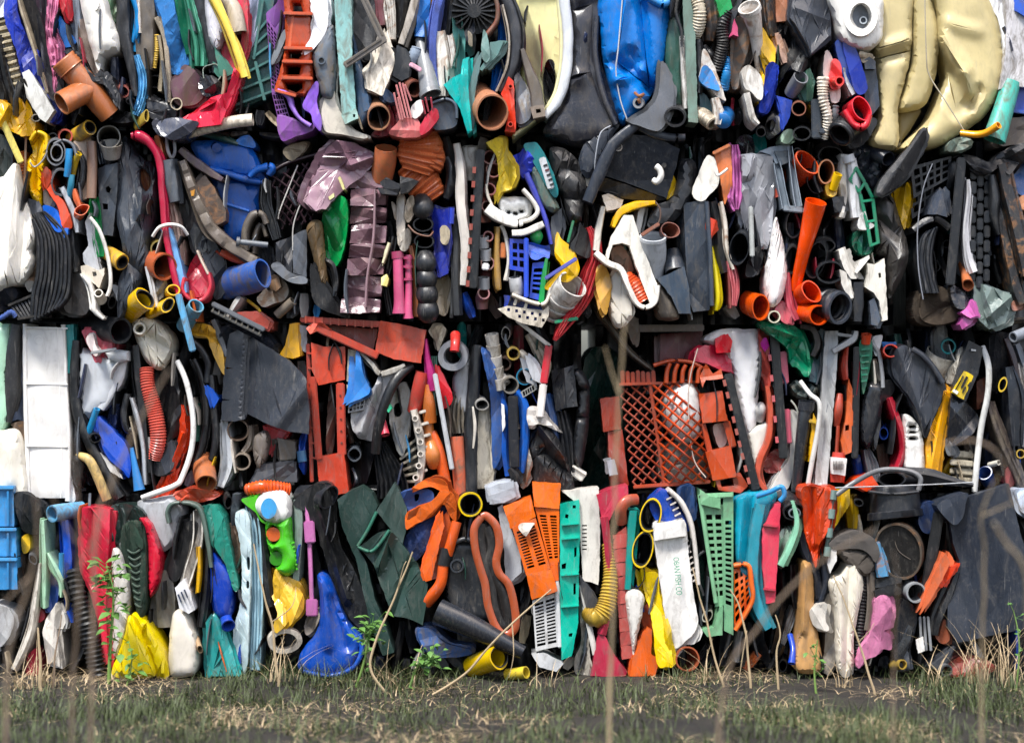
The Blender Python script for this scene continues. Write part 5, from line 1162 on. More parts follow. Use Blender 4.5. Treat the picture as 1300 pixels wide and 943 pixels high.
strip('body',O,O,'#d5d7da',[1080,202,13,1084,225,17,1086,255,16,1088,276,14],d=.14,c=.003,m='p',p=t)
tube('cap',O,O,'#c3c6ca',[1076,197,.14,1079,206,.14],8,1.5,p=t)
poly('torn_end',O,O,'#d0cfcc',[1090,278,1098,268,1102,280,1110,286,1102,292,1090,290],d=.15,b=.006,c=.006,p=t,r=2.4)
t=T('crate_truss','emerald green truss strip from a broken crate in the second row','crate piece',1108,312)
for a,b in (((1086,212),(1098,232)),((1098,232),(1108,252)),((1108,252),(1115,310)),((1078,226),(1092,246)),((1092,246),(1102,290)),((1102,290),(1106,314))):bar('rail',O,O,'#127a58',a,b,4.5,d=.15,dep=.035,p=t)
for a,b in (((1086,214),(1080,228)),((1098,232),(1090,244)),((1108,254),(1094,256)),((1111,280),(1100,282)),((1115,308),(1105,312))):bar('rung',O,O,'#178a64',a,b,3.5,d=.152,dep=.03,p=t)
poly('green_film','dark green crumpled film below the emerald truss strip','film','#1a5a45',[1084,296,1098,292,1108,306,1104,322,1090,322,1082,312],d=.09,b=.012,c=.016,m='g',an=(8,8))
t=T('flared_tube','bright orange flared tube leaning in the second row','tube',1010,385)
tube('horn',O,O,'#dc4a1e',[1036,256,.19,1030,280,.17,1020,320,.15,1009,368,.10],[14,12,8.5,7],1.6,p=t,seg=26,m='g')
tube('pipe','bright orange short pipe mouth at the foot of the flared tube','pipe','#d94c20',[1030,370,.17,1022,374,.12,1006,384,.02],[16,15,14],2,sq=.72,sqa=1.9,seg=26,m='g')
tube('pipe','bright orange pipe mouth lying beside the wide black ribbed pipe','pipe','#dc4e20',[1040,400,.18,1028,398,.12,1008,392,.02],[14.5,13.5,13],2,sq=.9,seg=26,m='g')
tube('pipe','orange pipe mouth standing beside the white tapered bag','pipe','#d0521f',[966,390,.17,958,388,.10,948,384,.02],[17,16,15],2,sq=.68,sqa=1.57,seg=26,m='g')
pipe('pipe','small cream pipe mouth beside the orange pipe mouth','pipe','#c9c4ae',983,402,8,-8,0,d=.16,wall=1.6)
poly('bag','white smooth tapered bag hanging in the second row','bag','#dcd9d8',[984,276,990,290,997,320,999,350,992,380,980,390,972,378,971,350,976,318],d=.13,b=.03,R=11,c=.006,m='m')
strip('plastic_strip','rose red bent strip beside the white tapered bag','strip','#a84452',[1000,346,6,1001,370,8,1005,390,9,1012,406,7],d=.13,c=.003)
poly('plastic_scrap','rose pink crumpled scrap below the white tapered bag','scrap','#b45560',[984,392,996,384,1004,396,1008,412,996,410,988,402],d=.13,b=.010,c=.010,r=2.6)
tube('hose_mouth','black narrow oval hose mouth beside the bright orange flared tube','hose','#292c32',[1006,330,.14,1004,320,.02],19,2,sq=.45,sqa=1.5,m='k')
tube('hose_mouth','black round hose mouth below the blue grey appliance frame','hose','#2d3036',[1008,284,.13,1002,282,.02],19,2,sq=.55,sqa=1.5,m='k')
tube('hose_mouth','black tall oval hose mouth behind the bright orange flared tube','hose','#2f3339',[1036,330,.14,1044,322,.02],25,2.4,sq=.5,sqa=1.3,m='k',seg=26)
tube('hose_mouth','black shiny hose mouth above the wide black ribbed pipe','hose','#2c3036',[1054,346,.15,1048,340,.02],18,2.2,sq=.8,m='k',seg=26)
tube('hose_mouth','black small hose mouth behind the white bracket pieces','hose','#2a2d33',[1050,312,.12,1046,306,.02],11,1.8,sq=.7,m='k')
t=T('sewer_pipe','wide black ribbed pipe mouth at the foot of the second row','pipe',1066,412)
tube('ribbed_body',O,O,'#2b2f36',[1064,390,.17,1054,387,.12,1040,382,.02],[20,20,19],2.4,p=t,ridge=(6,1.2),seg=32,sq=.9,sqa=1.57,m='k')
tube('rim',O,O,'#353b45',[1067,391,.185,1062,390,.165],21,3.4,p=t,seg=32,sq=.88,sqa=1.57,m='p')
poly('bracket_piece','white curved bracket piece above the black shiny hose mouth','bracket','#d4d0c8',[1064,318,1070,314,1078,336,1088,354,1080,354,1072,342],d=.15,b=.008,c=.002,sm=0)
poly('bracket_piece','white hooked bracket piece below the emerald truss strip','bracket','#d8d5cf',[1086,346,1092,330,1104,324,1104,328,1096,338,1088,348],d=.15,b=.008,c=.002,sm=0)
poly('bracket_piece','white tapered scrap beside the black woven strap','scrap','#cac6be',[1066,342,1074,346,1080,366,1084,378,1078,380,1068,360],d=.15,b=.008,c=.003,sm=0)
poly('panel','white panel with a small dark slot at the end of the second row','board','#d5d1c6',[1101,334,1112,336,1123,328,1125,366,1127,406,1120,408,1116,382,1110,372,1098,364,1102,348],d=.16,b=.007,R=4,c=.002,sm=0,r=3,holes=[[1115,347,1118,346,1119,352,1116,353]])
strip('webbing','black woven strap hanging beside the white slotted panel','strap','#34373c',[1090,358,12,1090,382,13,1089,408,10],d=.14,pr='f',c=.003,m='f')
poly('board','slate blue offcut board below the white slotted panel','board','#454e5c',[1104,382,1110,378,1118,404,1114,414,1106,412],d=.15,b=.005,c=.002,sm=0)
poly('rubber_bag','grey brown dusty tyre tube bulging at the end of the second row','tyre','#4c4845',[1112,252,1124,246,1134,252,1144,284,1153,314,1151,338,1140,362,1128,378,1126,330,1114,320,1108,286],d=.10,b=.04,R=16,c=.006,m='k',cr=[(1128,336,1150,324,.015,4),(1118,280,1140,300,-.02,9)])
t=T('tarp_bundle','navy bunched tarpaulin with an open hose above the green truss','tarpaulin',1106,240)
poly('bunched_sheet',O,O,'#252d3c',[1078,188,1096,184,1112,190,1122,208,1116,236,1108,248,1096,232,1088,210],d=.09,b=.02,R=8,c=.018,p=t,m='k',r=3,an=(10,12))
tube('open_hose',O,O,'#2b3342',[1128,202,.14,1114,196,.10,1100,194,.02],[12,13,10],1.8,p=t,m='k',sq=.8,dent=.15)
poly('blade','long black tapered blade leaning across two rows','blade','#2d2e33',[1172,162,1176,172,1170,190,1152,222,1134,240,1114,250,1116,232,1136,206,1156,184],d=.20,b=.015,R=6,c=.003,m='k',back=.05,cr=[(1172,166,1118,246,.02,8)])
poly('bag','mustard yellow folded bag behind the long black blade','bag','#b8921e',[1132,246,1146,238,1153,232,1157,252,1152,276,1148,292,1142,276,1136,266],d=.09,b=.015,c=.012,m='g',an=(7,24))
t=T('black_crate','black moulded crate side with square openings near the right end','crate',1180,250)
grate('lattice',O,O,'#262a32',[1156,212,1208,198,1206,226,1160,252],5,3,.35,.35,d=.12,th=.03,p=t,m='k')
grate('lower_lattice',O,O,'#20242b',[1154,246,1186,232,1184,262,1158,278],3,2,.35,.35,d=.08,th=.03,p=t,m='k')
tube('rolled_corner',O,O,'#2b2f37',[1211,206,.15,1210,222,.14,1206,236,.10],[8,8,7],1.6,p=t,m='k',sq=.7)
poly('wedge','slate grey wedge on the black crate near the right end','scrap','#2c3340',[1182,252,1192,240,1197,246,1203,276,1190,272,1177,272],d=.16,b=.010,c=.002,sm=0)
cable('baling_wire','thin wire hanging over the black crate near the right end','wire','#7d8088',[1184,208,1172,240,1165,290,1166,340,1172,380],.8,d=.18)
t=T('wheel_arch','black curved wheel arch panels near the right end','wheel arch',1185,362)
for i in range(5):
 strip('arch_rib',O,O,('#23262c','#2d3139')[i % 2],[(1190 - i*3,288 + i*1.5,5),(1178 - i*3.6 + 6,305,6),(1176 - i*4 + 6,335,6),(1186 - i*4 + 4,372,6)],d=.13 + .006*i % .012,p=t,c=.002,m='k',nu=5)
strip('arch_top',O,O,'#2a2c31',[1160,292,8,1174,282,9,1190,278,9,1206,290,8],d=.15,p=t,c=.003,m='k')
t=T('square_tube','black square plastic post standing near the right end','post',1208,365)
bar('post',O,O,'#20242b',(1221,200),(1206,362),12,d=.17,dep=.06,p=t,m='k')
strip('flex_strip','white long strip with a wider foot beside the black square post','strip','#d0d0d4',[1229,228,5,1230,250,6,1226,290,7,1229,325,9,1236,346,11],d=.15,c=.002,m='p')
t=T('block_stack','black stacked block column near the right end','column',1245,372)
for r in range(8):
 for c_ in range(3):
  x=1236 + c_*9 - r*.2;y=212 + r*18.5 + (9 if c_ % 2 else 0)
  bar('block',O,O,('#1f232a','#262b33','#2c323b')[(r + c_) % 3],(x,y),(x - .3,y + 16),8,d=.13 + .006*((r*3 + c_*5) % 4),dep=.08,p=t,m='k')
strip('trim','grey rounded trim beside the black stacked block column','trim','#2c2f34',[1260,222,8,1264,250,13,1263,275,11,1268,298,4],d=.16,c=.002,m='k')
strip('long_slat','long dark grey slat leaning at the right end of the second row','slat','#242528',[1272,208,12,1282,250,14,1294,300,13,1304,350,12],d=.17,pr='f',c=.002,m='r')
strip('long_slat','second dark slat with rust beside the long dark grey slat','slat','#1b1c1f',[1266,260,10,1278,310,12,1290,362,12,1298,386,10],d=.14,pr='f',c=.003,m='r')
poly('rubber_rag','black twisted rubber drape at the top of the right end','rubber','#2d2f35',[1222,196,1240,200,1258,206,1276,192,1296,182,1322,186,1322,204,1296,206,1282,222,1270,212,1252,222,1234,212],d=.16,b=.012,R=5,c=.012,m='k',r=3.4,an=(12,12))
poly('blue_sheet','blue sheet showing at the right edge of the second row','sheet','#1f4f8c',[1284,206,1322,206,1322,252,1296,248,1286,232],d=.10,b=.01,c=.006)
poly('scrap','peach coloured rounded scrap at the right edge of the second row','scrap','#b87e58',[1292,254,1304,246,1322,248,1322,268,1298,266],d=.12,b=.015,c=.003)
tube('pipe','small copper orange pipe mouth above the grey teal sack','pipe','#a8623e',[1229,362,.16,1226,352,.12,1222,336,.06],[9.5,8,7],1.6,sq=.8,dent=.1)
poly('sack','grey teal shiny folded sack at the right end of the second row','sack','#65736f',[1237,358,1252,362,1284,374,1283,388,1276,410,1256,418,1246,410,1240,388],d=.15,b=.012,R=6,c=.012,m='g',sm=0,r=3.4,cr=[(1240,362,1250,406,-.03,8),(1282,378,1252,404,.03,10)])
poly('film_scrap','bright pink folded scrap below the black square post','scrap','#cf66b0',[1235,380,1240,390,1243,401,1232,404,1221,397,1230,388],d=.17,b=.006,c=.004,sm=0)
poly('film_scrap','darker pink scrap hanging under the bright pink folded scrap','scrap','#b85a9c',[1224,402,1238,404,1232,412,1222,418,1218,412],d=.15,b=.006,c=.004,sm=0)
poly('furry_mat','brown frayed mat below the black wheel arch panels','mat','#4a4036',[1170,372,1190,362,1206,374,1218,396,1210,408,1186,412,1168,402],d=.10,b=.02,c=.012,m='f',an=(5,24))
poly('rubber_strip','black shiny rubber folds above the bright pink scrap','rubber','#1f2228',[1206,362,1216,366,1232,382,1224,392,1212,388],d=.13,b=.012,c=.012,m='g',an=(6,8))
pipe('pipe','slim grey pipe mouth at the right end below the second row','pipe','#80868e',1286,428,7,26,-10,d=.16,L=.08,wall=1.8)
poly('flesh_scrap','salmon pink scrap behind the grey teal sack','scrap','#b07a68',[1285,384,1300,372,1308,376,1296,392,1286,394],d=.12,b=.008,c=.006)

DO[0]=-.02
# ================================================================== THIRD ROW FROM THE TOP
poly('plastic_bag','pale mint green bag side at the left end of the third row','bag','#9cc4aa',[-14,418,2,412,14,414,14,440,9,480,12,520,4,548,-14,552],d=.08,b=.03,R=12,c=.005,m='m')
strip('rubber_strip','wide charcoal rubber strip beside the pale mint green bag','strip','#3a3a3c',[21,412,13,16,450,16,15,495,17,10,536,9],d=.11,pr='r',a=.5,c=.003,m='k')
poly('mesh_sheet','blue grey fine woven sheet between the charcoal strip and white tray','sheet','#4a5468',[25,452,32,468,33,535,22,532,13,536,21,500],d=.09,b=.006,c=.006,m='f',sm=0)
t=T('tray','tall white moulded tray standing on end in the third row','tray',60,640)
poly('back_panel',O,O,'#dcdad6',[34,414,80,416,83,440,86,560,84,632,38,632,34,520],d=.122,b=.005,c=.004,p=t,sm=0,r=5,m='m',an=(40,80),tilt=(.02,0))
strip('left_rim',O,O,'#e2e0dc',[32,411,6,32,480,6,34,560,6,37,636,7],d=.118,p=t,c=.001,m='m')
strip('right_rim',O,O,'#dddbd7',[80,412,6,83,480,6,87,560,6,86,636,7],d=.118,p=t,c=.001,m='m')
strip('inner_rib',O,O,'#e0deda',[73,418,2.2,75,480,2.2,78,560,2.2,77,632,2.2],d=.126,p=t,c=0,m='m',back=.03)
for y in (416,487,566):bar('cross_rib',O,O,'#e4e2de',(33,y),(86,y + 1),2.2,d=.131,dep=.05,p=t,m='m')
tube('embossed_mark',O,O,'#e0deda',[49,432,.13,49,432,.11],6,1.2,p=t,seg=16,m='m')
strip('plastic_sheet','teal sheet edge behind the tall white tray','sheet','#1b7f80',[88,412,12,90,440,11,88,474,7],d=.10,pr='f',c=.003)
strip('rubber_strip','long black rubber strip bending past the milky jerrycan','strip','#232529',[97,432,10,94,480,12,100,530,14,120,575,14,152,632,14],d=.12,c=.003,m='k',a=.7)
poly('bottle','cream ribbed bottle shoulder at the left end of the third row','bottle','#ddd8cb',[-14,556,6,546,20,545,28,560,33,590,33,634,-14,634],d=.12,b=.03,R=12,c=.003,m='m',cr=[(14,570,14,610,.012,5)])
poly('rubber_flap','brown stained flap above the cream ribbed bottle','flap','#5b4a3c',[14,538,32,536,33,566,28,552,18,544],d=.10,b=.006,c=.005,m='r')
t=T('jerrycan','milky grey crushed jerrycan with a moulded handle in the third row','jerrycan',128,536)
poly('body',O,O,'#b9bdc2',[98,440,112,444,136,452,150,448,160,462,152,490,140,514,124,522,106,536,99,520,97,480],d=.09,b=.035,R=13,c=.005,p=t,m='m',an=(30,40))
strip('handle',O,O,'#c6c9cd',[152,456,20,148,476,19,138,498,17,126,518,12],d=.115,p=t,pr='r',a=.3,c=.001,m='m',back=.06)
poly('neck',O,O,'#c2c5c8',[134,448,150,444,163,446,164,458,150,460,138,456],d=.145,b=.012,c=.002,p=t,m='m',sm=0)
poly('bag','red and white crumpled bag above the milky jerrycan','bag','#cf5a68',[104,422,111,418,124,422,141,432,141,444,129,446,129,460,121,460,114,444],d=.13,b=.010,c=.012,m='p',r=2.8,an=(9,12))
poly('bag_fold','white fold of the red and white crumpled bag','bag','#e0d2d0',[109,430,118,424,122,440,127,446,122,452,116,446],d=.155,b=.006,c=.005,r=2.6,back=.03)
bar('metal_rod','dull metal flat rod resting across the milky jerrycan','rod','#8b8d90',(115,448),(148,443),4,d=.18,dep=.01)
tube('drain_pipe','thick black pipe mouth at the top of the third row','pipe','#272b32',[153,420,.19,140,418,.13,112,414,.02],[17,16,16],3,m='k',seg=30)
t=T('jug','cream crumpled plastic jug beside the thick black pipe','jug',196,470)
poly('body',O,O,'#dad4c4',[168,410,176,405,188,403,204,412,216,426,219,440,214,458,204,470,190,464,180,450,172,430],d=.12,b=.035,R=12,c=.012,p=t,m='m',r=3.2,holes=[[173,414,177,412,181,416,178,421,174,420]],an=(16,16),cr=[(186,424,208,440,-.03,9),(186,424,198,408,.02,9)])
tube('spout',O,O,'#d0c9b8',[177,417,.175,179,420,.14],8,2.5,p=t,m='m',seg=18)
strip('webbing','black strap hanging beside the red and white ribbed hose','strap','#26282c',[172,438,10,176,480,10,181,530,10,187,600,10],d=.12,pr='f',c=.002,m='k')
tube('ribbed_hose','red and white ribbed hose hanging in the third row','hose','#bf5448',[186,467,.13,188,490,.14,197,525,.14,201,556,.14,196,582,.12],[9,9,10,10,8],1.4,ridge=(3.2,.9),seg=20)
tube('tube','bright blue slim tube open at its top below the milky jerrycan','tube','#2482b4',[123,519,.16,112,550,.12],4.2,1.2)
tube('tube','black square tube mouth beside the bright blue slim tube','tube','#2a2b2d',[121,556,.15,114,550,.05],8,1.2,seg=8,sq=.8,m='k')
poly('plastic_flap','deep blue curved flap below the milky jerrycan','flap','#1641a6',[125,530,134,536,148,550,160,565,166,586,164,606,154,596,138,582,128,562],d=.12,b=.010,c=.006,m='p')
tube('nozzle','sky blue flared nozzle at the foot of the third row','nozzle','#3479b8',[167,568,.16,172,595,.16,177,622,.16],[2.6,4.5,7.5],1.2,seg=16)
tube('bent_tube','straw yellow bent tube at the foot of the third row','tube','#c9ac6c',[99,578,.12,112,583,.15,122,600,.15,136,634,.14],[4.5,6,6.5,6.5],1.4,m='d')
strip('plastic_strip','thin grey curved strip beside the black strap','strip','#a2a6ab',[167,505,3,176,535,5,182,570,5,184,615,4],d=.14,c=.001)
strip('hose_loop','black hose looped below the cream crumpled jug','hose','#212328',[162,500,8,157,525,9,162,546,9,172,538,8,170,510,7],d=.11,c=.003,m='k')
poly('scrap','white pointed scrap below the deep blue flap','scrap','#c6c4c0',[124,571,132,580,146,592,152,606,140,598],d=.13,b=.005,c=.003,sm=0)
poly('dark_bag','black rounded bag beside the straw yellow bent tube','bag','#242425',[92,580,102,578,110,590,108,612,100,624,92,610],d=.10,b=.03,c=.006,m='g',R=7)
poly('white_scrap','white narrow scrap between the tray and the black rounded bag','scrap','#c9c8c6',[88,592,92,610,96,634,86,634],d=.11,b=.005,c=.003)
poly('rubber_cushion','black shiny folded cushion above the orange red sheet','cushion','#26262a',[188,590,200,576,218,558,224,572,218,596,200,604],d=.12,b=.015,R=5,c=.006,m='g')
poly('plastic_sheet','orange red glossy folded sheet at the foot of the third row','sheet','#c23c22',[233,514,238,540,236,562,224,592,218,622,204,634,192,634,204,610,222,574,230,548],d=.13,b=.008,c=.010,m='g',r=3,cr=[(232,550,206,620,.025,7)])
cable('hose','white arched hose beside the slate rubber sheet','hose','#d9d8d4',[225,458,.15,237,486,.17,245,530,.18,243,570,.18,231,606,.18,222,616,.19,196,626,.19,180,632,.18],3.6,seg=12)
poly('leather_sheet','black leathery sheet behind the white arched hose','sheet','#2a2a2d',[206,470,216,444,224,470,230,520,233,544,214,562,200,580,198,520],d=.09,b=.010,c=.012,m='k',r=3.4)
poly('strap_roll','ochre yellow rolled strap at the top of the third row','strap','#c79a34',[242,416,254,410,270,416,279,430,284,452,285,476,277,464,268,444,262,428,244,426],d=.13,b=.010,c=.008,m='p',r=2.6,cr=[(244,421,276,430,-.02,4)])
strip('strip','grey narrow strip beside the ochre yellow rolled strap','strip','#5d6168',[270,406,7,278,425,8,288,452,6],d=.12,pr='f',c=.002)
strip('hose','dark navy hose curving behind the pale blue batten','hose','#20242e',[243,432,9,256,444,9,264,462,9,262,486,8],d=.11,c=.002,m='k')
strip('rubber_band','black rubber band curving down beside the slate rubber sheet','band','#1f2024',[246,456,7,256,480,8,262,520,9,258,560,9,248,592,8],d=.10,c=.002,m='k')
strip('rubber_band','second black rubber band left of the blue triangle scrap','band','#26282d',[268,476,8,272,520,10,274,556,10,268,584,8],d=.11,c=.002,m='k')
poly('scrap','royal blue triangular scrap beside the slate rubber sheet','scrap','#1a50b4',[262,488,270,494,278,506,271,518],d=.14,b=.005,c=.002,sm=0)
poly('rubber_sheet','large slate rubber sheet with cut slits hanging in the third row','sheet','#3f444e',[291,424,302,419,322,430,346,444,370,460,388,480,393,524,392,551,364,547,344,540,314,525,311,532,298,535,281,534,282,500,287,452],d=.17,b=.006,c=.005,m='k',r=4,sm=0,cr=[(318,430,314,528,-.02,9),(390,490,350,540,.015,16)],an=(50,50),back=.03,holes=[[287,466,297,467.5,287,468.5],[282,506,293,507.5,282,508.5]])
poly('plastic_board','bright yellow worn panel above the slate rubber sheet','scrap','#dba318',[368,411,378,411,381,452,372,455,353,453,362,438],d=.14,b=.006,c=.003,sm=0,m='p')
poly('grey_scrap','pale grey torn scrap between the yellow worn panel and red crate','scrap','#a3a6aa',[380,412,390,414,390,448,382,444],d=.12,b=.006,c=.006,sm=0,m='d')
tube('knob','pair of black round knobs above the slate rubber sheet','knob','#1d1e21',[348,446,.15,352,442,.10],[6,7],0,m='k')
poly('jacket','dark navy crumpled jacket scrap behind the slate rubber sheet','cloth','#272c37',[278,418,298,412,320,416,340,428,346,442,322,432,300,424,284,440],d=.12,b=.012,c=.016,m='f',an=(10,10))
pipe('pipe','dark brown pipe mouth under the slate rubber sheet','pipe','#4a3a30',302,546,14,0,-8,d=.14,wall=1.8,m='d')
pipe('pipe','grey brown pipe mouth below the dark brown pipe mouth','pipe','#857a6e',307,586,11,4,-6,d=.15,wall=1.8,m='d')
tube('pipe','terracotta torn pipe end at the foot of the third row','pipe','#a0603e',[262,614,.18,260,600,.13,258,582,.06],[14,14,11],1.8,dent=.15,seg=24)
strip('plastic_strip','pale grey white strip hanging beside the dark brown pipe mouth','strip','#b4b9bf',[284,532,8,288,560,12,288,590,13,280,618,8],d=.12,pr='v',c=.004)
poly('cone_scrap','grey conical scrap under the slate rubber sheet','scrap','#6f6864',[322,556,336,546,343,560,338,582,328,596,322,578],d=.12,b=.03,R=8,c=.006,m='d')
poly('red_scrap','crimson scrap under the slate rubber sheet','scrap','#ae1626',[333,540,346,543,364,549,352,566,342,578,339,560],d=.11,b=.006,c=.003,sm=0)
poly('grey_sheet','grey square scrap below the slate rubber sheet','scrap','#5f5d5a',[352,556,374,560,376,582,356,584],d=.13,b=.006,c=.004,sm=0,m='d')
poly('grey_sheet','slate folded sheet at the foot of the third row beside the red crate','sheet','#4b4d54',[330,590,356,586,376,586,377,612,346,610,318,614],d=.13,b=.010,c=.006,m='k',sm=0)
tube('tube','small steel blue tube beside the red crate','tube','#3d6a90',[382,572,.12,384,586,.12],6,1.4)
strip('string','white frayed hose fragment beside the grey brown pipe mouth','hose','#a69c90',[318,540,6,316,562,7,308,574,6],d=.11,c=.003,m='d')
# red crates
t=T('red_crate','faded red crate standing upright with an open slot in the third row','crate',415,628)
poly('upper_box',O,O,'#b8432f',[395,435,412,440,438,440,438,482,404,489,396,470],d=.15,b=.012,R=4,c=.003,p=t,sm=0,r=4)
poly('lower_box',O,O,'#b5402d',[402,580,437,574,443,626,406,630],d=.15,b=.012,R=4,c=.003,p=t,sm=0,r=4)
bar('left_rail',O,O,'#a83c2b',(397,478),(405,584),9,d=.155,dep=.09,p=t)
bar('right_rail',O,O,'#b04030',(432,486),(434,578),11,d=.15,dep=.09,p=t)
bar('outer_flange',O,O,'#9c3a2b',(391,436),(396,612),5,d=.13,dep=.08,p=t)
for i in range(8):
 y=448 + i*19
 bar('flange_rib',O,O,'#a94433',(390 + i*.8,y),(399 + i*.9,y + 1),2.2,d=.14,dep=.04,p=t,bev=0)
for i in range(5):tube('rivet_hole',O,O,'#5a2018',[(432 + i*.4,502 + i*15,.153),(432 + i*.4,502 + i*15,.14)],1.4,0,p=t,seg=8)
poly('inside_film',O,O,'#6e625c',[418,494,428,492,426,540,422,574,414,572],d=.08,b=.01,c=.012,p=t,m='d',cover=False)
t=T('red_crate','faded red crate lying on its side above the upright red crate','crate',480,460)
poly('end_box',O,O,'#bb4a35',[483,407,512,412,541,419,534,461,500,456,476,446],d=.17,b=.012,R=4,c=.003,p=t,sm=0,r=4)
u=bar('top_rail',O,O,'#b24433',(381,405),(484,412),8,d=.16,dep=.09,p=t)
for i in range(9):bar('rail_rib',O,O,'#c05a46',(388 + i*10.5,401 + i*.8),(388 + i*10.5,410 + i*.8),2,d=.167,dep=.03,p=u,bev=0)
bar('lower_rail',O,O,'#ae402f',(398,414),(480,452),10,d=.18,dep=.07,p=t)
poly('torn_corner',O,O,'#c05240',[389,417,396,410,410,410,420,418,404,420,394,424],d=.185,b=.006,c=.005,p=t,sm=0,r=2.6,back=.05)
poly('inner_wall',O,O,'#8a3526',[410,412,480,418,474,444,440,430],d=.08,b=.004,c=.003,p=t,sm=0)  # darker red puts the shade inside the crate into the colour
t=T('beige_crate','beige broken lattice crate strip beside the blue boot shaped scrap','crate piece',448,502)
grate('lattice',O,O,'#b3a994',[442,443,452,445,450,486,440,484],1,4,.3,.3,ed=.2,d=.14,th=.03,p=t,m='d')
grate('lower_lattice',O,O,'#a89f8e',[440,488,450,490,449,500,441,500],1,1,.3,.3,ed=.2,d=.15,th=.03,p=t,m='d')
poly('boot_scrap','sky blue boot shaped scrap beside the upright red crate','scrap','#2f71b8',[452,446,457,450,461,474,470,496,460,505,446,511,439,514,448,498,451,474],d=.17,b=.010,c=.004,m='p')
grate('grid_scrap','grey plastic grid scrap below the blue boot shaped scrap','grid','#8f9094',[442,513,464,506,462,520,442,524],4,2,.3,.3,d=.14,th=.015)
poly('metal_boot','silver grey glossy bent sheet in the third row','sheet','#9a9a9c',[445,528,452,512,474,492,484,474,508,466,498,486,486,512,478,536,468,556,450,549],d=.13,b=.012,R=6,c=.008,m='g',r=3.2,cr=[(478,488,458,548,.03,12)])
strip('trim','pale grey folded trim below the fallen red crate','trim','#a8a49c',[458,448,4,472,462,6,482,474,7,500,470,8,514,463,5],d=.15,c=.002,pr='f',m='d')
tube('hose','black thick hose curving down in the third row','hose','#232529',[522,464,.13,504,480,.16,490,508,.17,480,545,.16,477,575,.14],6.5,1.2,m='k')
strip('pleated_skirt','black pleated rubber skirt at the foot of the third row','rubber','#24272d',[482,562,14,488,582,26,496,606,36,498,632,42],d=.13,pr='p',nf=6,a=1.2,c=.003,m='k',nu=24)
poly('grey_plate','grey curved plate with a dark opening behind the black thick hose','plate','#8f908e',[506,488,516,486,522,506,521,540,512,578,502,566,494,530,496,504],d=.11,b=.012,R=6,c=.003,m='d',holes=[[500,516,506,511,511,518,508,528,501,528]],r=3)
poly('green_scrap','small emerald scrap on the grey curved plate','scrap','#1aa878',[488,518,494,512,498,518,493,524],d=.17,b=.006,c=.004,sm=0)
tube('tube','short rose red tube beside the black thick hose','tube','#b83a4c',[489,552,.16,486,538,.14,484,524,.10],[6,5,3.5],1.4)
t=T('notched_rack','white notched rack strip standing beside the orange bottles','rack',532,620)
u=strip('spine',O,O,'#c3bcb2',[525,520,9,531,545,11,536,580,10,530,622,9],d=.16,p=t,pr='f',c=.002,m='d')
for i in range(6):tube('peg_ring',O,O,'#cfc8be',[(527 + 7*math.sin(i*.6),531 + i*15,.185),(527 + 7*math.sin(i*.6),531 + i*15,.15)],4.2,1.6,p=t,seg=12,m='d')
for i in range(6):bar('tooth',O,O,'#bdb6ac',(532 + 5*math.sin(i*.6),524 + i*15),(542 + 5*math.sin(i*.6),521 + i*15),4,d=.165,dep=.02,p=u,m='d')
t=T('slat_fan','cream slats fanned out behind the white notched rack','slats',518,620)
for i in range(6):bar('slat',O,O,'#9c9484',(506 + i*1.5,576 + i*7),(530,556 + i*11),3.5,d=.11,dep=.03,p=t,m='d')
tube('pipe','brick red pipe leaning beside the magenta strip','pipe','#b04038',[537,472,.14,532,495,.13,526,522,.10],9.5,1.6,seg=20)
strip('plastic_strip','magenta pointed strip below the fallen red crate','strip','#a32c6c',[540,430,4,543,455,7,548,478,11,550,496,8],d=.16,c=.002,m='g')
t=T('bottle','orange brown slender bottle with a swollen base','bottle',549,592)
tube('neck',O,O,'#b5682f',[541,500,.13,543,530,.13,546,562,.13],[4,6,7],0,p=t,m='g')
tube('bulb',O,O,'#b8703c',[546,560,.13,549,578,.15,551,592,.13],[8,11,7],0,p=t,m='g')
tube('bottle','amber brown slender bottle beside the swollen based bottle','bottle','#a85c2a',[543,488,.15,545,512,.15,546,536,.14],[3,7.5,8.5],0,m='g')
poly('red_flap','scarlet flap below the grey pipe coupling','flap','#c02c34',[556,465,562,474,573,498,574,510,566,518,561,516,558,490],d=.15,b=.010,c=.003,m='g')
t=T('pipe_coupling','large grey pipe coupling at the top of the third row','pipe fitting',582,525)
tube('coupling_ring',O,O,'#7e8187',[575,452,.19,577,450,.12],19,7,p=t,seg=30)
tube('inner_ring',O,O,'#6d7076',[575,452,.175,577,450,.10],13,3,p=t,seg=26)
poly('body',O,O,'#8d9197',[580,466,594,452,597,460,597,515,590,527,583,520,574,490],d=.11,b=.025,R=9,c=.002,p=t)
tube('pipe_stub','red bent pipe stub set in the grey pipe coupling','pipe','#c0302c',[577,446,.22,578,436,.21,578,425,.17],[6,6,6.5],1.6)
bar('batten','pale grey thin batten standing in front of the orange pipes','batten','#b3b6ba',(552,474),(574,596),6,d=.19,d2=.18,dep=.01)
tube('pipe','bright orange pipe leaning at the foot of the third row','pipe','#cf5a2a',[549,548,.13,558,575,.14,568,626,.13],[5,7,7.5],1.4)
tube('pipe','salmon orange pipe standing beside the pale grey thin batten','pipe','#bf6044',[580,554,.14,582,585,.14,585,630,.13],8.5,1.6,m='d')
poly('paper_scrap','cream torn paper bundle at the top of the third row','paper','#a9a08c',[546,422,556,413,566,418,562,432,556,446,552,432],d=.14,b=.010,c=.012,m='d',r=2.6)
strip('sheet_fold','dark grey film folds beside the grey pipe coupling','film','#5b5852',[584,500,12,580,525,18,582,550,14],d=.12,pr='p',c=.008,m='d')
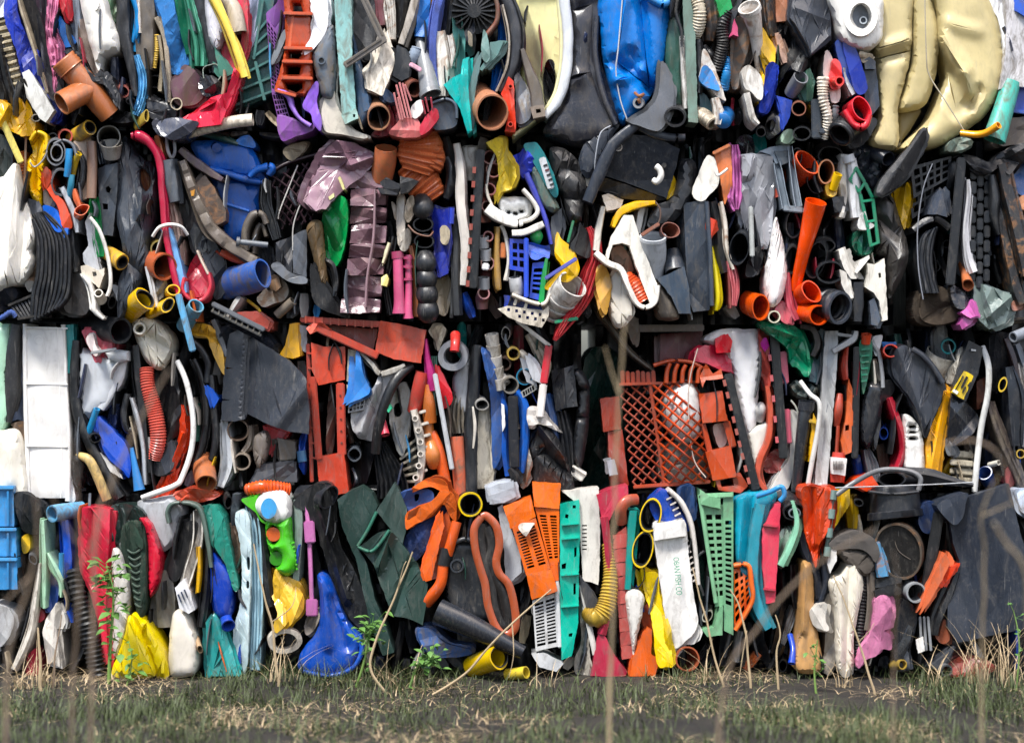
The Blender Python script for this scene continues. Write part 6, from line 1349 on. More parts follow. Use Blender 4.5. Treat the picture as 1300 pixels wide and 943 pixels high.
strip('small_scrap','teal small scraps beside the magenta strip','scrap','#4f7f74',[551,452,7,551,478,6,548,510,8,550,524,6],d=.13,pr='p',c=.008)
strip('rubber_strip','long black strip beside the cream flat panel','strip','#272a30',[607,438,12,602,480,16,598,540,17,597,628,18],d=.13,c=.003,m='k',a=.7)
poly('panel','cream flat panel standing in the third row','board','#cdc5b2',[606,520,618,516,622,560,627,600,624,620,606,620],d=.11,b=.005,c=.003,sm=0,m='d')
pipe('pipe','grey curled pipe mouth in front of the cream flat panel','pipe','#8d8c88',612,514,9,-4,-6,d=.16,L=.08,wall=1.4,sq=.8)
poly('blue_leather','denim blue leathery strip in the third row','strip','#2f4f88',[611,442,618,446,630,468,636,496,639,545,636,578,626,594,624,550,622,500,616,470],d=.14,b=.012,R=5,c=.006,m='p',an=(8,40),cr=[(616,450,622,480,.02,5)])
t=T('blue_jacket','bright blue folded jacket tied with a black strap','jacket',652,605)
strip('left_fold',O,O,'#1f58b4',[636,500,6,643,530,9,641,570,9,645,604,8],d=.13,p=t,c=.005,m='f')
strip('right_fold',O,O,'#2260bc',[655,496,10,665,516,13,666,560,12,661,600,9],d=.14,p=t,c=.006,m='f')
bar('strap',O,O,'#2a2d33',(651,502),(653,594),13,d=.17,dep=.02,p=t,m='f')
strip('lower_knot',O,O,'#2a2b2e',[648,594,10,656,604,16,658,614,10],d=.16,p=t,c=.006,m='f')
poly('white_scrap','white thin scrap beside the bright blue folded jacket','scrap','#cfd0d2',[636,512,640,514,642,540,638,548],d=.16,b=.004,c=.003,sm=0)
t=T('cup_stack','stack of off white cups at the top of the third row','cups',628,492)
for i in range(5):tube('cup',O,O,('#cdc8bf','#bdb7ac')[i % 2],[(624 + i*2,424 + i*14,.14),(626 + i*2,438 + i*14,.13)],[9,8],1.4,p=t,m='d',seg=16)
t=T('pipe_bundle','bundle of brown and grey pipe ends with one mustard mouth','pipes',652,492)
tube('mustard_mouth',O,O,'#a88c3c',[652,449,.16,650,446,.05],8.5,2,p=t,m='d')
tube('brown_mouth',O,O,'#4a362e',[640,462,.13,644,454,.03],9,1.8,p=t,m='d')
tube('grey_mouth',O,O,'#7d7c78',[648,489,.16,642,484,.05],11,1.8,p=t,m='d')
tube('blue_rim_mouth',O,O,'#2f7a9c',[666,478,.15,670,472,.03],11,1.6,p=t)
tube('black_lining',O,O,'#1d1e20',[666.2,478,.151,670,472,.03],9,1.4,p=t,m='k')
tube('pale_elbow',O,O,'#b5ada2',[660,448,.12,668,456,.13,666,466,.10],6,1.4,p=t,m='d')
tube('pale_elbow',O,O,'#b8b2aa',[636,478,.12,642,488,.13],7,1.4,p=t,m='d')
grate('lattice_scrap','small grey lattice scrap below the blue rimmed pipe end','grid','#8a8a86',[660,498,680,486,682,494,662,506],5,1,.3,.3,ed=.15,d=.15,th=.02)
poly('blade_scrap','pale grey blade below the off white colander panel','scrap','#a9abb0',[666,450,676,456,684,470,689,488,676,482,670,466],d=.18,b=.006,c=.002,sm=0)
strip('bracket','beige curved bracket beside the red and white stick','bracket','#bcb29e',[670,424,9,680,440,12,690,462,10,692,476,6],d=.14,c=.004,m='d')
bar('rail','long white thin rail slanting down from the colander panel','rail','#cfcbc2',(655,406),(699,440),5,d=.19,dep=.012)
t=T('marker_stick','red and white striped marker pole in the third row','pole',690,530)
bar('red_band',O,O,'#b82c38',(697,437),(690,487),9.5,d=.19,dep=.025,p=t);bar('white_band',O,O,'#d5d0cb',(690,487),(685,530),9.5,d=.19,dep=.025,p=t)
poly('bracket_plate','white torn bracket at the foot of the striped marker pole','bracket','#cfcac4',[669,520,682,516,692,530,706,546,692,540,682,538,672,544],d=.17,b=.006,c=.005,m='d',r=2.6)
poly('box','black folded rubber box beside the striped marker pole','box','#2a2d33',[700,470,714,468,728,463,731,490,733,516,718,518,706,522,702,496],d=.14,b=.010,c=.004,m='k',sm=0,cr=[(716,466,720,518,.015,6)])
poly('tyre','black folded tyre section beside the dark opening','tyre','#26292f',[727,474,736,468,746,480,749,496,748,535,744,566,738,592,728,584,730,540,734,500],d=.11,b=.03,R=8,c=.004,m='k',cr=[(732,496,748,494,-.025,5),(730,530,748,530,-.015,4)])
poly('rubber_boot','black heavy boot shaped rubber at the foot of the third row','boot','#222428',[672,552,684,536,698,544,712,562,722,590,727,626,680,626,674,590],d=.13,b=.02,R=7,c=.010,m='k',r=3.6,cr=[(684,540,716,580,.03,8),(690,572,722,600,-.03,8)])
strip('strip','speckled navy strip behind the black heavy boot','strip','#24406e',[694,500,10,702,530,14,706,562,9],d=.12,c=.003)
strip('rubber_strip','black ribbed strip between boot and folded tyre','strip','#25282e',[712,522,14,720,560,16,724,600,12],d=.12,pr='p',c=.003,m='k')
poly('white_scraps','bunch of white grimy scraps below the bright blue folded jacket','scrap','#a89f96',[668,560,676,566,680,590,676,606,668,618,662,600,670,582],d=.12,b=.010,c=.016,m='r',an=(6,7),r=2.4)
t=T('plastic_box','small white box at the foot of the dark opening','box',735,618)
bar('box_body',O,O,'#c9c6bd',(726,595),(742,606),14,d=.12,dep=.05,p=t);bar('lid_edge',O,O,'#d5d2c9',(727,591),(744,602),3,d=.13,dep=.06,p=t)
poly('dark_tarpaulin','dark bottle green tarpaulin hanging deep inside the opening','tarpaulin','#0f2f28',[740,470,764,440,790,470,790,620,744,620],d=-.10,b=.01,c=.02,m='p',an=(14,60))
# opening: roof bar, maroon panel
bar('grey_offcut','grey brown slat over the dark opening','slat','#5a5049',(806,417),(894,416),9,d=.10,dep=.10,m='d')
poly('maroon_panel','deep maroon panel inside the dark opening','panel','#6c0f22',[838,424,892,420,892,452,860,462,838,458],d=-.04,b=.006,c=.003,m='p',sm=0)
strip('mop','grey brown comb shaped strip hanging over the dark opening','strip','#4d463f',[752,378,8,764,400,11,778,416,9,800,446,7,830,470,4],d=.10,pr='p',nf=4,c=.004,m='d')
poly('grey_leaf','grey brown leaf shaped scrap beneath the white milky jug','scrap','#6a625b',[796,402,806,402,808,420,805,438,798,424,792,414],d=.13,b=.005,c=.006,m='d')
# orange basket, its reds darkened to put in the shade of the overhang
t=T('basket','orange red diamond mesh basket crushed around a white ball','basket',850,622)
lattice([786,490,827,487,843,615,804,618],3,'#8a3a26',1.3,.10,0,t)
lattice([827,487,887,485,902,612,843,615],4,'#a63e1e',1.6,.11,.14,t)
bar('corner_post',O,O,'#963c24',(825,486),(844,617),4.5,d=.12,dep=.04,p=t)
bar('top_band',O,O,'#a6442a',(786,488),(888,485),4,d=.125,dep=.03,p=t);bar('bottom_band',O,O,'#a6442a',(804,618),(902,611),5,d=.125,dep=.03,p=t)
for i in range(7):
 x=790 + i*6.5
 bar('tab',O,O,'#a03f28',(x,470 + (i % 3)),(x + 1,487),5.5,d=.115,dep=.03,p=t)
for i in range(5):
 x=846 + i*10
 strip('hoop',O,O,'#ac441f',[(x,486,5.5),(x + 1,472,5.5),(x + 5,461 + i,5)],d=.16,p=t,c=0,back=.02)
strip('hoop_rail',O,O,'#a44222',[830,464,5,852,458,5,878,460,5,896,470,5],d=.15,p=t,c=.001,back=.04)
for a,b_,c_,d_ in (((762,506),(786,503),(789,545),(766,548)),((771,548),(790,545),(798,616),(776,618))):
 poly('side_plate',O,O,'#8a3526',[a,b_,c_,d_],d=.09,b=.006,c=.003,p=t,sm=0)
poly('side_plate',O,O,'#b04522',[887,500,917,496,924,534,892,537],d=.15,b=.008,c=.004,p=t,sm=0,r=3)
poly('side_plate',O,O,'#ac4220',[896,574,928,566,935,605,905,610],d=.16,b=.008,c=.004,p=t,sm=0,r=3)
bar('side_rail',O,O,'#a43e20',(892,537),(902,576),7,d=.14,dep=.05,p=t);bar('side_rail',O,O,'#ac4424',(922,534),(931,568),9,d=.14,dep=.05,p=t)
poly('torn_tip',O,O,'#b54a26',[888,478,896,462,906,474,916,468,918,480,908,482,896,482,892,492],d=.17,b=.005,c=.006,p=t,sm=0,r=2.6,back=.05)
poly('lower_frame',O,O,'#a44026',[908,606,940,600,950,616,940,626,912,622],d=.15,b=.006,c=.004,p=t,sm=0,holes=[[914,610,930,606,932,616,916,618]])
poly('ball','white plastic ball caught inside the orange mesh basket','ball','#d2d2cf',[842,510,852,492,872,482,886,492,892,520,890,550,876,562,860,560,846,540],d=.10,b=.10,R=34,c=.002,m='p')
poly('hat','small white scrap between the side plates of the orange basket','scrap','#c4b9ae',[906,540,920,538,923,560,914,568,908,556],d=.10,b=.008,c=.003)
poly('grey_films','grey crumpled films in the lower part of the orange basket','film','#7a7068',[844,566,866,562,890,570,898,606,850,612],d=.06,b=.02,c=.016,m='d',an=(10,12),cover=False)
poly('label_card','pale card stuck to the side plate of the orange basket','card','#8f9298',[770,585,780,583,785,602,774,604],d=.125,b=.003,c=.001,sm=0,back=.02)
cable('baling_wire','thin wire stretched over the orange mesh basket','wire','#b9a79c',[886,442,876,480,874,520,880,580,896,606],.8,d=.22)
t=T('sack','large white tapering sack beside the orange mesh basket','sack',948,552)
poly('body',O,O,'#d6d5d6',[894,432,904,422,924,417,946,418,962,420,966,450,963,500,960,540,952,552,946,546,938,510,930,470,922,452,910,440],d=.11,b=.02,R=10,c=.005,p=t,m='m',r=4,an=(16,60))
poly('red_bag','red folded bag between the orange basket and the white sack','bag','#bb2740',[882,446,894,438,908,440,908,428,922,424,927,446,930,472,916,470,898,462,880,458],d=.13,b=.010,c=.010,m='p',r=3,sm=0)
poly('red_block','bright red angular block on the white sack','block','#c81f2e',[908,430,920,424,926,434,924,448,909,448],d=.17,b=.012,R=4,c=.002,sm=0,m='g')
t=T('notched_rail','black notched rail leaning beside the white tapering sack','rail',956,622)
u=bar('rail',O,O,'#26292d',(924,474),(960,622),11,d=.19,dep=.04,p=t,m='k')
for i in range(9):bar('notch',O,O,'#9a5148',(919 + i*3.8,482 + i*15.5),(921 + i*3.8,490 + i*15.5),4,d=.195,dep=.03,p=u,bev=0)
poly('crushed_tray','crumpled red tray scraps below the green folded tarpaulin','scrap','#a8443c',[963,422,974,420,977,450,978,490,970,492,966,460],d=.12,b=.010,c=.012,m='p',r=2.6)
poly('magenta_scrap','magenta crumpled wrapper scrap on the red tray scraps','wrapper','#c0309c',[966,436,972,428,977,440,976,452,970,446],d=.15,b=.006,c=.010,m='g',r=2,an=(4,5))
t=T('notched_rail','long black rail with pink notches standing in the third row','rail',990,585)
u=bar('rail',O,O,'#25282c',(983,424),(995,582),11.5,d=.17,dep=.04,p=t,m='k')
for i in range(5):bar('notch',O,O,'#b5565c',(977 + i*2.2,450 + i*26),(978 + i*2.2,458 + i*26),4,d=.176,dep=.03,p=u,bev=0)
bar('pink_plate','dusty pink flat plate beside the long black rail','plate','#b4566a',(994,446),(997,487),9.5,d=.15,dep=.03)
bar('pink_plate','dusty pink lower plate beside the long black rail','plate','#b04e62',(999,519),(1001,563),8.5,d=.15,dep=.03)
strip('bent_bar','orange red bent bar curving beside the white jug neck','bar','#b54e38',[974,490,6,978,520,8,976,555,9,965,582,9,962,605,8,972,622,7],d=.15,c=.002,pr='f')
poly('jug_neck','white bent jug neck at the foot of the white tapering sack','jug','#c8c5bd',[949,550,962,540,975,536,976,552,968,576,958,604,954,590,952,570],d=.12,b=.02,R=7,c=.004,m='m')
tube('round_stopper','grey white round knob behind the orange red bent bar','knob','#b0aeac',[966,512,.12,966,520,.13,965,534,.11],[4,7,5],0)
poly('frayed_scrap','frayed red scrap at the foot of the long black rail','scrap','#8a3c38',[972,580,984,572,996,584,990,598,974,600,968,592],d=.13,b=.008,c=.014,m='p',r=2.4,an=(6,8))
poly('tarpaulin','emerald green shiny folded tarpaulin at the top of the third row','tarpaulin','#137a56',[966,412,976,408,994,410,1012,416,1022,430,1028,452,1029,472,1022,478,1012,466,1004,464,1000,444,990,434,978,424],d=.18,b=.012,R=5,c=.014,m='g',r=3,an=(9,16),cr=[(974,414,1014,428,.025,7),(1002,440,1026,466,-.02,6)])
strip('leather_belt','dark brown leather belt folded behind the green tarpaulin','belt','#3c3433',[1016,414,8,1032,418,9,1038,436,9,1032,452,8],d=.15,c=.003,pr='f',m='k')
poly('teal_sheet','dark teal sheet beside the silver square post','sheet','#28444c',[1028,440,1042,416,1048,420,1044,460,1036,486,1028,484],d=.12,b=.006,c=.006,m='p',sm=0)
poly('white_sleeve','white long sleeve bending down beside the black funnel pipe','sleeve','#c9c6c0',[1002,524,1013,524,1011,548,1015,568,1008,594,1000,620,978,624,990,600,1002,580,1003,550],d=.13,b=.015,R=6,c=.005,m='m')
t=T('funnel_pipe','black tapered funnel pipe with a collar in the third row','funnel',1012,622)
tube('taper',O,O,'#25282d',[1023,516,.15,1019,550,.15,1010,624,.13],[9,8.5,6],1.4,p=t,m='g')
tube('collar',O,O,'#2c2f35',[1024,509,.155,1023,520,.15],10.5,1.6,p=t,m='g')
tube('bent_tube','white bent tube crossing in front of the black funnel pipe','tube','#cbcac6',[1016,484,.16,1028,500,.18,1040,512,.18,1039,540,.18,1030,590,.17,1025,620,.16],3.2,0,seg=10)
poly('spike','bright yellow tapered spike beside the white bent tube','spike','#dca81a',[1033,524,1037,534,1032,565,1027,586,1029,560],d=.17,b=.008,c=.001,sm=0)
bar('clip','small yellow clip on the black funnel pipe','clip','#b8962e',(1027,534),(1037,536),5,d=.185,dep=.01)
strip('mechanism','grey teal mechanical parts above the black funnel pipe','parts','#4d5c5a',[1006,486,14,1014,496,18,1026,500,14,1034,490,10],d=.11,c=.016,m='d',an=(5,6))
cable('cable','thin grey cable looping beside the white long sleeve','cable','#a7a79c',[1004,508,1012,520,1018,545,1014,560],1.3,d=.15)
t=T('square_tube','silver grey square post with a side bracket in the third row','post',1048,620)
poly('shaft',O,O,'#a9aaaa',[1048,420,1064,420,1063,460,1058,520,1050,618,1034,618,1042,520,1045,460],d=.16,b=.012,R=4,c=.004,p=t,sm=0,r=4,m='p',an=(8,40),cr=[(1052,424,1042,612,-.012,7)])
strip('bracket_arm',O,O,'#9da0a2',[1058,446,7,1072,438,8,1084,430,9,1087,420,6],d=.18,p=t,pr='f',c=.001,back=.05)
bar('bracket_pin',O,O,'#8c8f92',(1062,424),(1084,427),4,d=.185,dep=.02,p=t)
t=T('red_mechanism','brick red broken lever assembly beside the black narrow post','lever',1066,605)
strip('upper_lever',O,O,'#a63a2a',[1075,440,5,1072,465,8,1074,482,6],d=.15,p=t,c=.003)
tube('red_cylinder',O,O,'#a84432',[1066,500,.14,1064,520,.15,1062,540,.13],[4,6,4],0,p=t)
cable('lower_rod',O,O,'#96402f',[1064,540,1063,560,1061,590],2.4,d=.14,p=t)
t=T('moulding','orange perforated moulding beside the black narrow post','moulding',1076,578)
poly('plate',O,O,'#bf5a30',[1077,480,1084,498,1083,545,1081,574,1070,578,1068,560,1074,530],d=.16,b=.008,c=.005,p=t,sm=0,r=2.6,holes=[[1073,540,1078,539,1078,546,1073,547]])
t=T('bottle','red bottle with a white printed label at the foot of the third row','bottle',1064,612)
tube('bottle_body',O,O,'#a83a2e',[1065,574,.15,1064,592,.15,1063,612,.15],[8,10,9],0,p=t,m='g')
u=poly('printed_label',O,O,'#d5d2d0',[1055,580,1075,582,1073,604,1056,601],d=.19,b=.006,R=5,c=0,p=t,sm=0,back=.03)
for i in range(7):bar('print_line',O,O,'#55504f',(1058 + i*2,585),(1058 + i*2,596),.9,d=.201,dep=.006,p=u,bev=0)
bar('narrow_bar','black narrow post standing in the third row','post','#22252a',(1088,440),(1085,582),9,d=.16,dep=.05,m='k')
t=T('trowel','green ribbed trowel with an orange handle in the third row','trowel',1099,498)
u=poly('blade',O,O,'#166a50',[1091,436,1099,428,1107,434,1107,452,1101,482,1096,500,1093,470],d=.16,b=.008,R=4,c=.002,p=t,r=2.6)
for i in range(6):bar('blade_rib',O,O,'#1c7a5e',(1093.5,444 + i*8),(1105 - i*.9,443 + i*8),1.8,d=.178,dep=.015,p=u,bev=0)
tube('handle',O,O,'#cf4a2c',[1100,424,.17,1099,436,.16],[7,6],1.8,p=t)
pipe('pipe','orange red flared pipe mouth at the top of the third row near the slate flap','pipe','#cc3a20',1131,445,10,-10,6,d=.18,wall=1.8,sq=.85,m='g')
cable('hose','silver grey thin hose beside the green ribbed trowel','hose','#94979b',[1108,436,1116,450,1120,475,1121,492],2.6,d=.15)
poly('bag_scrap','pale grey bag scrap above the silver grey thin hose','bag','#b4b6ba',[1108,428,1120,426,1118,440,1113,452,1108,444],d=.14,b=.006,c=.006)
poly('blue_scrap','blue scrap edge behind the orange red flared pipe mouth','scrap','#2a66a8',[1119,434,1138,434,1139,442,1122,444],d=.12,b=.005,c=.002,sm=0)
poly('bottle','glossy black rounded bottle in the third row','bottle','#202227',[1100,490,1110,485,1121,489,1121,512,1114,545,1104,568,1094,560,1093,528],d=.13,b=.03,R=9,c=.003,m='g')
poly('black_fold','black rubber fold beside the glossy black bottle','rubber','#24262b',[1121,492,1130,482,1136,494,1128,506,1120,512,1118,540,1112,570,1110,550],d=.14,b=.006,c=.006,m='k',r=2.8)
strip('strips','grey thin slats below the glossy black bottle','slats','#5d6167',[1100,570,8,1106,590,12,1110,612,12],d=.11,pr='p',c=.004)
poly('slate_flap','big slate grey pointed flap in the third row','flap','#3e4450',[1132,456,1142,440,1158,442,1176,460,1197,486,1195,508,1184,534,1175,556,1168,530,1156,506,1142,488,1134,476],d=.17,b=.012,R=6,c=.006,m='k',r=4,an=(40,40),cr=[(1140,444,1176,540,.02,16)])
cable('flap_bead','rounded bead along the edge of the big slate grey flap','bead','#363c47',[1158,443,1172,452,1186,468,1197,486],4,d=.195,m='k',seg=10)
poly('boat_scrap','golden yellow long bent panel beside the slate grey flap','panel','#dd9a0f',[1198,490,1207,497,1205,516,1198,550,1190,602,1176,602,1176,562,1184,536,1196,510],d=.15,b=.010,c=.003,m='p',sm=0,r=3,cr=[(1200,500,1182,598,.015,7)])
t=T('tool_case','black long casing with a yellow printed sticker near the right end','casing',1222,572)
poly('upper_case',O,O,'#22262d',[1230,432,1248,441,1242,474,1226,510,1208,500,1216,470],d=.17,b=.010,R=4,c=.002,p=t,sm=0,r=3.4)
poly('lower_case',O,O,'#1f2228',[1208,500,1226,510,1240,524,1244,536,1234,552,1212,566,1203,572,1203,548],d=.15,b=.012,R=5,c=.008,p=t,sm=0,r=3,m='g')
u=poly('sticker',O,O,'#d9b90c',[1225,471,1236,477,1223,507,1208,498],d=.187,b=.002,R=2,c=0,p=t,sm=0,back=.012,tilt=(0,0))
for (a,b_,w_) in (((1228,478),(1221,492),3.2),((1223,477),(1213,495),1.4),((1233,485),(1229,490),2.6),((1220,483),(1214,493),1.2),((1226,491),(1222,498),2.2)):bar('print_mark',O,O,'#1d1d20',a,b_,w_,d=.1925,dep=.004,p=u,bev=0)
bar('print_white',O,O,'#d8d8d4',(1210,495),(1216,499),4,d=.192,dep=.004,p=t,bev=0)
bar('hang_slot',O,O,'#d0d0ce',(1233,444),(1239,445),2.4,d=.185,dep=.006,p=t,bev=0)
tube('hose','white curved hose beside the black stickered casing','hose','#cfcfcb',[1247,440,.15,1255,465,.17,1254,500,.17,1246,540,.16,1241,580,.16,1237,624,.16],4,0,seg=12)
t=T('iron_cover','white rounded cover with three vent slots in the third row','cover',1162,600)
poly('shell',O,O,'#d2d0cc',[1147,530,1154,527,1166,540,1172,560,1174,590,1171,600,1150,600,1148,566],d=.14,b=.02,R=9,c=.002,p=t,r=2.6,holes=[[(1155,y),(1162,y),(1163,y + 3),(1155,y + 3)] for y in (540,547,555)])
strip('red_trim','crimson moulded trim beside the white vented cover','trim','#9c2433',[1129,505,8,1136,525,9,1145,552,9,1146,575,8,1138,598,10],d=.14,pr='e',c=.002,m='g')
tube('tub','white tub lying behind the black stickered casing','tub','#c9c4b8',[1196,448,.08,1190,464,.06,1184,486,.02],[20,20,17],1.6,m='d',seg=26)
tube('ring','teal ring rim above the white tub','ring','#1c7a7c',[1204,440,.13,1203,438,.08],9.5,1.8,seg=22)
poly('tap_part','white mechanical tap parts behind the black stickered casing','parts','#b4b0a6',[1204,470,1214,460,1222,440,1220,466,1214,484,1204,486],d=.12,b=.010,c=.016,m='d',r=2.4,an=(5,6))
t=T('slatted_board','beige slatted panel below the black stickered casing','panel',1228,612)
for i in range(4):bar('slat',O,O,'#b5ac98',(1206,575 + i*11),(1236,578 + i*11),8,d=.12 + .012*(i % 2),dep=.03,p=t,m='d')
bar('back_board',O,O,'#a39a88',(1222,572),(1226,618),24,d=.09,dep=.03,p=t,m='d')
strip('navy_strip','dark navy rounded strip at the right end of the third row','strip','#262c38',[1279,466,12,1284,500,20,1286,530,18,1288,566,12],d=.15,c=.004,m='k')
tube('ring','yellow oval ring hung on the dark navy strip','ring','#c8a82c',[1273,488,.19,1273,488,.175],10,2.6,sq=.55,sqa=1.3,seg=18)
strip('dark_strip','brown black long strip slanting at the right end of the third row','strip','#352e2d',[1256,510,8,1268,545,11,1282,580,11,1300,620,10],d=.16,c=.003,m='d')
poly('dark_cloth','black crumpled cloth at the right end of the third row','cloth','#202126',[1256,430,1272,424,1286,440,1280,470,1266,500,1258,480],d=.11,b=.012,c=.016,m='f',an=(10,14))
tube('cup','navy blue cup beside the beige slatted panel','cup','#1d3f7c',[1250,600,.14,1256,612,.08],[10,9],1.4,seg=20)
poly('red_cloth','pale red cloth scrap at the right end of the third row','cloth','#b5565c',[1276,598,1284,592,1290,608,1284,618,1276,612],d=.13,b=.006,c=.008,m='f')
tube('tube_end','small white tube end at the right end of the third row','tube','#c0bcb0',[1268,587,.16,1256,590,.12],3.6,1.2,seg=12)
tube('tube_end','mustard tube end at the right edge of the third row','tube','#a58a3a',[1296,576,.15,1288,578,.06],6,1.4,seg=14)
poly('white_scraps','tangled white scraps at the right edge of the third row','scrap','#b3b1ae',[1292,466,1304,460,1322,470,1322,520,1300,516,1294,492],d=.11,b=.012,c=.018,m='d',an=(6,7))
poly('grey_scraps','pale grey casing scrap at the right edge of the third row','casing','#9a9ca0',[1292,528,1304,524,1322,530,1322,568,1298,566],d=.10,b=.010,c=.006)
strip('leather','maroon brown leather strip above the dark navy strip','strip','#4a3234',[1276,430,8,1286,455,9,1294,490,7],d=.13,c=.004,m='k')
poly('rusty_board','rust brown panel behind the white curved hose','panel','#6b3a2c',[1240,484,1254,478,1252,514,1240,520],d=.08,b=.005,c=.004,sm=0,m='r')
poly('film_scrap','clear plastic film loop below the black stickered casing','film','#55585c',[1200,556,1212,566,1214,576,1204,578,1200,570],d=.14,b=.006,c=.006,m='g')

DO[0]=0
# ================================================================== BOTTOM ROW
O=None
t=T('blue_crate','sky blue stacked crate sides at the left end of the bottom row','crate',5,750)
for i,(y0,y1,x1) in enumerate(((617,668,17),(670,706,20),(708,748,21))):
 poly('side_panel',O,O,'#3a83bb',[(-16,y0),(x1,y0),(x1 + 1,y1),(-16,y1)],d=.17 + .01*i,b=.006,c=.002,p=t,sm=0);bar('rim',O,O,'#4a92c8',(-16,y0 + 2),(x1 + 1,y0 + 2),5,d=.185 + .01*i,dep=.04,p=t);bar('rib',O,O,'#357bb0',(10,y0 + 6),(10,y1),3,d=.183 + .01*i,dep=.02,p=t)
tube('pipe','pale blue pipe with a dark mouth at the top of the bottom row','pipe','#5a9cc4',[66,652,.19,78,650,.16,104,646,.10],[11,11,10],2,m='d',seg=22)
poly('red_wedge','bright red tapering panel in the bottom row','panel','#c42c42',[104,645,124,644,140,646,138,700,134,770,137,842,131,846,127,786,116,748,105,726,102,690],d=.20,b=.010,R=4,c=.004,m='p',sm=0,r=3.6,cr=[(118,650,118,740,-.015,6)])
t=T('hiking_boot','dark green laced boot in the bottom row','boot',172,786)
u=poly('upper',O,O,'#27382f',[154,672,162,662,176,660,186,668,188,720,186,765,180,786,174,778,164,740,154,704],d=.19,b=.025,R=8,c=.008,p=t,m='f',r=3,cr=[(160,670,170,700,.015,5)])
for i in range(9):cable('lace',O,O,'#3f4f46',[(162 + i*1.2,698 + i*8.5,.205),(170 + i,702 + i*8.5,.222),(180 + i*.6,696 + i*8.5,.205)],1.4,p=u,seg=6)
poly('tongue',O,O,'#2f4439',[163,664,170,664,182,690,178,696,168,682],d=.215,b=.006,c=.003,p=t,m='f',back=.03)
poly('green_bag','dark teal green bunched bag above the laced boot','bag','#23413c',[140,646,152,640,172,646,180,656,166,664,156,676,158,698,146,704,140,684],d=.18,b=.012,c=.016,m='k',r=3,an=(8,10))
poly('red_pod','scarlet curved pod beside the laced boot','scrap','#b92236',[176,658,186,657,196,672,205,700,206,716,200,744,191,758,187,740,188,700,184,674],d=.19,b=.035,R=9,c=.002,m='g')
t=T('seat_shell','pale grey plastic seat shell with a rounded slot','chair seat',205,702)
poly('shell',O,O,'#9fa2a6',[174,640,190,634,222,630,232,650,228,680,208,700,196,682],d=.15,b=.02,R=9,c=.002,p=t)
strip('handle_loop',O,O,'#4f5f58',[214,664,5,212,650,5,220,639,5,244,640,6,256,652,6,264,690,6,268,720,5],d=.21,p=t,c=.002,back=.04)
poly('bottle','white slender bottle beside the yellow gloves','bottle','#c9c5bf',[142,700,154,702,160,724,165,748,161,798,150,832,143,822,145,764],d=.19,b=.03,R=9,c=.008,m='m',r=3)
t=T('rubber_gloves','pair of bright yellow gloves lying at the foot of the bottom row','gloves',178,858)
poly('glove',O,O,'#d9c316',[163,782,170,786,184,814,196,858,144,858,150,830,158,806],d=.22,b=.03,R=11,c=.006,p=t,m='g')
poly('glove',O,O,'#dcc61a',[168,782,178,780,198,804,210,832,214,858,198,858,186,818],d=.20,b=.03,R=9,c=.006,p=t,m='g')
tube('corrugated_hose','black corrugated hose leaning beside the bright red panel','hose','#26282c',[93,722,.17,100,760,.18,112,800,.18,126,860,.17],[9,11,12,11],1.6,ridge=(6,1.5),m='k')
strip('blue_strip','royal blue strip beside the black corrugated hose','strip','#1b49ac',[82,660,11,86,700,12,90,790,9],d=.15,c=.004,pr='f')
poly('blue_sheet','navy blue sheet scrap between the mint strips','sheet','#243f86',[60,720,72,716,76,740,70,775,58,770],d=.14,b=.006,c=.006)
strip('mint_strip','pale mint narrow strip in the bottom row','strip','#9cc4a6',[54,660,5,56,700,6,56,740,6,56,772,4],d=.19,c=.003)
strip('mint_strip','curved pale mint strip beside the slim blue tube','strip','#a3c8aa',[60,702,4,70,722,8,78,740,7,78,758,4],d=.19,c=.003)
tube('tube','slim blue tube standing in the bottom row','tube','#2f7cae',[78,702,.19,78,740,.17],3.4,1.1,seg=12)
strip('white_sliver','white thin blade slanting at the left end of the bottom row','strip','#c4beb4',[51,715,4,46,760,7,38,806,9,18,850,9],d=.19,c=.003,m='d')
poly('paper','white folded paper scrap at the foot of the bottom row','paper','#c8c3bb',[58,786,71,765,86,784,80,798,72,798,76,846,60,842,54,802],d=.18,b=.006,c=.010,sm=0,cr=[(70,768,66,840,.02,6)])
poly('white_sheet','pale grey sheet corner at the left edge of the bottom row','sheet','#b0b2b4',[-14,774,8,770,18,788,6,816,-14,822],d=.17,b=.01,c=.006)
poly('red_scrap','small dark red scrap beside the white folded paper','scrap','#8f1f2c',[44,776,54,774,56,786,46,790],d=.15,b=.006,c=.004)
poly('red_rag','red rag at the foot of the white folded paper','rag','#a03040',[38,832,46,824,52,852,38,856],d=.16,b=.008,c=.010,m='f')
poly('yellow_scrap','yellow crumpled scrap beside the sky blue crate','scrap','#c7a22c',[27,684,36,678,38,696,30,702],d=.15,b=.008,c=.008)
poly('dark_rag','black crumpled rag above the yellow crumpled scrap','rag','#25282c',[18,626,40,630,56,650,50,676,34,676,22,656],d=.14,b=.012,c=.018,m='f',an=(9,10))
tube('corrugated_hose','orange corrugated hose lying along the top of the bottom row','hose','#cf5020',[312,622,.17,336,618,.19,368,622,.17],[7,9,8],1.4,ridge=(4,.9),seg=20)
poly('red_film','orange red film scrap behind the grey seat shell','film','#b8452c',[222,630,240,620,262,622,280,628,262,636,236,638],d=.15,b=.006,c=.010)
strip('white_channel','white split channel beside the black rubber wedge','channel','#d0cbc3',[251,648,12,250,690,13,240,725,12,234,750,8],d=.19,pr='u',c=.002,m='d')
poly('rubber_wedge','black rubber wedge beside the white split channel','rubber','#232427',[236,664,250,665,246,690,232,726,222,738,214,724,224,696],d=.18,b=.010,c=.006,m='k')
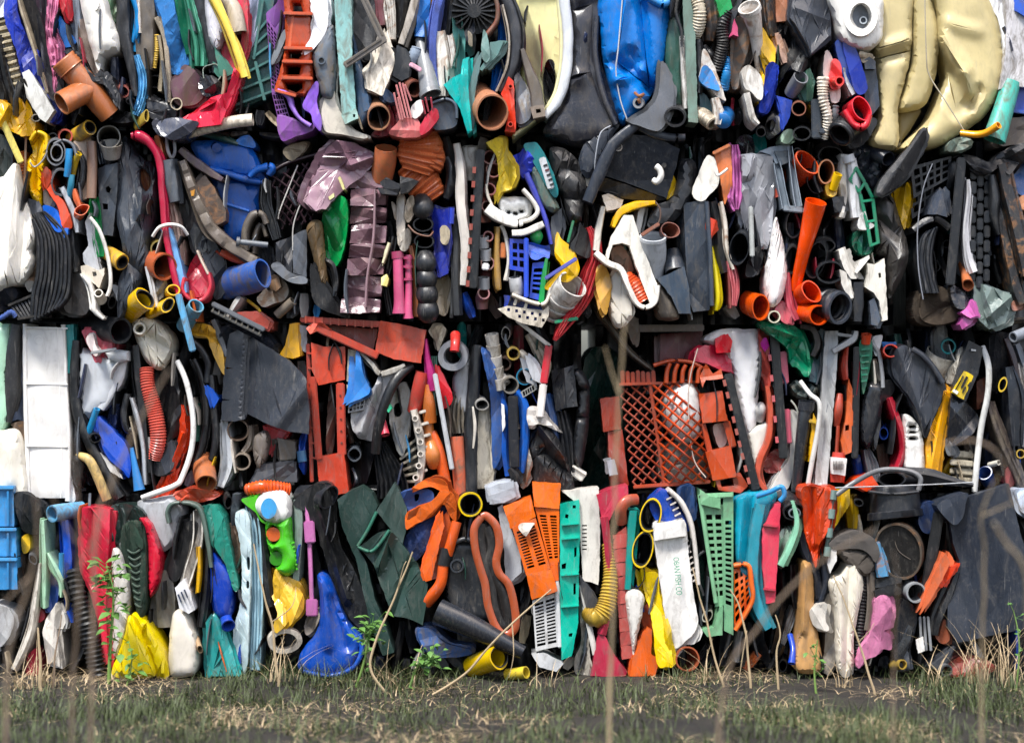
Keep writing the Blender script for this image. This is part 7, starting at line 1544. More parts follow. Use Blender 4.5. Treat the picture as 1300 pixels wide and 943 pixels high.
strip('yellow_strip','thin yellow strip beside the white split channel','strip','#cf9f1c',[253,694,4,253,725,4.5,251,752,3],d=.205,c=.001)
strip('rubber_strip','black strip beside the teal green cloth','strip','#26292e',[262,650,9,264,700,10,262,750,10,256,796,9],d=.17,c=.003,m='k')
poly('white_sheet','pale grey dirty panel below the grey seat shell','panel','#77756f',[196,726,218,722,222,760,222,796,200,796],d=.15,b=.010,c=.004,m='d',sm=0)
poly('cloth','teal green crumpled cloth in the bottom row','cloth','#2a8474',[261,646,272,642,282,654,288,672,296,712,303,745,296,748,286,716,276,700,266,680],d=.19,b=.010,c=.014,m='p',r=2.8,an=(7,18))
t=T('bottle','royal blue glossy bottle lying neck down in the bottom row','bottle',284,800)
poly('body',O,O,'#1c3a98',[268,696,276,702,290,720,297,742,297,768,291,784,278,786,269,768,267,730],d=.17,b=.04,R=13,c=.003,p=t,m='g')
tube('neck',O,O,'#203f9e',[290,794,.22,287,786,.19,285,776,.16],[9,7.5,10],1.8,p=t,m='g',seg=20)
poly('ice_sheet','pale ice blue torn sheet with dark slots in the bottom row','sheet','#b4c6ca',[298,656,306,648,316,656,319,700,317,770,313,850,300,852,296,800,306,760,306,700],d=.19,b=.006,c=.010,m='m',r=3,holes=[[313,708,317,708,317,722,314,722],[313,738,316,738,316,746,313,746]])
strip('ice_strip','pale blue glossy strip beside the torn ice blue sheet','strip','#94b6c4',[318,636,10,324,680,14,327,760,13,324,850,13],d=.18,pr='p',nf=3,c=.006,m='g')
poly('brown_scrap','brown scrap behind the torn ice blue sheet','scrap','#6d5a4c',[294,668,304,676,308,712,300,730,295,700],d=.16,b=.008,c=.008,m='d')
poly('teal_sheet','teal folded sheet at the foot of the bottom row','sheet','#258684',[261,790,272,778,282,792,294,822,304,858,264,858,262,826],d=.19,b=.008,c=.006,m='p',sm=0,cr=[(272,782,292,856,.025,7)])
t=T('squeeze_bottle','white squeeze bottle with a blue striped cap at the foot of the bottom row','bottle',233,858)
poly('body',O,O,'#cfc9be',[221,776,235,778,244,796,251,816,250,846,242,858,218,858,214,836,216,800],d=.18,b=.035,R=12,c=.003,p=t,m='m')
u=poly('cap',O,O,'#d9d9dc',[222,746,234,734,242,752,247,774,240,779,228,772],d=.21,b=.015,R=5,c=.001,p=t,sm=0,r=2.6)
for i in range(3):bar('cap_stripe',O,O,'#28344c',(226 + i*4,754 - i*3),(230 + i*4,764 - i*3),2,d=.232,dep=.02,p=u,bev=0)
tube('tube_end','tan folded tube end beside the white squeeze bottle','tube','#a58a6c',[254,824,.21,250,812,.15],[6,7],1.4,sq=.6)
# green toy
t=T('toy_phone','lime green toy with a white head and blue disc','toy',360,732)
poly('head',O,O,'#d8d9d4',[324,640,334,625,348,621,362,624,370,640,366,660,348,664,332,656],d=.20,b=.03,R=10,c=.001,p=t)
poly('green_collar',O,O,'#4fb02c',[306,634,322,630,330,626,324,640,330,656,340,664,332,662,322,648],d=.195,b=.02,R=6,c=.001,p=t,m='g')
tube('blue_disc',O,O,'#3f8fc4',[341,645,.245,341,645,.20],13,0,p=t,seg=24,sq=.78,sqa=1.5)
u=poly('green_body',O,O,'#46aa24',[338,662,352,664,368,656,371,682,378,706,376,722,366,731,354,726,345,708,339,686],d=.20,b=.035,R=12,c=.002,p=t,m='g',r=3,holes=[[341,676,346,666,352,672,353,684,346,690],[345,706,350,699,357,705,356,716,349,719]])
tube('orange_ball',O,O,'#b8552a',[347,678,.215,347,678,.17],9,0,p=t,seg=16);tube('green_cup',O,O,'#2a7a14',[351,709,.205,351,709,.17],9,0,p=t,seg=16)
for i in range(7):bar('tread',O,O,'#55b834',(369 + i*1.2,690 + i*5.5),(374 + i*.6,688 + i*5.5),2.6,d=.225,dep=.03,p=u)
strip('strap','black strap curving beside the lime green toy','strap','#24272b',[308,632,8,326,655,9,334,690,10,340,735,11,344,770,8],d=.185,c=.003,m='k')
strip('grey_strip','grey green flat strip beside the lime green toy','strip','#75867e',[378,634,12,379,680,12,375,742,9],d=.17,pr='f',c=.003)
t=T('dumbbell_toy','pink dumbbell shaped toy standing in the bottom row','toy',395,784)
bar('upper_block',O,O,'#b0669c',(392,661),(394,689),13.5,d=.21,dep=.05,p=t);bar('lower_block',O,O,'#a85f94',(396,760),(396,782),15,d=.21,dep=.05,p=t)
tube('shaft',O,O,'#b46ca0',[389,640,.18,393,690,.19,396,764,.19],3,0,p=t,seg=10)
poly('bag','yellow crumpled bag below the lime green toy','bag','#cda437',[349,722,360,732,374,738,386,758,384,776,372,790,356,806,351,796,356,780,347,750],d=.19,b=.012,R=5,c=.014,m='g',r=3,an=(10,14))
tube('ring','off white thick ring below the yellow crumpled bag','ring','#bfb8ac',[362,814,.21,361,810,.16],22,7,sq=.72,sqa=.1,m='d',seg=28)
poly('rag','beige rag beside the pink dumbbell toy','rag','#9b9286',[388,786,402,774,406,784,398,800,388,806],d=.18,b=.010,c=.014,m='f',r=2.6)
t=T('bucket','blue crushed bucket at the foot of the bottom row','bucket',420,858)
poly('body',O,O,'#16459f',[403,730,414,730,424,748,440,788,458,808,458,828,446,848,420,858,392,856,378,846,384,824,402,800,406,760],d=.19,b=.025,R=12,c=.004,p=t,m='p',r=4,an=(14,60),cr=[(408,740,416,820,.02,8),(422,760,440,820,-.02,8)])
strip('rolled_rim',O,O,'#1d4fac',[456,806,5,459,826,6,447,848,6,418,858,6,384,852,5],d=.22,p=t,c=.001,back=.05)
poly('rubber_liner','black heavy folded liner beside the green torn sheet','liner','#232529',[372,640,392,622,412,612,424,620,428,650,432,690,452,728,474,786,466,802,444,784,428,740,414,690,398,656],d=.18,b=.015,R=6,c=.012,m='k',r=4,an=(12,40),cr=[(404,640,440,760,.03,9)])
tube('hose_mouth','black folded hose mouth above the black heavy liner','hose','#2b2f37',[418,632,.22,404,628,.17,380,626,.10],[17,15,12],2,sq=.7,sqa=1.2,m='k',dent=.15,seg=26)
t=T('green_sheet','large dark green torn rubber sheet in the bottom row','sheet',490,835)
poly('left_half',O,O,'#31504a',[428,634,442,624,458,617,472,626,480,642,468,668,454,694,466,716,476,760,492,800,500,828,486,832,470,792,452,710,434,668],d=.21,b=.006,c=.008,p=t,m='k',sm=0,r=4)
poly('right_half',O,O,'#3a5850',[480,676,496,672,512,692,530,716,543,742,541,766,537,793,516,784,500,782,490,760,474,716,456,694],d=.22,b=.006,c=.008,p=t,m='k',sm=0,r=4,cr=[(496,676,480,720,.03,9),(520,720,500,780,-.02,10)])
poly('upper_flap',O,O,'#46605a',[500,613,508,624,516,645,517,668,511,690,496,672,478,648],d=.22,b=.006,c=.006,p=t,m='k',sm=0)
strip('pocket_rim',O,O,'#2f6654',[454,694,4,470,700,4,482,690,4,494,673,4],d=.24,p=t,c=.001,back=.03)
strip('pocket_rim',O,O,'#2f6654',[454,693,4,466,674,4,478,650,4],d=.24,p=t,c=.001,back=.03)
poly('denim','navy denim bundle under the orange jacket','denim','#24345e',[512,690,528,664,556,644,566,642,560,668,536,704,522,712],d=.19,b=.010,c=.014,m='f',r=3,an=(8,14))
poly('blue_cloth','faded blue cloth at the top of the bottom row','cloth','#3b558e',[506,628,520,622,546,622,550,638,530,650,512,644],d=.20,b=.010,c=.010,m='f',holes=[[526,628,532,627,531,634,527,636]],r=2.6)
poly('orange_jacket','orange folded work jacket at the top of the bottom row','jacket','#cf6128',[514,658,520,648,548,636,560,622,574,626,580,640,578,662,570,652,562,640,546,656,526,666,516,672],d=.22,b=.008,c=.012,m='f',r=2.8,an=(10,12))
poly('orange_hood','bright orange hood flap above the orange work jacket','flap','#d8662c',[518,626,534,612,552,607,566,612,570,628,558,622,544,618],d=.21,b=.008,c=.008,m='f')
poly('orange_cover','orange long plastic cover leaning below the work jacket','cover','#cf5a26',[556,656,562,648,564,668,558,690,548,736,540,738,536,724,546,690],d=.23,b=.012,c=.003,m='p',sm=0,r=2.8)
t=T('vacuum_wand','orange bent tube with a black ferrule beside the black jerrycan','tube',560,760)
tube('upper_tube',O,O,'#cc5626',[580,662,.23,574,684,.23,568,704,.22],6.5,1.4,p=t);tube('ferrule',O,O,'#25262a',[567,696,.22,563,718,.22],8,1.6,p=t,m='k')
tube('lower_tube',O,O,'#cf5828',[563,716,.22,560,738,.22,552,752,.21,540,764,.19],[7,7,8,9],1.4,p=t)
t=T('gas_pipe','black pipe with a bright yellow rim at the top of the bottom row','pipe',596,658)
tube('pipe_body',O,O,'#232427',[597,640,.25,594,638,.15,590,634,.05],14,2,p=t,m='k',seg=28);tube('yellow_rim',O,O,'#d8b81a',[597.2,640.2,.253,596.5,639.6,.235],15.6,2.2,p=t,seg=28)
t=T('jerrycan','black jerrycan with a round cap in the bottom row','jerrycan',595,785)
poly('body',O,O,'#22252a',[572,692,590,686,612,694,622,740,624,786,590,784,568,768,564,730],d=.17,b=.03,R=9,c=.003,p=t,m='p',r=4)
u=tube('cap',O,O,'#2e3238',[580,718,.24,581,717,.19],9,2.4,p=t,seg=20);tube('cap_core',O,O,'#23262b',[580,718,.235,581,717,.19],5.6,0,p=u,seg=16)
strip('handle',O,O,'#2c3036',[574,690,6,590,684,6,608,690,6],d=.225,p=t,c=0,back=.03)
tube('pipe','long shiny black pipe slanting across the bottom row','pipe','#23262c',[556,776,.22,600,796,.24,664,828,.25],[17,15,9],2,m='g',seg=24)
poly('blue_bucket','dull blue crushed bucket below the long black pipe','bucket','#2a4f86',[530,800,544,798,566,816,596,824,594,832,556,834,538,822],d=.19,b=.010,c=.006,m='d')
t=T('gasket','orange brown rubber gasket twisted into a figure of eight','gasket',632,808)
tube('loop',O,O,'#9a492b',[611,656,.235,602,672,.24,604,700,.24,612,728,.24,616,742,.24,620,770,.24,630,796,.24,642,806,.24,654,796,.24,653,770,.24,646,742,.24,634,728,.24,630,712,.24,634,690,.24,630,668,.24,618,655,.235,611,656,.235],3.3,0,p=t,seg=10,sq=1.6)
tube('inner_loop',O,O,'#2c2a2a',[613,664,.22,608,680,.22,612,708,.22,622,738,.22,626,770,.22,636,794,.22,646,790,.22,642,760,.22,630,734,.22,624,712,.22,626,690,.22,620,668,.22],5,0,p=t,seg=8,sq=1.8,m='k')
poly('lid','blue grey square lid at the top of the bottom row','lid','#9ba0a8',[618,620,632,614,652,611,656,630,640,638,622,640],d=.21,b=.008,R=3,c=.002,sm=0)
poly('casing','pale grey long casing behind the orange grilles','casing','#abaeb3',[632,644,638,640,650,672,661,704,662,726,650,738,642,740,640,700],d=.19,b=.012,R=4,c=.002,sm=0)
t=T('vent_grille','orange vent grille with a torn sticker leaning in front','grille',680,764)
poly('upper_block',O,O,'#d46322',[639,643,674,631,680,656,648,671],d=.24,b=.010,R=3,c=.002,p=t,sm=0,r=3);poly('lower_block',O,O,'#d06020',[668,729,700,722,708,750,675,761],d=.24,b=.010,R=3,c=.002,p=t,sm=0,r=3)
grate('slots',O,O,'#cf5e1f',[650,669,680,657,699,722,668,730],2,13,.45,.45,ed=.12,d=.24,th=.03,p=t);poly('torn_sticker',O,O,'#c9bfb4',[658,668,664,664,678,664,676,668,668,680,662,676],d=.262,b=.002,c=.002,p=t,back=.012,r=2.2)
t=T('vent_grille','second orange vent grille standing behind the leaning one','grille',700,740)
poly('upper_block',O,O,'#d8661f',[676,613,712,615,710,646,678,643],d=.22,b=.010,R=3,c=.002,p=t,sm=0,r=3);grate('slots',O,O,'#d2611f',[679,644,710,646,710,716,698,718],2,15,.45,.45,ed=.12,d=.215,th=.03,p=t);poly('lower_block',O,O,'#cc5c1e',[698,718,711,716,711,736,702,738],d=.22,b=.008,R=3,c=.002,p=t,sm=0)
t=T('vent_grille','white vent grille below the orange grilles','grille',692,852)
grate('louvres',O,O,'#bfc0c0',[676,762,706,752,709,820,680,826],2,13,.25,.45,ed=.08,d=.21,th=.03,p=t)
poly('end_box',O,O,'#b5b7b9',[675,830,690,828,716,842,706,852,684,846],d=.21,b=.010,R=3,c=.001,p=t,sm=0);bar('side_rail',O,O,'#c6c7c8',(707,728),(711,822),6,d=.22,dep=.05,p=t);bar('latch',O,O,'#bdbec0',(714,780),(716,808),6,d=.22,dep=.03,p=t)
t=T('turquoise_frame','bright turquoise moulded frame strip in the bottom row','frame',722,838)
poly('strip',O,O,'#10a08a',[711,640,722,637,735,634,737,664,735,720,734,790,726,832,713,838,711,760],d=.22,b=.008,R=3,c=.003,p=t,sm=0,r=3,holes=[[727,641,731,641,731,645,727,645],[718,652,722,653,721,658,717,657],[729,695,732,694,732,706,729,707],[713,716,719,714,718,722,713,722],[728,740,731,740,731,754,728,755],[722,804,727,803,726,808,722,808]],m='g')
for y in (666,684,730,770):bar('cross_rib',O,O,'#18b098',(712,y),(735,y - 2),3,d=.24,dep=.02,p=t)
t=T('appliance_cover','off white appliance cover with vent slots in the bottom row','cover',748,742)
poly('shell',O,O,'#c9c6be',[714,624,736,621,760,619,762,690,760,742,740,736,737,690,734,640],d=.20,b=.010,R=4,c=.002,p=t,sm=0,r=2.6,holes=[[(739,y),(745,y),(745,y + 1.8),(739,y + 1.8)] for y in range(666,700,5)])
tube('ribbed_hose','khaki yellow ribbed hose bent at the bottom of the off white cover','hose','#b8993f',[771,690,.19,775,730,.21,770,768,.22,758,784,.22,746,776,.19],[7,9,12,12,9],1.6,ridge=(4,1),seg=20)
poly('black_wedge','charcoal wedge tongue below the off white cover','scrap','#35373b',[735,728,746,742,758,762,756,774,744,770,738,750],d=.22,b=.006,c=.002,sm=0)
bar('white_stick','white flat stick leaning at the foot of the bottom row','stick','#c6c3bd',(737,742),(756,832),7,d=.21,dep=.012)
poly('white_bag','white grimy bag beside the turquoise frame strip','bag','#b3ada2',[734,760,742,780,746,830,752,858,732,858,730,834,738,812],d=.18,b=.010,c=.012,m='d')
t=T('broken_chair','crimson broken chair frame in the bottom row','chair',772,858)
poly('top_bracket',O,O,'#a62c42',[757,628,776,620,797,616,798,640,780,648,774,660,764,660],d=.22,b=.010,R=4,c=.004,p=t,sm=0);strip('leg',O,O,'#9e2a3f',[767,656,10,772,700,9,774,760,10,764,805,12],d=.22,p=t,pr='e',a=.6,c=.002);poly('foot_plate',O,O,'#a32c42',[760,800,768,808,782,834,796,852,794,858,750,858,754,834],d=.225,b=.010,R=4,c=.006,p=t,sm=0,r=3)
t=T('salmon_box','salmon red segmented strip standing beside the crimson frame','strip',793,840)
for i in range(9):
 y=680 + i*17.5;x=780 + i*1.3
 poly('segment',O,O,('#a8504a','#a04a46')[i % 2],[(x - 2,y),(x + 16,y - 3),(x + 17,y + 14),(x - 1,y + 17)],d=.215,b=.008,R=3,c=.002,p=t,sm=0)
poly('peak',O,O,'#a84c44',[777,684,790,672,795,668,796,682],d=.215,b=.006,c=.001,p=t,sm=0)
tube('loop','terracotta rubber loop above the salmon red strip','loop','#a4503c',[790,664,.2,788,648,.23,796,636,.23,808,634,.2],5,0,sq=1.5)
strip('teal_strip','teal notched strip beside the black and yellow boots','strip','#128078',[804,648,12,801,690,11,797,748,9],d=.22,pr='f',c=.002)
for j,(x,y,r,q,lb) in enumerate(((826,654,20,.62,'uppermost black rubber boot top with a yellow rim'),(816,697,22,.55,'black rubber boot top with a yellow rim below the uppermost one'),(809,731,17,.55,'smallest black boot top below the yellow rimmed boots'))):
 t=T('rubber_boot',lb,'boot',x,y + r)
 tube('shaft',O,O,'#222427',[(x,y,.25 - .01*j),(x + 3,y - 3,.10)],[r,r*.9],2,p=t,sq=q,sqa=1.35,m='k',seg=26)
 if j<2:tube('yellow_rim',O,O,'#d9b614',[(x,y,.253 - .01*j),(x + .5,y,.235 - .01*j)],r + 2.2,2.4,p=t,sq=q,sqa=1.35,seg=26)
poly('blue_bag','cobalt blue glossy bag above the white lettered bag','bag','#2449a8',[824,640,834,626,844,622,854,640,870,660,866,672,846,664,834,662],d=.21,b=.012,R=5,c=.008,m='g',r=2.8)
t=T('lettered_bag','white folded bag printed with green letters in the bottom row','bag',860,822)
u=poly('bag',O,O,'#d2d0cc',[829,664,848,662,869,660,874,700,880,750,886,792,870,814,854,822,846,790,838,740,832,700],d=.235,b=.012,R=5,c=.006,p=t,r=3.4,m='p',an=(14,60))
poly('top_fold',O,O,'#d8d6d2',[829,664,869,660,871,680,831,686],d=.255,b=.006,R=3,c=.002,p=t,sm=0,back=.02)
text('printed_letters','OBAN FISH CO','#1f8a6a',860,731,7.5,.268,rot=85,p=u,wd=46)
poly('yellow_glove','yellow long glove hanging in the bottom row','glove','#d8b80f',[813,720,822,726,835,728,838,756,846,792,855,842,846,846,834,842,828,790,818,750],d=.235,b=.010,c=.008,m='g',r=3,an=(7,30))
poly('white_flask','white tapered flask beside the yellow long glove','flask','#cfccc6',[795,752,808,748,818,758,814,786,808,812,804,832,800,806,796,776],d=.225,b=.02,R=7,c=.002,m='p')
poly('orange_bracket','orange broken bracket at the foot of the bottom row','bracket','#c85a26',[813,812,822,796,828,800,827,830,837,838,832,858,800,858,804,832],d=.235,b=.008,c=.003,sm=0,r=2.8)
poly('orange_scrap','dark orange scrap behind the yellow long glove','scrap','#9c4424',[812,772,824,764,830,796,818,800],d=.19,b=.006,c=.004,sm=0)
pipe('pipe','terracotta pipe mouth at the foot of the white lettered bag','pipe','#9c5236',873,836,16,-14,-2,d=.24,L=.14,wall=2,seg=26)
poly('film_scrap','clear white film scrap beside the white lettered bag','film','#b9b7b4',[880,790,892,800,886,814,872,818,862,832,856,830,868,812],d=.24,b=.005,c=.012,m='g',r=2.6)
t=T('toothed_rack','white curved rack with comb teeth beside the green crate','rack',886,742)
u=strip('outer_rail',O,O,'#c9c3bd',[850,622,6,868,642,7,880,676,6,887,742,5],d=.23,p=t,c=.001)
for i in range(16):
 a=i/15;x=854 + 31*a**.7;y=630 + 104*a
 bar('tooth',O,O,'#b9b2ab',(x - 8 + a*2,y + 4),(x,y),2.2,d=.228,dep=.03,p=u,bev=0)
poly('denim_scrap','dark denim scrap above the toothed white rack','denim','#23406c',[862,622,874,614,880,620,882,650,876,660,866,644],d=.19,b=.008,c=.012,m='f')
t=T('green_crate','pale green slotted crate corner in the bottom row','crate',912,808)
grate('slotted_face',O,O,'#6a9c76',[892,640,918,640,919,768,908,770],2,12,.4,.5,ed=.1,d=.23,th=.03,p=t);grate('slotted_side',O,O,'#649672',[918,626,931,624,931,806,919,800],1,16,.4,.5,ed=.2,d=.235,th=.03,p=t)
bar('corner_rail',O,O,'#74a680',(888,628),(909,766),5,d=.245,dep=.05,p=t);bar('top_rail',O,O,'#7aac86',(886,630),(931,628),7,d=.245,dep=.05,p=t)
poly('top_flap',O,O,'#72a67e',[888,620,902,630,915,632,915,646,890,640],d=.25,b=.005,c=.002,p=t,sm=0);poly('foot_fold',O,O,'#6a9c76',[892,800,906,796,914,770,918,770,917,806,898,808],d=.245,b=.006,c=.003,p=t,sm=0)
t=T('orange_basket','bright orange basket fragment with slots beside the green crate','basket',942,802)
grate('slotted_wall',O,O,'#cc5a20',[931,722,951,718,955,762,932,800],3,6,.45,.45,ed=.08,d=.225,th=.02,p=t,bulge=.02);strip('rim',O,O,'#d4642a',[932,718,5,950,718,6,954,740,6,955,764,5,934,800,5],d=.25,p=t,c=.001,back=.04)
poly('cyan_sheet','cyan blue ribbed tub side at the top of the bottom row','tub','#15839c',[931,642,944,628,962,624,986,624,980,646,968,664,954,732,936,718],d=.20,b=.02,R=8,c=.004,m='g',r=3.6,cr=[(944,632,938,710,.015,6),(956,630,946,716,-.015,6)])
strip('cyan_strip','teal blue long strip beside the rose red frame','strip','#2a8294',[966,640,15,957,690,16,956,740,16,964,775,15,976,798,12],d=.22,pr='f',c=.003)
t=T('rose_frame','rose red notched bar standing in the bottom row','bar',978,766)
poly('bar',O,O,'#c23e52',[978,650,984,640,991,638,989,690,985,742,984,764,973,766,968,722,968,672],d=.235,b=.008,R=4,c=.002,p=t,sm=0,r=3);bar('joint',O,O,'#b03648',(969,747),(985,749),4,d=.25,dep=.02,p=t);bar('joint',O,O,'#b03648',(969,666),(988,668),4,d=.25,dep=.02,p=t)
strip('mint_fold','mint green bent strip beside the orange waistcoat','strip','#7fb89a',[1006,636,5,1012,664,8,1004,692,9,991,718,10],d=.225,pr='f',c=.003)
tube('hose_layers','black layered hose ends at the top of the bottom row','hose','#2b2d33',[1008,650,.23,1000,640,.14,990,630,.06],[14,17,15],2,sq=.8,m='k',dent=.1,seg=24)
tube('hose_core','pale grey inner hose inside the black layered hose ends','hose','#7b8288',[1009,651,.235,1002,642,.14],8,1.6,sq=.8,seg=18)
cable('blue_hook','sky blue hook shaped handle at the top of the bottom row','hook','#2f84bc',[960,630,978,624,992,618,996,628,990,636],3.4,d=.235,seg=10)
poly('waistcoat','orange red folded waistcoat hanging in the bottom row','waistcoat','#c0401f',[1017,624,1024,616,1040,618,1055,620,1056,650,1050,676,1040,692,1036,720,1031,706,1022,676,1020,650],d=.23,b=.010,R=5,c=.010,m='p',r=3,an=(9,30),cr=[(1030,620,1034,700,-.03,8),(1048,622,1036,690,.02,6)])
poly('yellow_pallet','yellow ribbed block at the top of the bottom row','block','#c9a424',[1060,622,1079,621,1079,640,1070,654,1058,672,1058,640],d=.21,b=.010,R=3,c=.003,sm=0,cr=[(1068,622,1066,664,-.02,6)])
t=T('hinge_strip','grey green hinge strip beside the orange waistcoat','hinge',1054,708)
u=bar('strip',O,O,'#5f7570',(1059,624),(1049,706),6,d=.23,dep=.02,p=t)
for i in range(4):tube('knuckle',O,O,'#6d837e',[(1059 - i*2.6,622 + i*24,.24),(1057.6 - i*2.6,634 + i*24,.24)],4.5,0,p=u,seg=10)
t=T('felt_hat','grey brown crushed hat in the bottom row','hat',1090,732)
poly('brim',O,O,'#5d5956',[1053,690,1066,680,1088,674,1108,682,1117,700,1112,714,1100,700,1080,696,1060,698],d=.25,b=.010,R=5,c=.004,p=t,m='f');poly('crown',O,O,'#68615a',[1064,698,1082,696,1106,702,1114,714,1104,730,1088,728,1076,716],d=.22,b=.02,R=7,c=.006,p=t,m='f')
poly('tan_boot','tan leather boot leg standing in the bottom row','boot','#b48a58',[1018,716,1026,712,1033,722,1034,776,1040,812,1042,850,1010,850,1014,800,1016,760],d=.21,b=.02,R=7,c=.004,m='p',r=3,cr=[(1024,720,1020,800,.02,6)])
poly('white_torn','white torn cup scrap beside the tan leather boot','scrap','#c9c4bb',[1028,776,1036,768,1050,766,1048,784,1052,800,1036,796,1030,788],d=.235,b=.006,c=.010,r=2.4)
poly('cream_sheet','cream white trouser leg shaped sheet in the bottom row','sheet','#d3ccbd',[1054,740,1070,728,1078,714,1090,716,1096,742,1090,776,1084,810,1083,854,1066,854,1062,800,1060,770],d=.22,b=.02,R=8,c=.008,m='m',r=3.2,cr=[(1078,720,1074,850,-.02,6)])
poly('dusty_sheet','grey dusty sheet between the tan boot and the cream white sheet','sheet','#78736c',[1046,766,1056,752,1062,780,1064,826,1054,852,1044,850,1048,812],d=.19,b=.012,c=.006,m='d')
tube('corrugated_hose','black corrugated hose behind the pink torn cloth','hose','#2a2c31',[1098,722,.19,1094,770,.2,1088,850,.19],5.5,1.2,ridge=(4,.9),m='k')
strip('dusty_strip','grey brown dusty leg below the crushed hat','strip','#5e564f',[1106,726,12,1107,760,12,1102,800,10],d=.21,c=.003,m='d')
poly('pink_cloth','pale pink torn cloth hanging at the foot of the bottom row','cloth','#d283a8',[1112,760,1130,759,1132,794,1122,800,1130,806,1132,824,1120,824,1112,832,1098,838,1090,848,1092,826,1104,806,1110,784],d=.24,b=.005,c=.010,m='f',r=2.8,an=(9,14))
strip('pink_strip','deeper pink strip beside the pale pink torn cloth','strip','#b05a78',[1127,760,7,1130,780,7,1126,806,6],d=.23,c=.003)
tube('nozzle','small bright blue nozzle at the foot of the bottom row','nozzle','#2242a8',[1005,842,.24,1007,824,.22,1003,806,.18],[5,4,4],1.4,m='g',seg=14)
poly('mint_film','pale green film bunch behind the mint green bent strip','film','#8fa89a',[990,676,1000,672,1002,700,992,722,987,708],d=.19,b=.008,c=.012)
strip('black_strap','black webbing below the orange waistcoat','strap','#232730',[1016,676,9,1022,700,10,1036,730,10,1040,760,9],d=.20,c=.003,m='f')
strip('slate_strap','slate webbing strap beside the hinge strip','strap','#2a303c',[1044,706,9,1048,740,10,1040,768,9],d=.20,c=.003,m='f')
poly('white_scrap','white small tapered scrap below the hinge strip','scrap','#c5c3bf',[1053,694,1062,692,1062,712,1054,728,1050,716],d=.24,b=.006,c=.003,sm=0)
t=T('black_bucket','black upturned bucket with a wide rim in the bottom row','bucket',1136,660)
lathe('bucket_body',O,O,'#2b2e34',[1135,617,.17,1137,650,.17],[0,30,.05,31.5,.5,32,1,33.5],m='k',seg=36,p=t);lathe('bucket_rim',O,O,'#343840',[1136,648,.17,1137,658,.17],[0,34,.1,36,.9,36,1,34],m='k',seg=36,p=t,wall=3)
strip('bucket_band',O,O,'#23262b',[1104,624,4,1135,627,4,1167,624,4],d=.265,p=t,c=0,back=.03)
t=T('drum_end','dusty black drum end disc below the black bucket','drum',1140,744)
u=tube('disc',O,O,'#2c2b2b',[1141,699,.235,1146,694,.14],36,0,p=t,seg=36,sq=.8,sqa=1.9,m='k');tube('rim',O,O,'#4a4138',[1140.6,699.4,.245,1143,697,.20],37,3,p=t,seg=36,sq=.8,sqa=1.9,m='r')
cable('crack',O,O,'#5a524a',[1134,676,1140,698,1156,710],.5,d=.237,p=u)
strip('painted_band','blue and white flaking painted band beside the drum end disc','band','#4f86ac',[1114,688,7,1118,712,12,1121,732,14],d=.235,c=.004,m='r',pr='f')
t=T('plate_pair','pair of black stepped plates below the flaking painted band','plates',1128,760)
for y in (732,746):poly('plate',O,O,'#26282c',[(1110,y + 4),(1136,y - 6),(1145,y + 2),(1144,y + 8),(1112,y + 14)],d=.23 + (y - 732)*.001,b=.005,c=.002,p=t,sm=0,m='k')
pipe('pipe','grey pipe mouth below the dusty drum end disc','pipe','#8b8f92',1163,752,13,-12,-4,d=.25,L=.12,wall=2.4,seg=24)
bar('angle_bar','long black angle bar beside the big slate sheet','bar','#1f2125',(1192,650),(1172,772),14,d=.22,dep=.06,m='k')
poly('orange_cone','salmon orange tapered shard beside the big slate sheet','shard','#bd5f3c',[1200,702,1207,714,1196,736,1180,764,1168,780,1174,760,1186,730],d=.26,b=.012,c=.002,m='p',sm=0)
poly('orange_shard','red orange small shard beside the salmon orange shard','shard','#c23a20',[1202,722,1216,716,1210,728,1196,746,1192,744],d=.25,b=.005,c=.003,sm=0)
strip('rubber_tongue','black thick rubber tongue under the orange shards','rubber','#1d1e22',[1214,726,12,1202,756,18,1190,784,18,1186,806,14],d=.22,c=.003,m='k')
t=T('slate_sheet','big slate blue rubber sheet at the right end of the bottom row','sheet',1250,815)
poly('sheet',O,O,'#343c4b',[1226,632,1250,624,1281,614,1287,640,1296,680,1312,720,1312,796,1260,806,1216,816,1203,796,1203,752,1218,712,1210,690,1206,664],d=.255,b=.010,R=5,c=.006,p=t,m='k',r=5,an=(70,70),sm=0,back=.05)
poly('curled_fold',O,O,'#3b4556',[1190,642,1206,632,1228,626,1226,640,1222,658,1212,666,1202,658],d=.27,b=.015,R=6,c=.004,p=t,m='k')
poly('blue_scrap','navy scrap behind the long black angle bar','scrap','#22365e',[1168,644,1184,636,1190,648,1180,676,1168,670],d=.19,b=.008,c=.006)
poly('black_bag','glossy black bag with a small star hole in the bottom row','bag','#1f2228',[1142,770,1152,762,1164,778,1160,808,1150,836,1140,838,1138,806],d=.22,b=.02,R=6,c=.010,m='g')
poly('slate_board','slate panel at the foot of the bottom row beside the pink cloth','panel','#363b44',[1136,806,1150,802,1156,848,1140,852],d=.21,b=.006,c=.004,sm=0)
t=T('metal_clip','silver grey strips with a white tag at the foot of the bottom row','strips',1172,832)
for i in range(3):bar('strip',O,O,'#7f8286',(1168 + i*5,782),(1170 + i*6,826),3.4,d=.22 + i*.006,dep=.02,p=t)
poly('tag',O,O,'#d2d0cc',[1163,812,1172,808,1174,826,1166,829],d=.25,b=.002,c=0,p=t,sm=0,back=.01)
poly('orange_scrap','terracotta scrap under the big slate blue sheet','scrap','#9a5238',[1186,800,1200,786,1206,812,1194,816],d=.21,b=.008,c=.003)
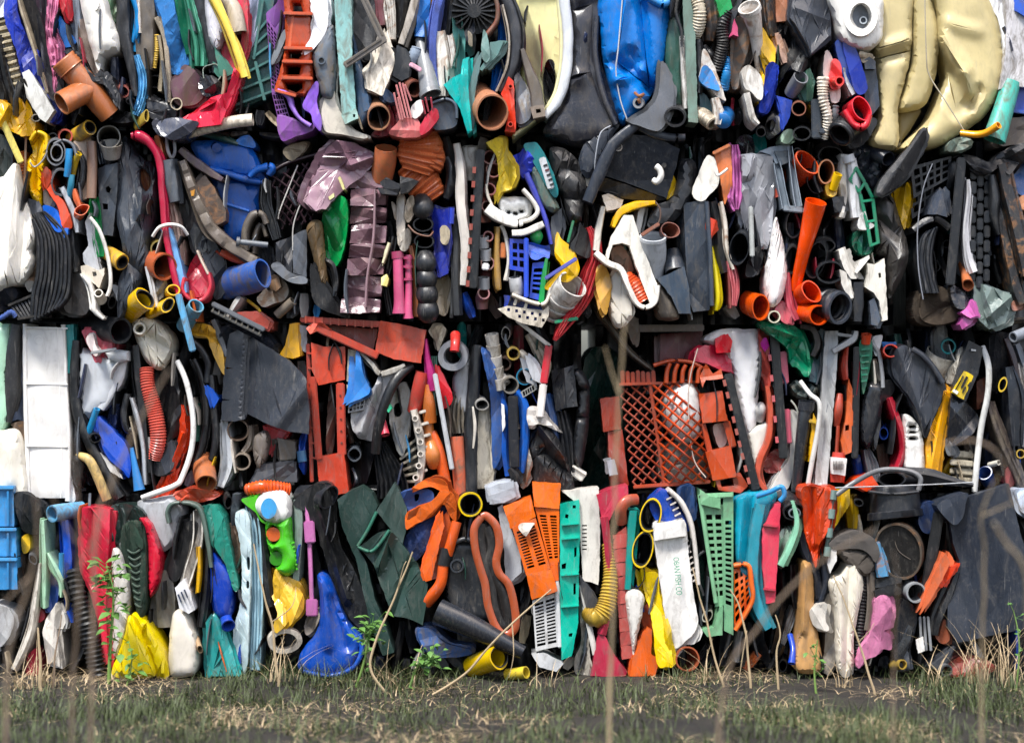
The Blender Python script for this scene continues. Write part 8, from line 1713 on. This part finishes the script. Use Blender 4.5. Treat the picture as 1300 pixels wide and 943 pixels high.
poly('red_mat','rust red sheet lying at the foot of the right end','sheet','#7d352a',[1200,846,1220,834,1244,838,1262,850,1240,858,1206,858],d=.22,b=.008,c=.006)
poly('rubber_fin','dark grey pointed fin at the foot of the right end','fin','#3d4046',[1180,846,1196,834,1212,820,1204,838,1190,850],d=.23,b=.005,c=.002,sm=0)
tube('tube_end','khaki tube end at the foot of the bottom row beside the pink cloth','tube','#a3883a',[1146,843,.24,1134,844,.18],6.5,1.4,seg=16)
tube('tube_end','grey capped tube end at the foot of the right end','tube','#55585c',[1202,851,.25,1194,846,.18],8,2,seg=16)
poly('white_bag','white and blue bag at the right edge of the bottom row','bag','#a9b4c4',[1288,622,1300,620,1322,622,1322,660,1300,652,1292,640],d=.19,b=.010,c=.010)
poly('orange_plate','bright orange triangular plate resting above the black bucket','plate','#d4421c',[1083,616,1095,606,1106,602,1116,616,1100,624],d=.20,b=.005,c=.001,sm=0)
cable('grey_cable','grey thick cable arching above the black bucket','cable','#6c6d70',[1062,628,1085,612,1116,597,1150,597,1168,606,1166,622],3.4,d=.24,seg=10)
t=T('rubber_tub','black shallow rubber tub lying on the bottom row','tub',1160,616)
tube('tub_mouth',O,O,'#25272c',[1132,608,.22,1150,610,.12],[20,22],2.5,p=t,sq=.45,sqa=.1,m='k',seg=28);strip('tub_side',O,O,'#2b2e34',[1150,600,14,1180,604,18,1214,612,10,1236,616,4],d=.19,p=t,c=.002,m='k')
cable('baling_wire','thin wire stretched along the top of the right bottom bale','wire','#a5a8ac',[1060,619,1120,617,1180,615,1236,612],.8,d=.27)
t=T('gas_pipe','yellow pipe with a wide black mouth at the foot of the twisted gasket','pipe',622,858)
tube('sleeve',O,O,'#d0ac1a',[633,834,.26,620,838,.22,600,846,.14],[16,15,14],2.4,p=t,seg=26,m='g');tube('lining',O,O,'#1e1f21',[633.4,834,.261,622,838,.2],13.2,1.4,p=t,seg=24,m='k')
tube('pipe','half buried pale yellow pipe beside the wide black mouth','pipe','#cdb53c',[668,853,.25,644,856,.2],8,1.6,seg=18)

def gpy(d):return 471.5 + (ZC - .01)*S*DIST/(DIST - d)
# ================================================================== THE BALES BEHIND, FILLING SCRAPS, GROUND AND WEEDS
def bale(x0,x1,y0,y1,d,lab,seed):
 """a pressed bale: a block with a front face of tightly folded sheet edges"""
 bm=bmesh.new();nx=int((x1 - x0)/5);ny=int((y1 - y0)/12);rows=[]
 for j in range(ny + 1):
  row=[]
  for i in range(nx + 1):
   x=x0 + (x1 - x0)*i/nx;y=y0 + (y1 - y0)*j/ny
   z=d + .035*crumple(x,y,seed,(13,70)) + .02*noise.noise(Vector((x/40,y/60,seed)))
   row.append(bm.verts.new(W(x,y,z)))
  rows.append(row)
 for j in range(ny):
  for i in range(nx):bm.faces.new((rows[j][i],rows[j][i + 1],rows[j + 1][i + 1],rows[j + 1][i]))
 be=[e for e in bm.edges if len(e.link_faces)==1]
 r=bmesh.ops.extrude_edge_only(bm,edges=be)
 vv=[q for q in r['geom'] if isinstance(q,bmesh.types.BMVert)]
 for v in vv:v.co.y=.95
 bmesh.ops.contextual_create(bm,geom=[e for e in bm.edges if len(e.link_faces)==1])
 finish(bm,'plastic_bale',lab,'bale','#131416','k','pressed bales of mixed plastic',None,cover=False)  # near-black colour stands in for the deep shadow between the scraps
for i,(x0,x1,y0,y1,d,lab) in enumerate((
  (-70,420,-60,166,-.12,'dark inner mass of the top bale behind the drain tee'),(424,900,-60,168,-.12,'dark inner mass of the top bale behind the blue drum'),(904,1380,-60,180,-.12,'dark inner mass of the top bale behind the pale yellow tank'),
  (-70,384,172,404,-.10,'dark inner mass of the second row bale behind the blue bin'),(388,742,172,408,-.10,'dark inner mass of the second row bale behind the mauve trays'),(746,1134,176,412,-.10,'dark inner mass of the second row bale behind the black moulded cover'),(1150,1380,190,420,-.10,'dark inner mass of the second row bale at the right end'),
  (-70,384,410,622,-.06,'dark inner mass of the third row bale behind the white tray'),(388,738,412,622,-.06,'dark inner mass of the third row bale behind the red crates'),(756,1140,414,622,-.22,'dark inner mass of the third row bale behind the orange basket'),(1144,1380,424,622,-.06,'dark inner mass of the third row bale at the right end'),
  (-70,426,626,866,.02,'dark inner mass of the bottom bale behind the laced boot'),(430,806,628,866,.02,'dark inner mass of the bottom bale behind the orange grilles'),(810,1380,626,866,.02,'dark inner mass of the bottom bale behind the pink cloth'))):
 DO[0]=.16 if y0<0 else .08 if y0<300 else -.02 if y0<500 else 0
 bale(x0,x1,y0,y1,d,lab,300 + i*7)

# scraps wedged in whatever gaps are left on the faces of the bales
FC=[('black','#1d1f23',22),('charcoal','#33363b',20),('slate grey','#50565e',12),('dark brown','#3f352f',8),('pale grey','#9b9c9c',7),('off white','#c4beb3',7),('navy','#222b45',7),('royal blue','#2347a0',4),('sky blue','#4a8fc0',2),('dark green','#24463c',5),('teal','#1f7672',2),('crimson','#8f2536',3),('orange','#b85a2a',3),('yellow','#c9a227',2),('beige','#a3967f',5)]
pool=[c for c in FC for _ in range(c[2])]
rf=random.Random(11)
ROWS=[('top row',0,160,.16),('second row',176,404,.11),('third row',416,618,.04),('bottom row',630,850,.12)];DO[0]=0
nfill=0;made={}
def skip(x,y):
 return (742<x<800 and 398<y<620) or (700<x<900 and 404<y<470) or (1126<x<1166 and 285<y<425) or (330<x<410 and 175<y<210) or (785<x<905 and 470<y<618) or (400<x<430 and 490<y<576)
for rn,ya,yb,dd in ROWS:
 for y in range(ya + 4,yb,9):
  for x in range(2,1300,8):
   i,j=int(y/5),int(x/5)
   if GRID[max(0,i - 1):i + 2,max(0,j):j + 1].any() or skip(x,y):continue
   cn,hx,_=rf.choice(pool[:42] if x>1148 and 186<y<410 else pool)
   q=rf.random();L=rf.uniform(24,60);w=rf.uniform(7,15)
   y1=min(y + L,yb - 1);y0=max(ya - 3,y - rf.uniform(4,14));lean=rf.uniform(-9,9)
   d=dd + rf.uniform(-.02,.03);m='k' if hx in ('#1d1f23','#33363b','#222b45') else rf.choice('ppgd')
   def nm(kind):
    nb=min(LAB,key=lambda q_:(q_[0] - x)**2 + (q_[1] - y)**2)[2]
    return '%s %s wedged beside the %s' % (cn,kind,nb),'gap filling scraps in the bales'
   if q<.62:
    lb,gr=nm('folded strip');strip('folded_strip',lb,'strip',hx,[(x - lean,y0,w*.8),(x,(y0 + y1)/2,w),(x + lean,y1,w*.6)],d=d,pr=rf.choice('rszpev'),c=.008,m=m,g=gr,nu=6,step=8)
   elif q<.78:
    lb,gr=nm('crumpled film');poly('crumpled_film',lb,'film',hx,[(x - w*.6,y0),(x + w*.5,y0 - 2),(x + w*.8,(y0 + y1)/2),(x + w*.3,y1),(x - w*.5,y1 - 4),(x - w*.9,(y0 + y1)/2 + 4)],d=d,b=.01,c=.016,m='g',g=gr,r=4,an=(7,14))
   elif q<.9:
    lb,gr=nm('pipe end');r_=rf.uniform(6,10);tube('pipe_end',lb,'pipe',hx,[(x,y + 4,d + .05),(x + rf.uniform(-6,6),y - 4,d - .08)],r_,1.5,m=m,g=gr,sq=rf.uniform(.55,1),sqa=rf.uniform(0,3),dent=.1,seg=14)
   else:
    lb,gr=nm('bent cable');cable('bent_cable',lb,'cable',hx,[(x - lean,y0,d),(x + lean,y + 8,d + .04),(x - lean*.4,y1,d)],rf.uniform(1.6,3),m=m,g=gr)
   nfill +=1
# thin slivers pinched between neighbouring pieces
for i in range(300):
 rn,ya,yb,dd=rf.choice(ROWS);x=rf.uniform(4,1296);y=rf.uniform(ya + 6,yb - 20)
 if skip(x,y) or (1110<x<1280 and y<170) or (690<x<850 and y<165) or (300<x<395 and 430<y<545) or (24<x<92 and 400<y<635) or (1196<x and y>625) or (425<x<545 and y>625):continue
 cn,hx,_=rf.choice(pool);L=min(rf.uniform(18,60),yb + 4 - y);k_=rf.uniform(-6,6);w=rf.uniform(1.6,4.2)
 strip('plastic_sliver','thin %s sliver pinched by the %s' % (cn,min(LAB,key=lambda q_:(q_[0] - x)**2 + (q_[1] - y)**2)[2]),'sliver',hx,[(x - k_,y,w*.6),(x + rf.uniform(-3,3),y + L/2,w),(x + k_,y + L,w*.5)],d=dd + rf.uniform(.05,.11),c=.004,m='k' if hx in ('#1d1f23','#33363b') else 'p',g='thin slivers pinched in the bales',nu=4,step=8)
# loose scraps pressed flat between the rows
for k,(yb,dd) in enumerate(((170,.12),(409,.06),(622,.06))):
 for i in range(6):
  x=rf.uniform(0,1300)
  if skip(x,yb):continue
  cn,hx,_=rf.choice(pool[:62]);w=rf.uniform(18,60)
  strip('ledge_scrap','flattened %s sheet on the ledge by the %s' % (cn,min(LAB,key=lambda q_:(q_[0] - x)**2 + (q_[1] - yb)**2)[2]),'sheet',hx,[(x - w/2,yb + rf.uniform(-4,4),4),(x,yb + rf.uniform(-3,3),7),(x + w/2,yb + rf.uniform(-4,4),4)],d=dd + rf.uniform(-.05,0),c=.006,m=rf.choice('kkd'),g='flattened sheets on the ledges',nu=5)

# ------------------------------------------------------------------ ground
def ground_mat():
 m=bpy.data.materials.new('soil');m.use_nodes=True;nt=m.node_tree;N=nt.nodes;L=nt.links;b=N['Principled BSDF']
 tc=N.new('ShaderNodeTexCoord');n1=N.new('ShaderNodeTexNoise');n1.inputs['Scale'].default_value=6;n1.inputs['Detail'].default_value=12;n1.inputs['Roughness'].default_value=.7
 L.new(tc.outputs['Object'],n1.inputs['Vector']);cr=N.new('ShaderNodeValToRGB');L.new(n1.outputs[0],cr.inputs[0])
 cr.color_ramp.elements[0].position=.35;cr.color_ramp.elements[0].color=(.007,.006,.005,1);cr.color_ramp.elements[1].position=.7;cr.color_ramp.elements[1].color=(.03,.025,.018,1)
 L.new(cr.outputs[0],b.inputs['Base Color']);b.inputs['Roughness'].default_value=.95
 bp=N.new('ShaderNodeBump');bp.inputs['Strength'].default_value=.8;bp.inputs['Distance'].default_value=.03;L.new(n1.outputs[0],bp.inputs['Height']);L.new(bp.outputs[0],b.inputs['Normal'])
 return m
bm=bmesh.new();rows=[]
xs_=sorted(set([-200,-80,-30,-12,-6] + [-4 + i*.16 for i in range(51)] + [6,12,30,80,200]));ys_=sorted(set([-200,-80,-30,-15,-9,-6,-4,-3] + [-2.4 + i*.14 for i in range(18)] + [.6,2,6,20,80,200]))
def gz(x,y):return .012 + .035*noise.noise(Vector((x*1.1,y*1.1,3))) + .018*noise.noise(Vector((x*4,y*4,8))) if abs(x)<6 and -6<y<1 else 0.0
for y in ys_:rows.append([bm.verts.new((x,y,gz(x,y))) for x in xs_])
for j in range(len(ys_) - 1):
 for i in range(len(xs_) - 1):bm.faces.new((rows[j][i],rows[j][i + 1],rows[j + 1][i + 1],rows[j + 1][i]))
me=bpy.data.meshes.new('ground');bm.to_mesh(me);bm.free()
for f in me.polygons:f.use_smooth=True
go=bpy.data.objects.new('ground',me);COL.objects.link(go);me.materials.append(ground_mat());go['kind']='structure';go['label']='dark bare soil in front of the bales'

# ------------------------------------------------------------------ grass and weeds
def plant_mat(name,col,tr=.25):
 m=bpy.data.materials.new(name);m.use_nodes=True;nt=m.node_tree;N=nt.nodes;L=nt.links;b=N['Principled BSDF']
 n1=N.new('ShaderNodeTexNoise');n1.inputs['Scale'].default_value=9;tc=N.new('ShaderNodeTexCoord');L.new(tc.outputs['Object'],n1.inputs['Vector'])
 mx=N.new('ShaderNodeMix');mx.data_type='RGBA';L.new(n1.outputs[0],mx.inputs[0]);mx.inputs[6].default_value=(*[c*.6 for c in col],1);mx.inputs[7].default_value=(*[min(1,c*1.35) for c in col],1)
 L.new(mx.outputs[2],b.inputs['Base Color']);b.inputs['Roughness'].default_value=.6;b.inputs['Subsurface Weight'].default_value=tr*.4;b.inputs['Subsurface Radius'].default_value=(.004,.005,.002)
 return m
MAT['straw']=plant_mat('dry_straw',(.42,.32,.19));MAT['leaf']=plant_mat('green_leaf',(.085,.20,.035));MAT['stem']=plant_mat('green_stem',(.16,.27,.06));MAT['turf']=plant_mat('grass_blades',(.055,.075,.022));MAT['bark']=plant_mat('dry_stalk',(.24,.175,.12))
def blade(bm,base,h,lean,az,w):
 """one curved grass blade"""
 prev=None;ca,sa=math.cos(az),math.sin(az)
 for s_ in range(5):
  t_=s_/4;off=lean*t_*t_
  c=Vector((base[0] + ca*off,base[1] + sa*off,base[2] + h*t_*(1 - .25*abs(lean)/max(h,.01)*t_)))
  ww=w*(1 - t_*.9);a=bm.verts.new(c + Vector((-sa*ww,ca*ww,0)));b=bm.verts.new(c + Vector((sa*ww,-ca*ww,0)))
  if prev:bm.faces.new((prev[0],prev[1],b,a))
  prev=(a,b)
def rawobj(bm,n,m,l=None,k=None,g=None,kind=None,p=None,loc=None):
 me=bpy.data.meshes.new(n);
 if loc is not None:
  for v in bm.verts:v.co -=loc
 bm.to_mesh(me);bm.free()
 for f in me.polygons:f.use_smooth=True
 o=bpy.data.objects.new(n,me);COL.objects.link(o);me.materials.append(MAT[m]);o.color=(1,1,1,1)
 if loc is not None:o.location=loc
 if p is not None:o.parent=p;o.location=(0,0,0)
 tagobj(o,l,k,g,kind);return o
rg=random.Random(5)
def clump(n,name,mat,lab,h0,h1,l0,l1,sc,off,y0=-1.9,y1=-.12):
 bm=bmesh.new()
 for i in range(n):
  x=rg.uniform(-3,3);y=rg.uniform(y0,y1);dn=noise.noise(Vector((x*sc,y*sc,off))) + .5*noise.noise(Vector((x*sc*3,y*sc*3,off)))
  if rg.random()>.38 + 1.2*dn:continue
  f_=.6 + .8*max(0,dn)
  blade(bm,(x,y,gz(x,y) - .004),f_*rg.uniform(h0,h1),f_*rg.uniform(l0,l1),rg.uniform(0,6.28),rg.uniform(.0012,.003))
 rawobj(bm,name,mat,lab,'grass',kind='stuff')
clump(46000,'grass','turf','rough dark green grass growing in clumps on the soil',.03,.11,.02,.09,1.5,1)
clump(24000,'dry_grass','straw','matted dead straw lying through the grass',.01,.06,.05,.16,1.9,4)
def tuft(px,d,n,h,spread,lab):
 w=W(px,gpy(d),d);b0=Vector((w.x,-d,gz(w.x,-d)))
 bm=bmesh.new()
 for i in range(n):
  a=rg.uniform(0,6.28);blade(bm,(b0.x + rg.gauss(0,.03),b0.y + rg.gauss(0,.02),b0.z),h*rg.uniform(.4,1.1),spread*rg.uniform(.2,1.2),a,rg.uniform(.0014,.003))
 rawobj(bm,'grass_tuft','straw',lab,'grass','tufts of dead grass',loc=b0)
for px,d,n,h,s_,lab in ((1240,.36,46,.26,.22,'largest straw coloured grass tuft below the big slate sheet'),(1282,.40,40,.28,.22,'straw coloured grass tuft at the right end below the slate sheet'),(1190,.36,18,.14,.14,'small dry grass tuft under the orange shards'),(500,.36,22,.18,.2,'dry grass tuft below the large dark green sheet'),(352,.34,20,.18,.16,'dry grass tuft below the off white ring'),(60,.38,26,.16,.16,'dry grass tuft below the white folded paper'),(900,.36,16,.16,.16,'dry grass tuft below the green crate'),(1070,.36,18,.13,.13,'low dry grass tuft below the cream white sheet'),(690,.36,14,.12,.14,'low dry grass tuft below the white vent grille'),(20,.42,24,.15,.2,'dry grass tuft at the left end below the blue crate')):tuft(px,d,n,h,s_,lab)
def stalk(lab,pts,r,m='bark',side=(),D=None):
 """a dry stalk rooted in the soil: pixel path with distance from the stack, tapering to its tip"""
 pts=grp(pts,3);side=[grp(q,3) for q in side]
 if D:pts=[(x,y,D + .04*i) for i,(x,y,d) in enumerate(pts)];side=[[(x,y,D + .1) for x,y,d in q] for q in side]
 x0,y0,d0=pts[0];x1,y1,d1=pts[1]
 pts=[(x0 + (x0 - x1)*.3,gpy(d0) + 3,d0)] + [q for q in pts if q[1]<gpy(d0) - 8]
 pts=[(x + (2.4*noise.noise(Vector((y/37,x0,1))) if i else 0),y,d) for i,(x,y,d) in enumerate(resample(cat(pts,False,4),40,False))]
 t_=T('dry_stalk',lab,'stalk',*pts[0],'dry stalks standing before the bales')
 n=len(pts);tube('stem',O,O,'#fff',pts,[r*(1 - .55*i/(n - 1))*(1 + .18*noise.noise(Vector((i*.9,x0,2)))) for i in range(n)],0,m=m,p=t_,seg=7,cover=False)
 for q in side:tube('side_shoot',O,O,'#fff',q,[r*.5,r*.3,r*.2][:len(q)],0,m=m,p=t_,seg=6,cover=False)
 return t_
stalk('pale tall stalk leaning in front of the orange mesh basket',[774,872,.55,778,780,.62,780,650,.70,785,520,.74,794,410,.72],2.8,'straw',[[786,500,.74,776,470,.78,768,440,.8]],D=2.7)
stalk('brown tall stalk in front of the bright red panel',[92,880,.6,98,800,.62,101,700,.64,97,620,.66,90,560,.66],2.4,'bark',[[101,720,.64,130,660,.7,150,600,.7],[98,690,.64,70,640,.68,58,590,.7]],D=3.0)
stalk('brown forked stalk in front of the sky blue crate',[8,884,.7,18,800,.72,40,730,.74,48,660,.76,40,600,.76],3.2,'bark',[[40,730,.74,10,760,.78,-14,790,.8],[48,690,.76,70,740,.8,90,700,.8]],D=3.1)
stalk('brown slanting stalk in front of the cyan tub side',[918,880,.6,960,800,.64,1010,740,.68,1060,700,.70,1110,672,.70],2.8,'bark',D=3.0)
stalk('thick pale stalk bending before the right end of the bottom row',[1308,880,.7,1306,780,.74,1300,720,.76,1278,690,.78,1262,664,.78],4,'straw',D=3.2)
stalk('pale bent stalk crossing the big slate sheet',[1246,884,.6,1248,780,.64,1250,700,.66,1246,650,.66,1270,600,.66],2.0,'straw',[[1246,655,.66,1280,640,.7,1310,626,.72]],D=2.8)
stalk('long straw stalk crossing the third row at the right end',[1316,700,.6,1288,640,.62,1270,580,.64,1240,560,.64,1200,562,.64],2.8,'bark',D=2.9)
stalk('brown stalk before the jerrycan and blue flap in the third row',[120,700,.62,140,620,.64,160,570,.66,186,520,.66,214,470,.64],3,'bark',D=3.0)
stalk('straw stalk slanting before the orange grilles',[560,884,.5,596,850,.52,640,800,.54,700,748,.54],2,'straw',[[650,790,.54,652,830,.56,646,860,.56]])
stalk('straw stalk leaning on the large dark green sheet',[486,880,.5,470,840,.5,500,760,.5,524,700,.5],2,'straw',[[505,748,.5,512,720,.53,516,712,.53]])
stalk('thin straw stalk before the green crate',[916,880,.46,904,820,.46,890,760,.46,878,720,.46],1.7,'straw')
stalk('thin straw stalk before the orange basket fragment',[952,880,.46,948,810,.46,938,770,.46,926,748,.46],1.7,'straw',[[948,800,.46,940,850,.48,936,880,.48]])
stalk('thin straw stalk before the teal blue strip',[988,880,.46,986,830,.46,990,806,.46,984,780,.46],1.6,'straw')
stalk('straw stalk before the pale pink torn cloth',[1108,884,.5,1098,840,.5,1082,790,.5,1058,730,.5],1.8,'straw',[[1090,815,.5,1104,800,.52,1110,790,.52]])
stalk('grey brown stalk before the slate panel',[1134,884,.55,1136,800,.58,1140,740,.6,1134,700,.6],1.9,'bark',D=2.8)
stalk('straw stalk standing before the pale ice blue strip',[352,880,.42,346,800,.43,334,750,.44,322,690,.44],2,'straw',[[344,790,.43,370,770,.46,376,745,.46]])
stalk('short reddish stalk beside the white folded paper',[68,880,.4,72,820,.4,78,780,.4],1.5,'bark')
stalk('pale split stalk before the white folded paper',[52,884,.45,50,830,.45,48,796,.45],2.6,'straw')
def leaf(bm,c,az,el,L,w):
 d_=Vector((math.cos(az)*math.cos(el),math.sin(az)*math.cos(el),math.sin(el)));sd_=d_.cross(Vector((0,-.4,1))).normalized();up_=sd_.cross(d_)
 mid=[];ed=[]
 for t_,ww in ((0,.05),(.25,.7),(.5,1),(.75,.65),(1,.02)):
  m_=c + d_*L*t_ - up_*L*.25*t_*t_
  mid.append(bm.verts.new(m_));ed.append((bm.verts.new(m_ + sd_*w*ww + up_*w*.3*ww),bm.verts.new(m_ - sd_*w*ww + up_*w*.3*ww)))
 for i in range(4):
  bm.faces.new((mid[i],ed[i][0],ed[i + 1][0],mid[i + 1]));bm.faces.new((mid[i],mid[i + 1],ed[i + 1][1],ed[i][1]))
def weed(lab,pts,r,n,L,seed,lo=.25,bush=.03):
 rr=random.Random(seed);pts=grp(pts,3);pts[0]=(pts[0][0],gpy(pts[0][2]) + 2,pts[0][2]);t_=T('green_weed',lab,'weed',*pts[0])
 tube('stem',O,O,'#fff',pts,[r*(1 - .6*i/(len(pts) - 1)) for i in range(len(pts))],0,m='stem',p=t_,seg=8,cover=False)
 cp=cat(pts,False,8);base=WLOC[t_.name]
 for i in range(n):
  f=lo + (1 - lo)*rr.random()**.7;q=cp[min(len(cp) - 1,int(f*(len(cp) - 1)))]
  c=W(*q) + Vector((rr.gauss(0,bush),rr.gauss(0,bush*.5),rr.gauss(0,bush)));bm=bmesh.new();s_=W(*q)
  leaf(bm,c,rr.uniform(0,6.28),rr.uniform(-.5,.7),L*rr.uniform(.6,1.2),L*rr.uniform(.22,.36))
  rv=(c - s_);pv=None
  for k_ in range(3):
   pt=s_ + rv*k_/2;a=bm.verts.new(pt + Vector((.0012,0,0)));b=bm.verts.new(pt - Vector((.0012,0,0)))
   if pv:bm.faces.new((pv[0],pv[1],b,a))
   pv=(a,b)
  rawobj(bm,'leaf','leaf',p=t_,loc=base)
weed('tall leafy green weed before the bright red panel',[138,880,.36,140,820,.37,144,760,.38,138,722,.39],2.6,70,.046,1,.3)
weed('small bushy green weed before the blue crushed bucket',[452,880,.36,462,840,.37,468,806,.38,472,794,.38],1.8,50,.032,2,.3,.026)
weed('low curled green weed below the dull blue bucket',[520,884,.36,528,850,.37,538,836,.38,556,832,.38],1.6,40,.032,3,.2,.024)
weed('thin green sprout before the big slate sheet',[1290,880,.5,1294,820,.5,1288,780,.5,1280,764,.5],1.2,10,.018,4,.2,.012)
weed('small green weed at the foot of the yellow gloves',[160,884,.38,166,850,.38,168,830,.38],1.3,18,.034,6,.2,.02)
weed('pale green sprout before the tan leather boot',[1036,884,.5,1034,850,.5,1038,812,.5],1.6,16,.024,7,.2,.016)
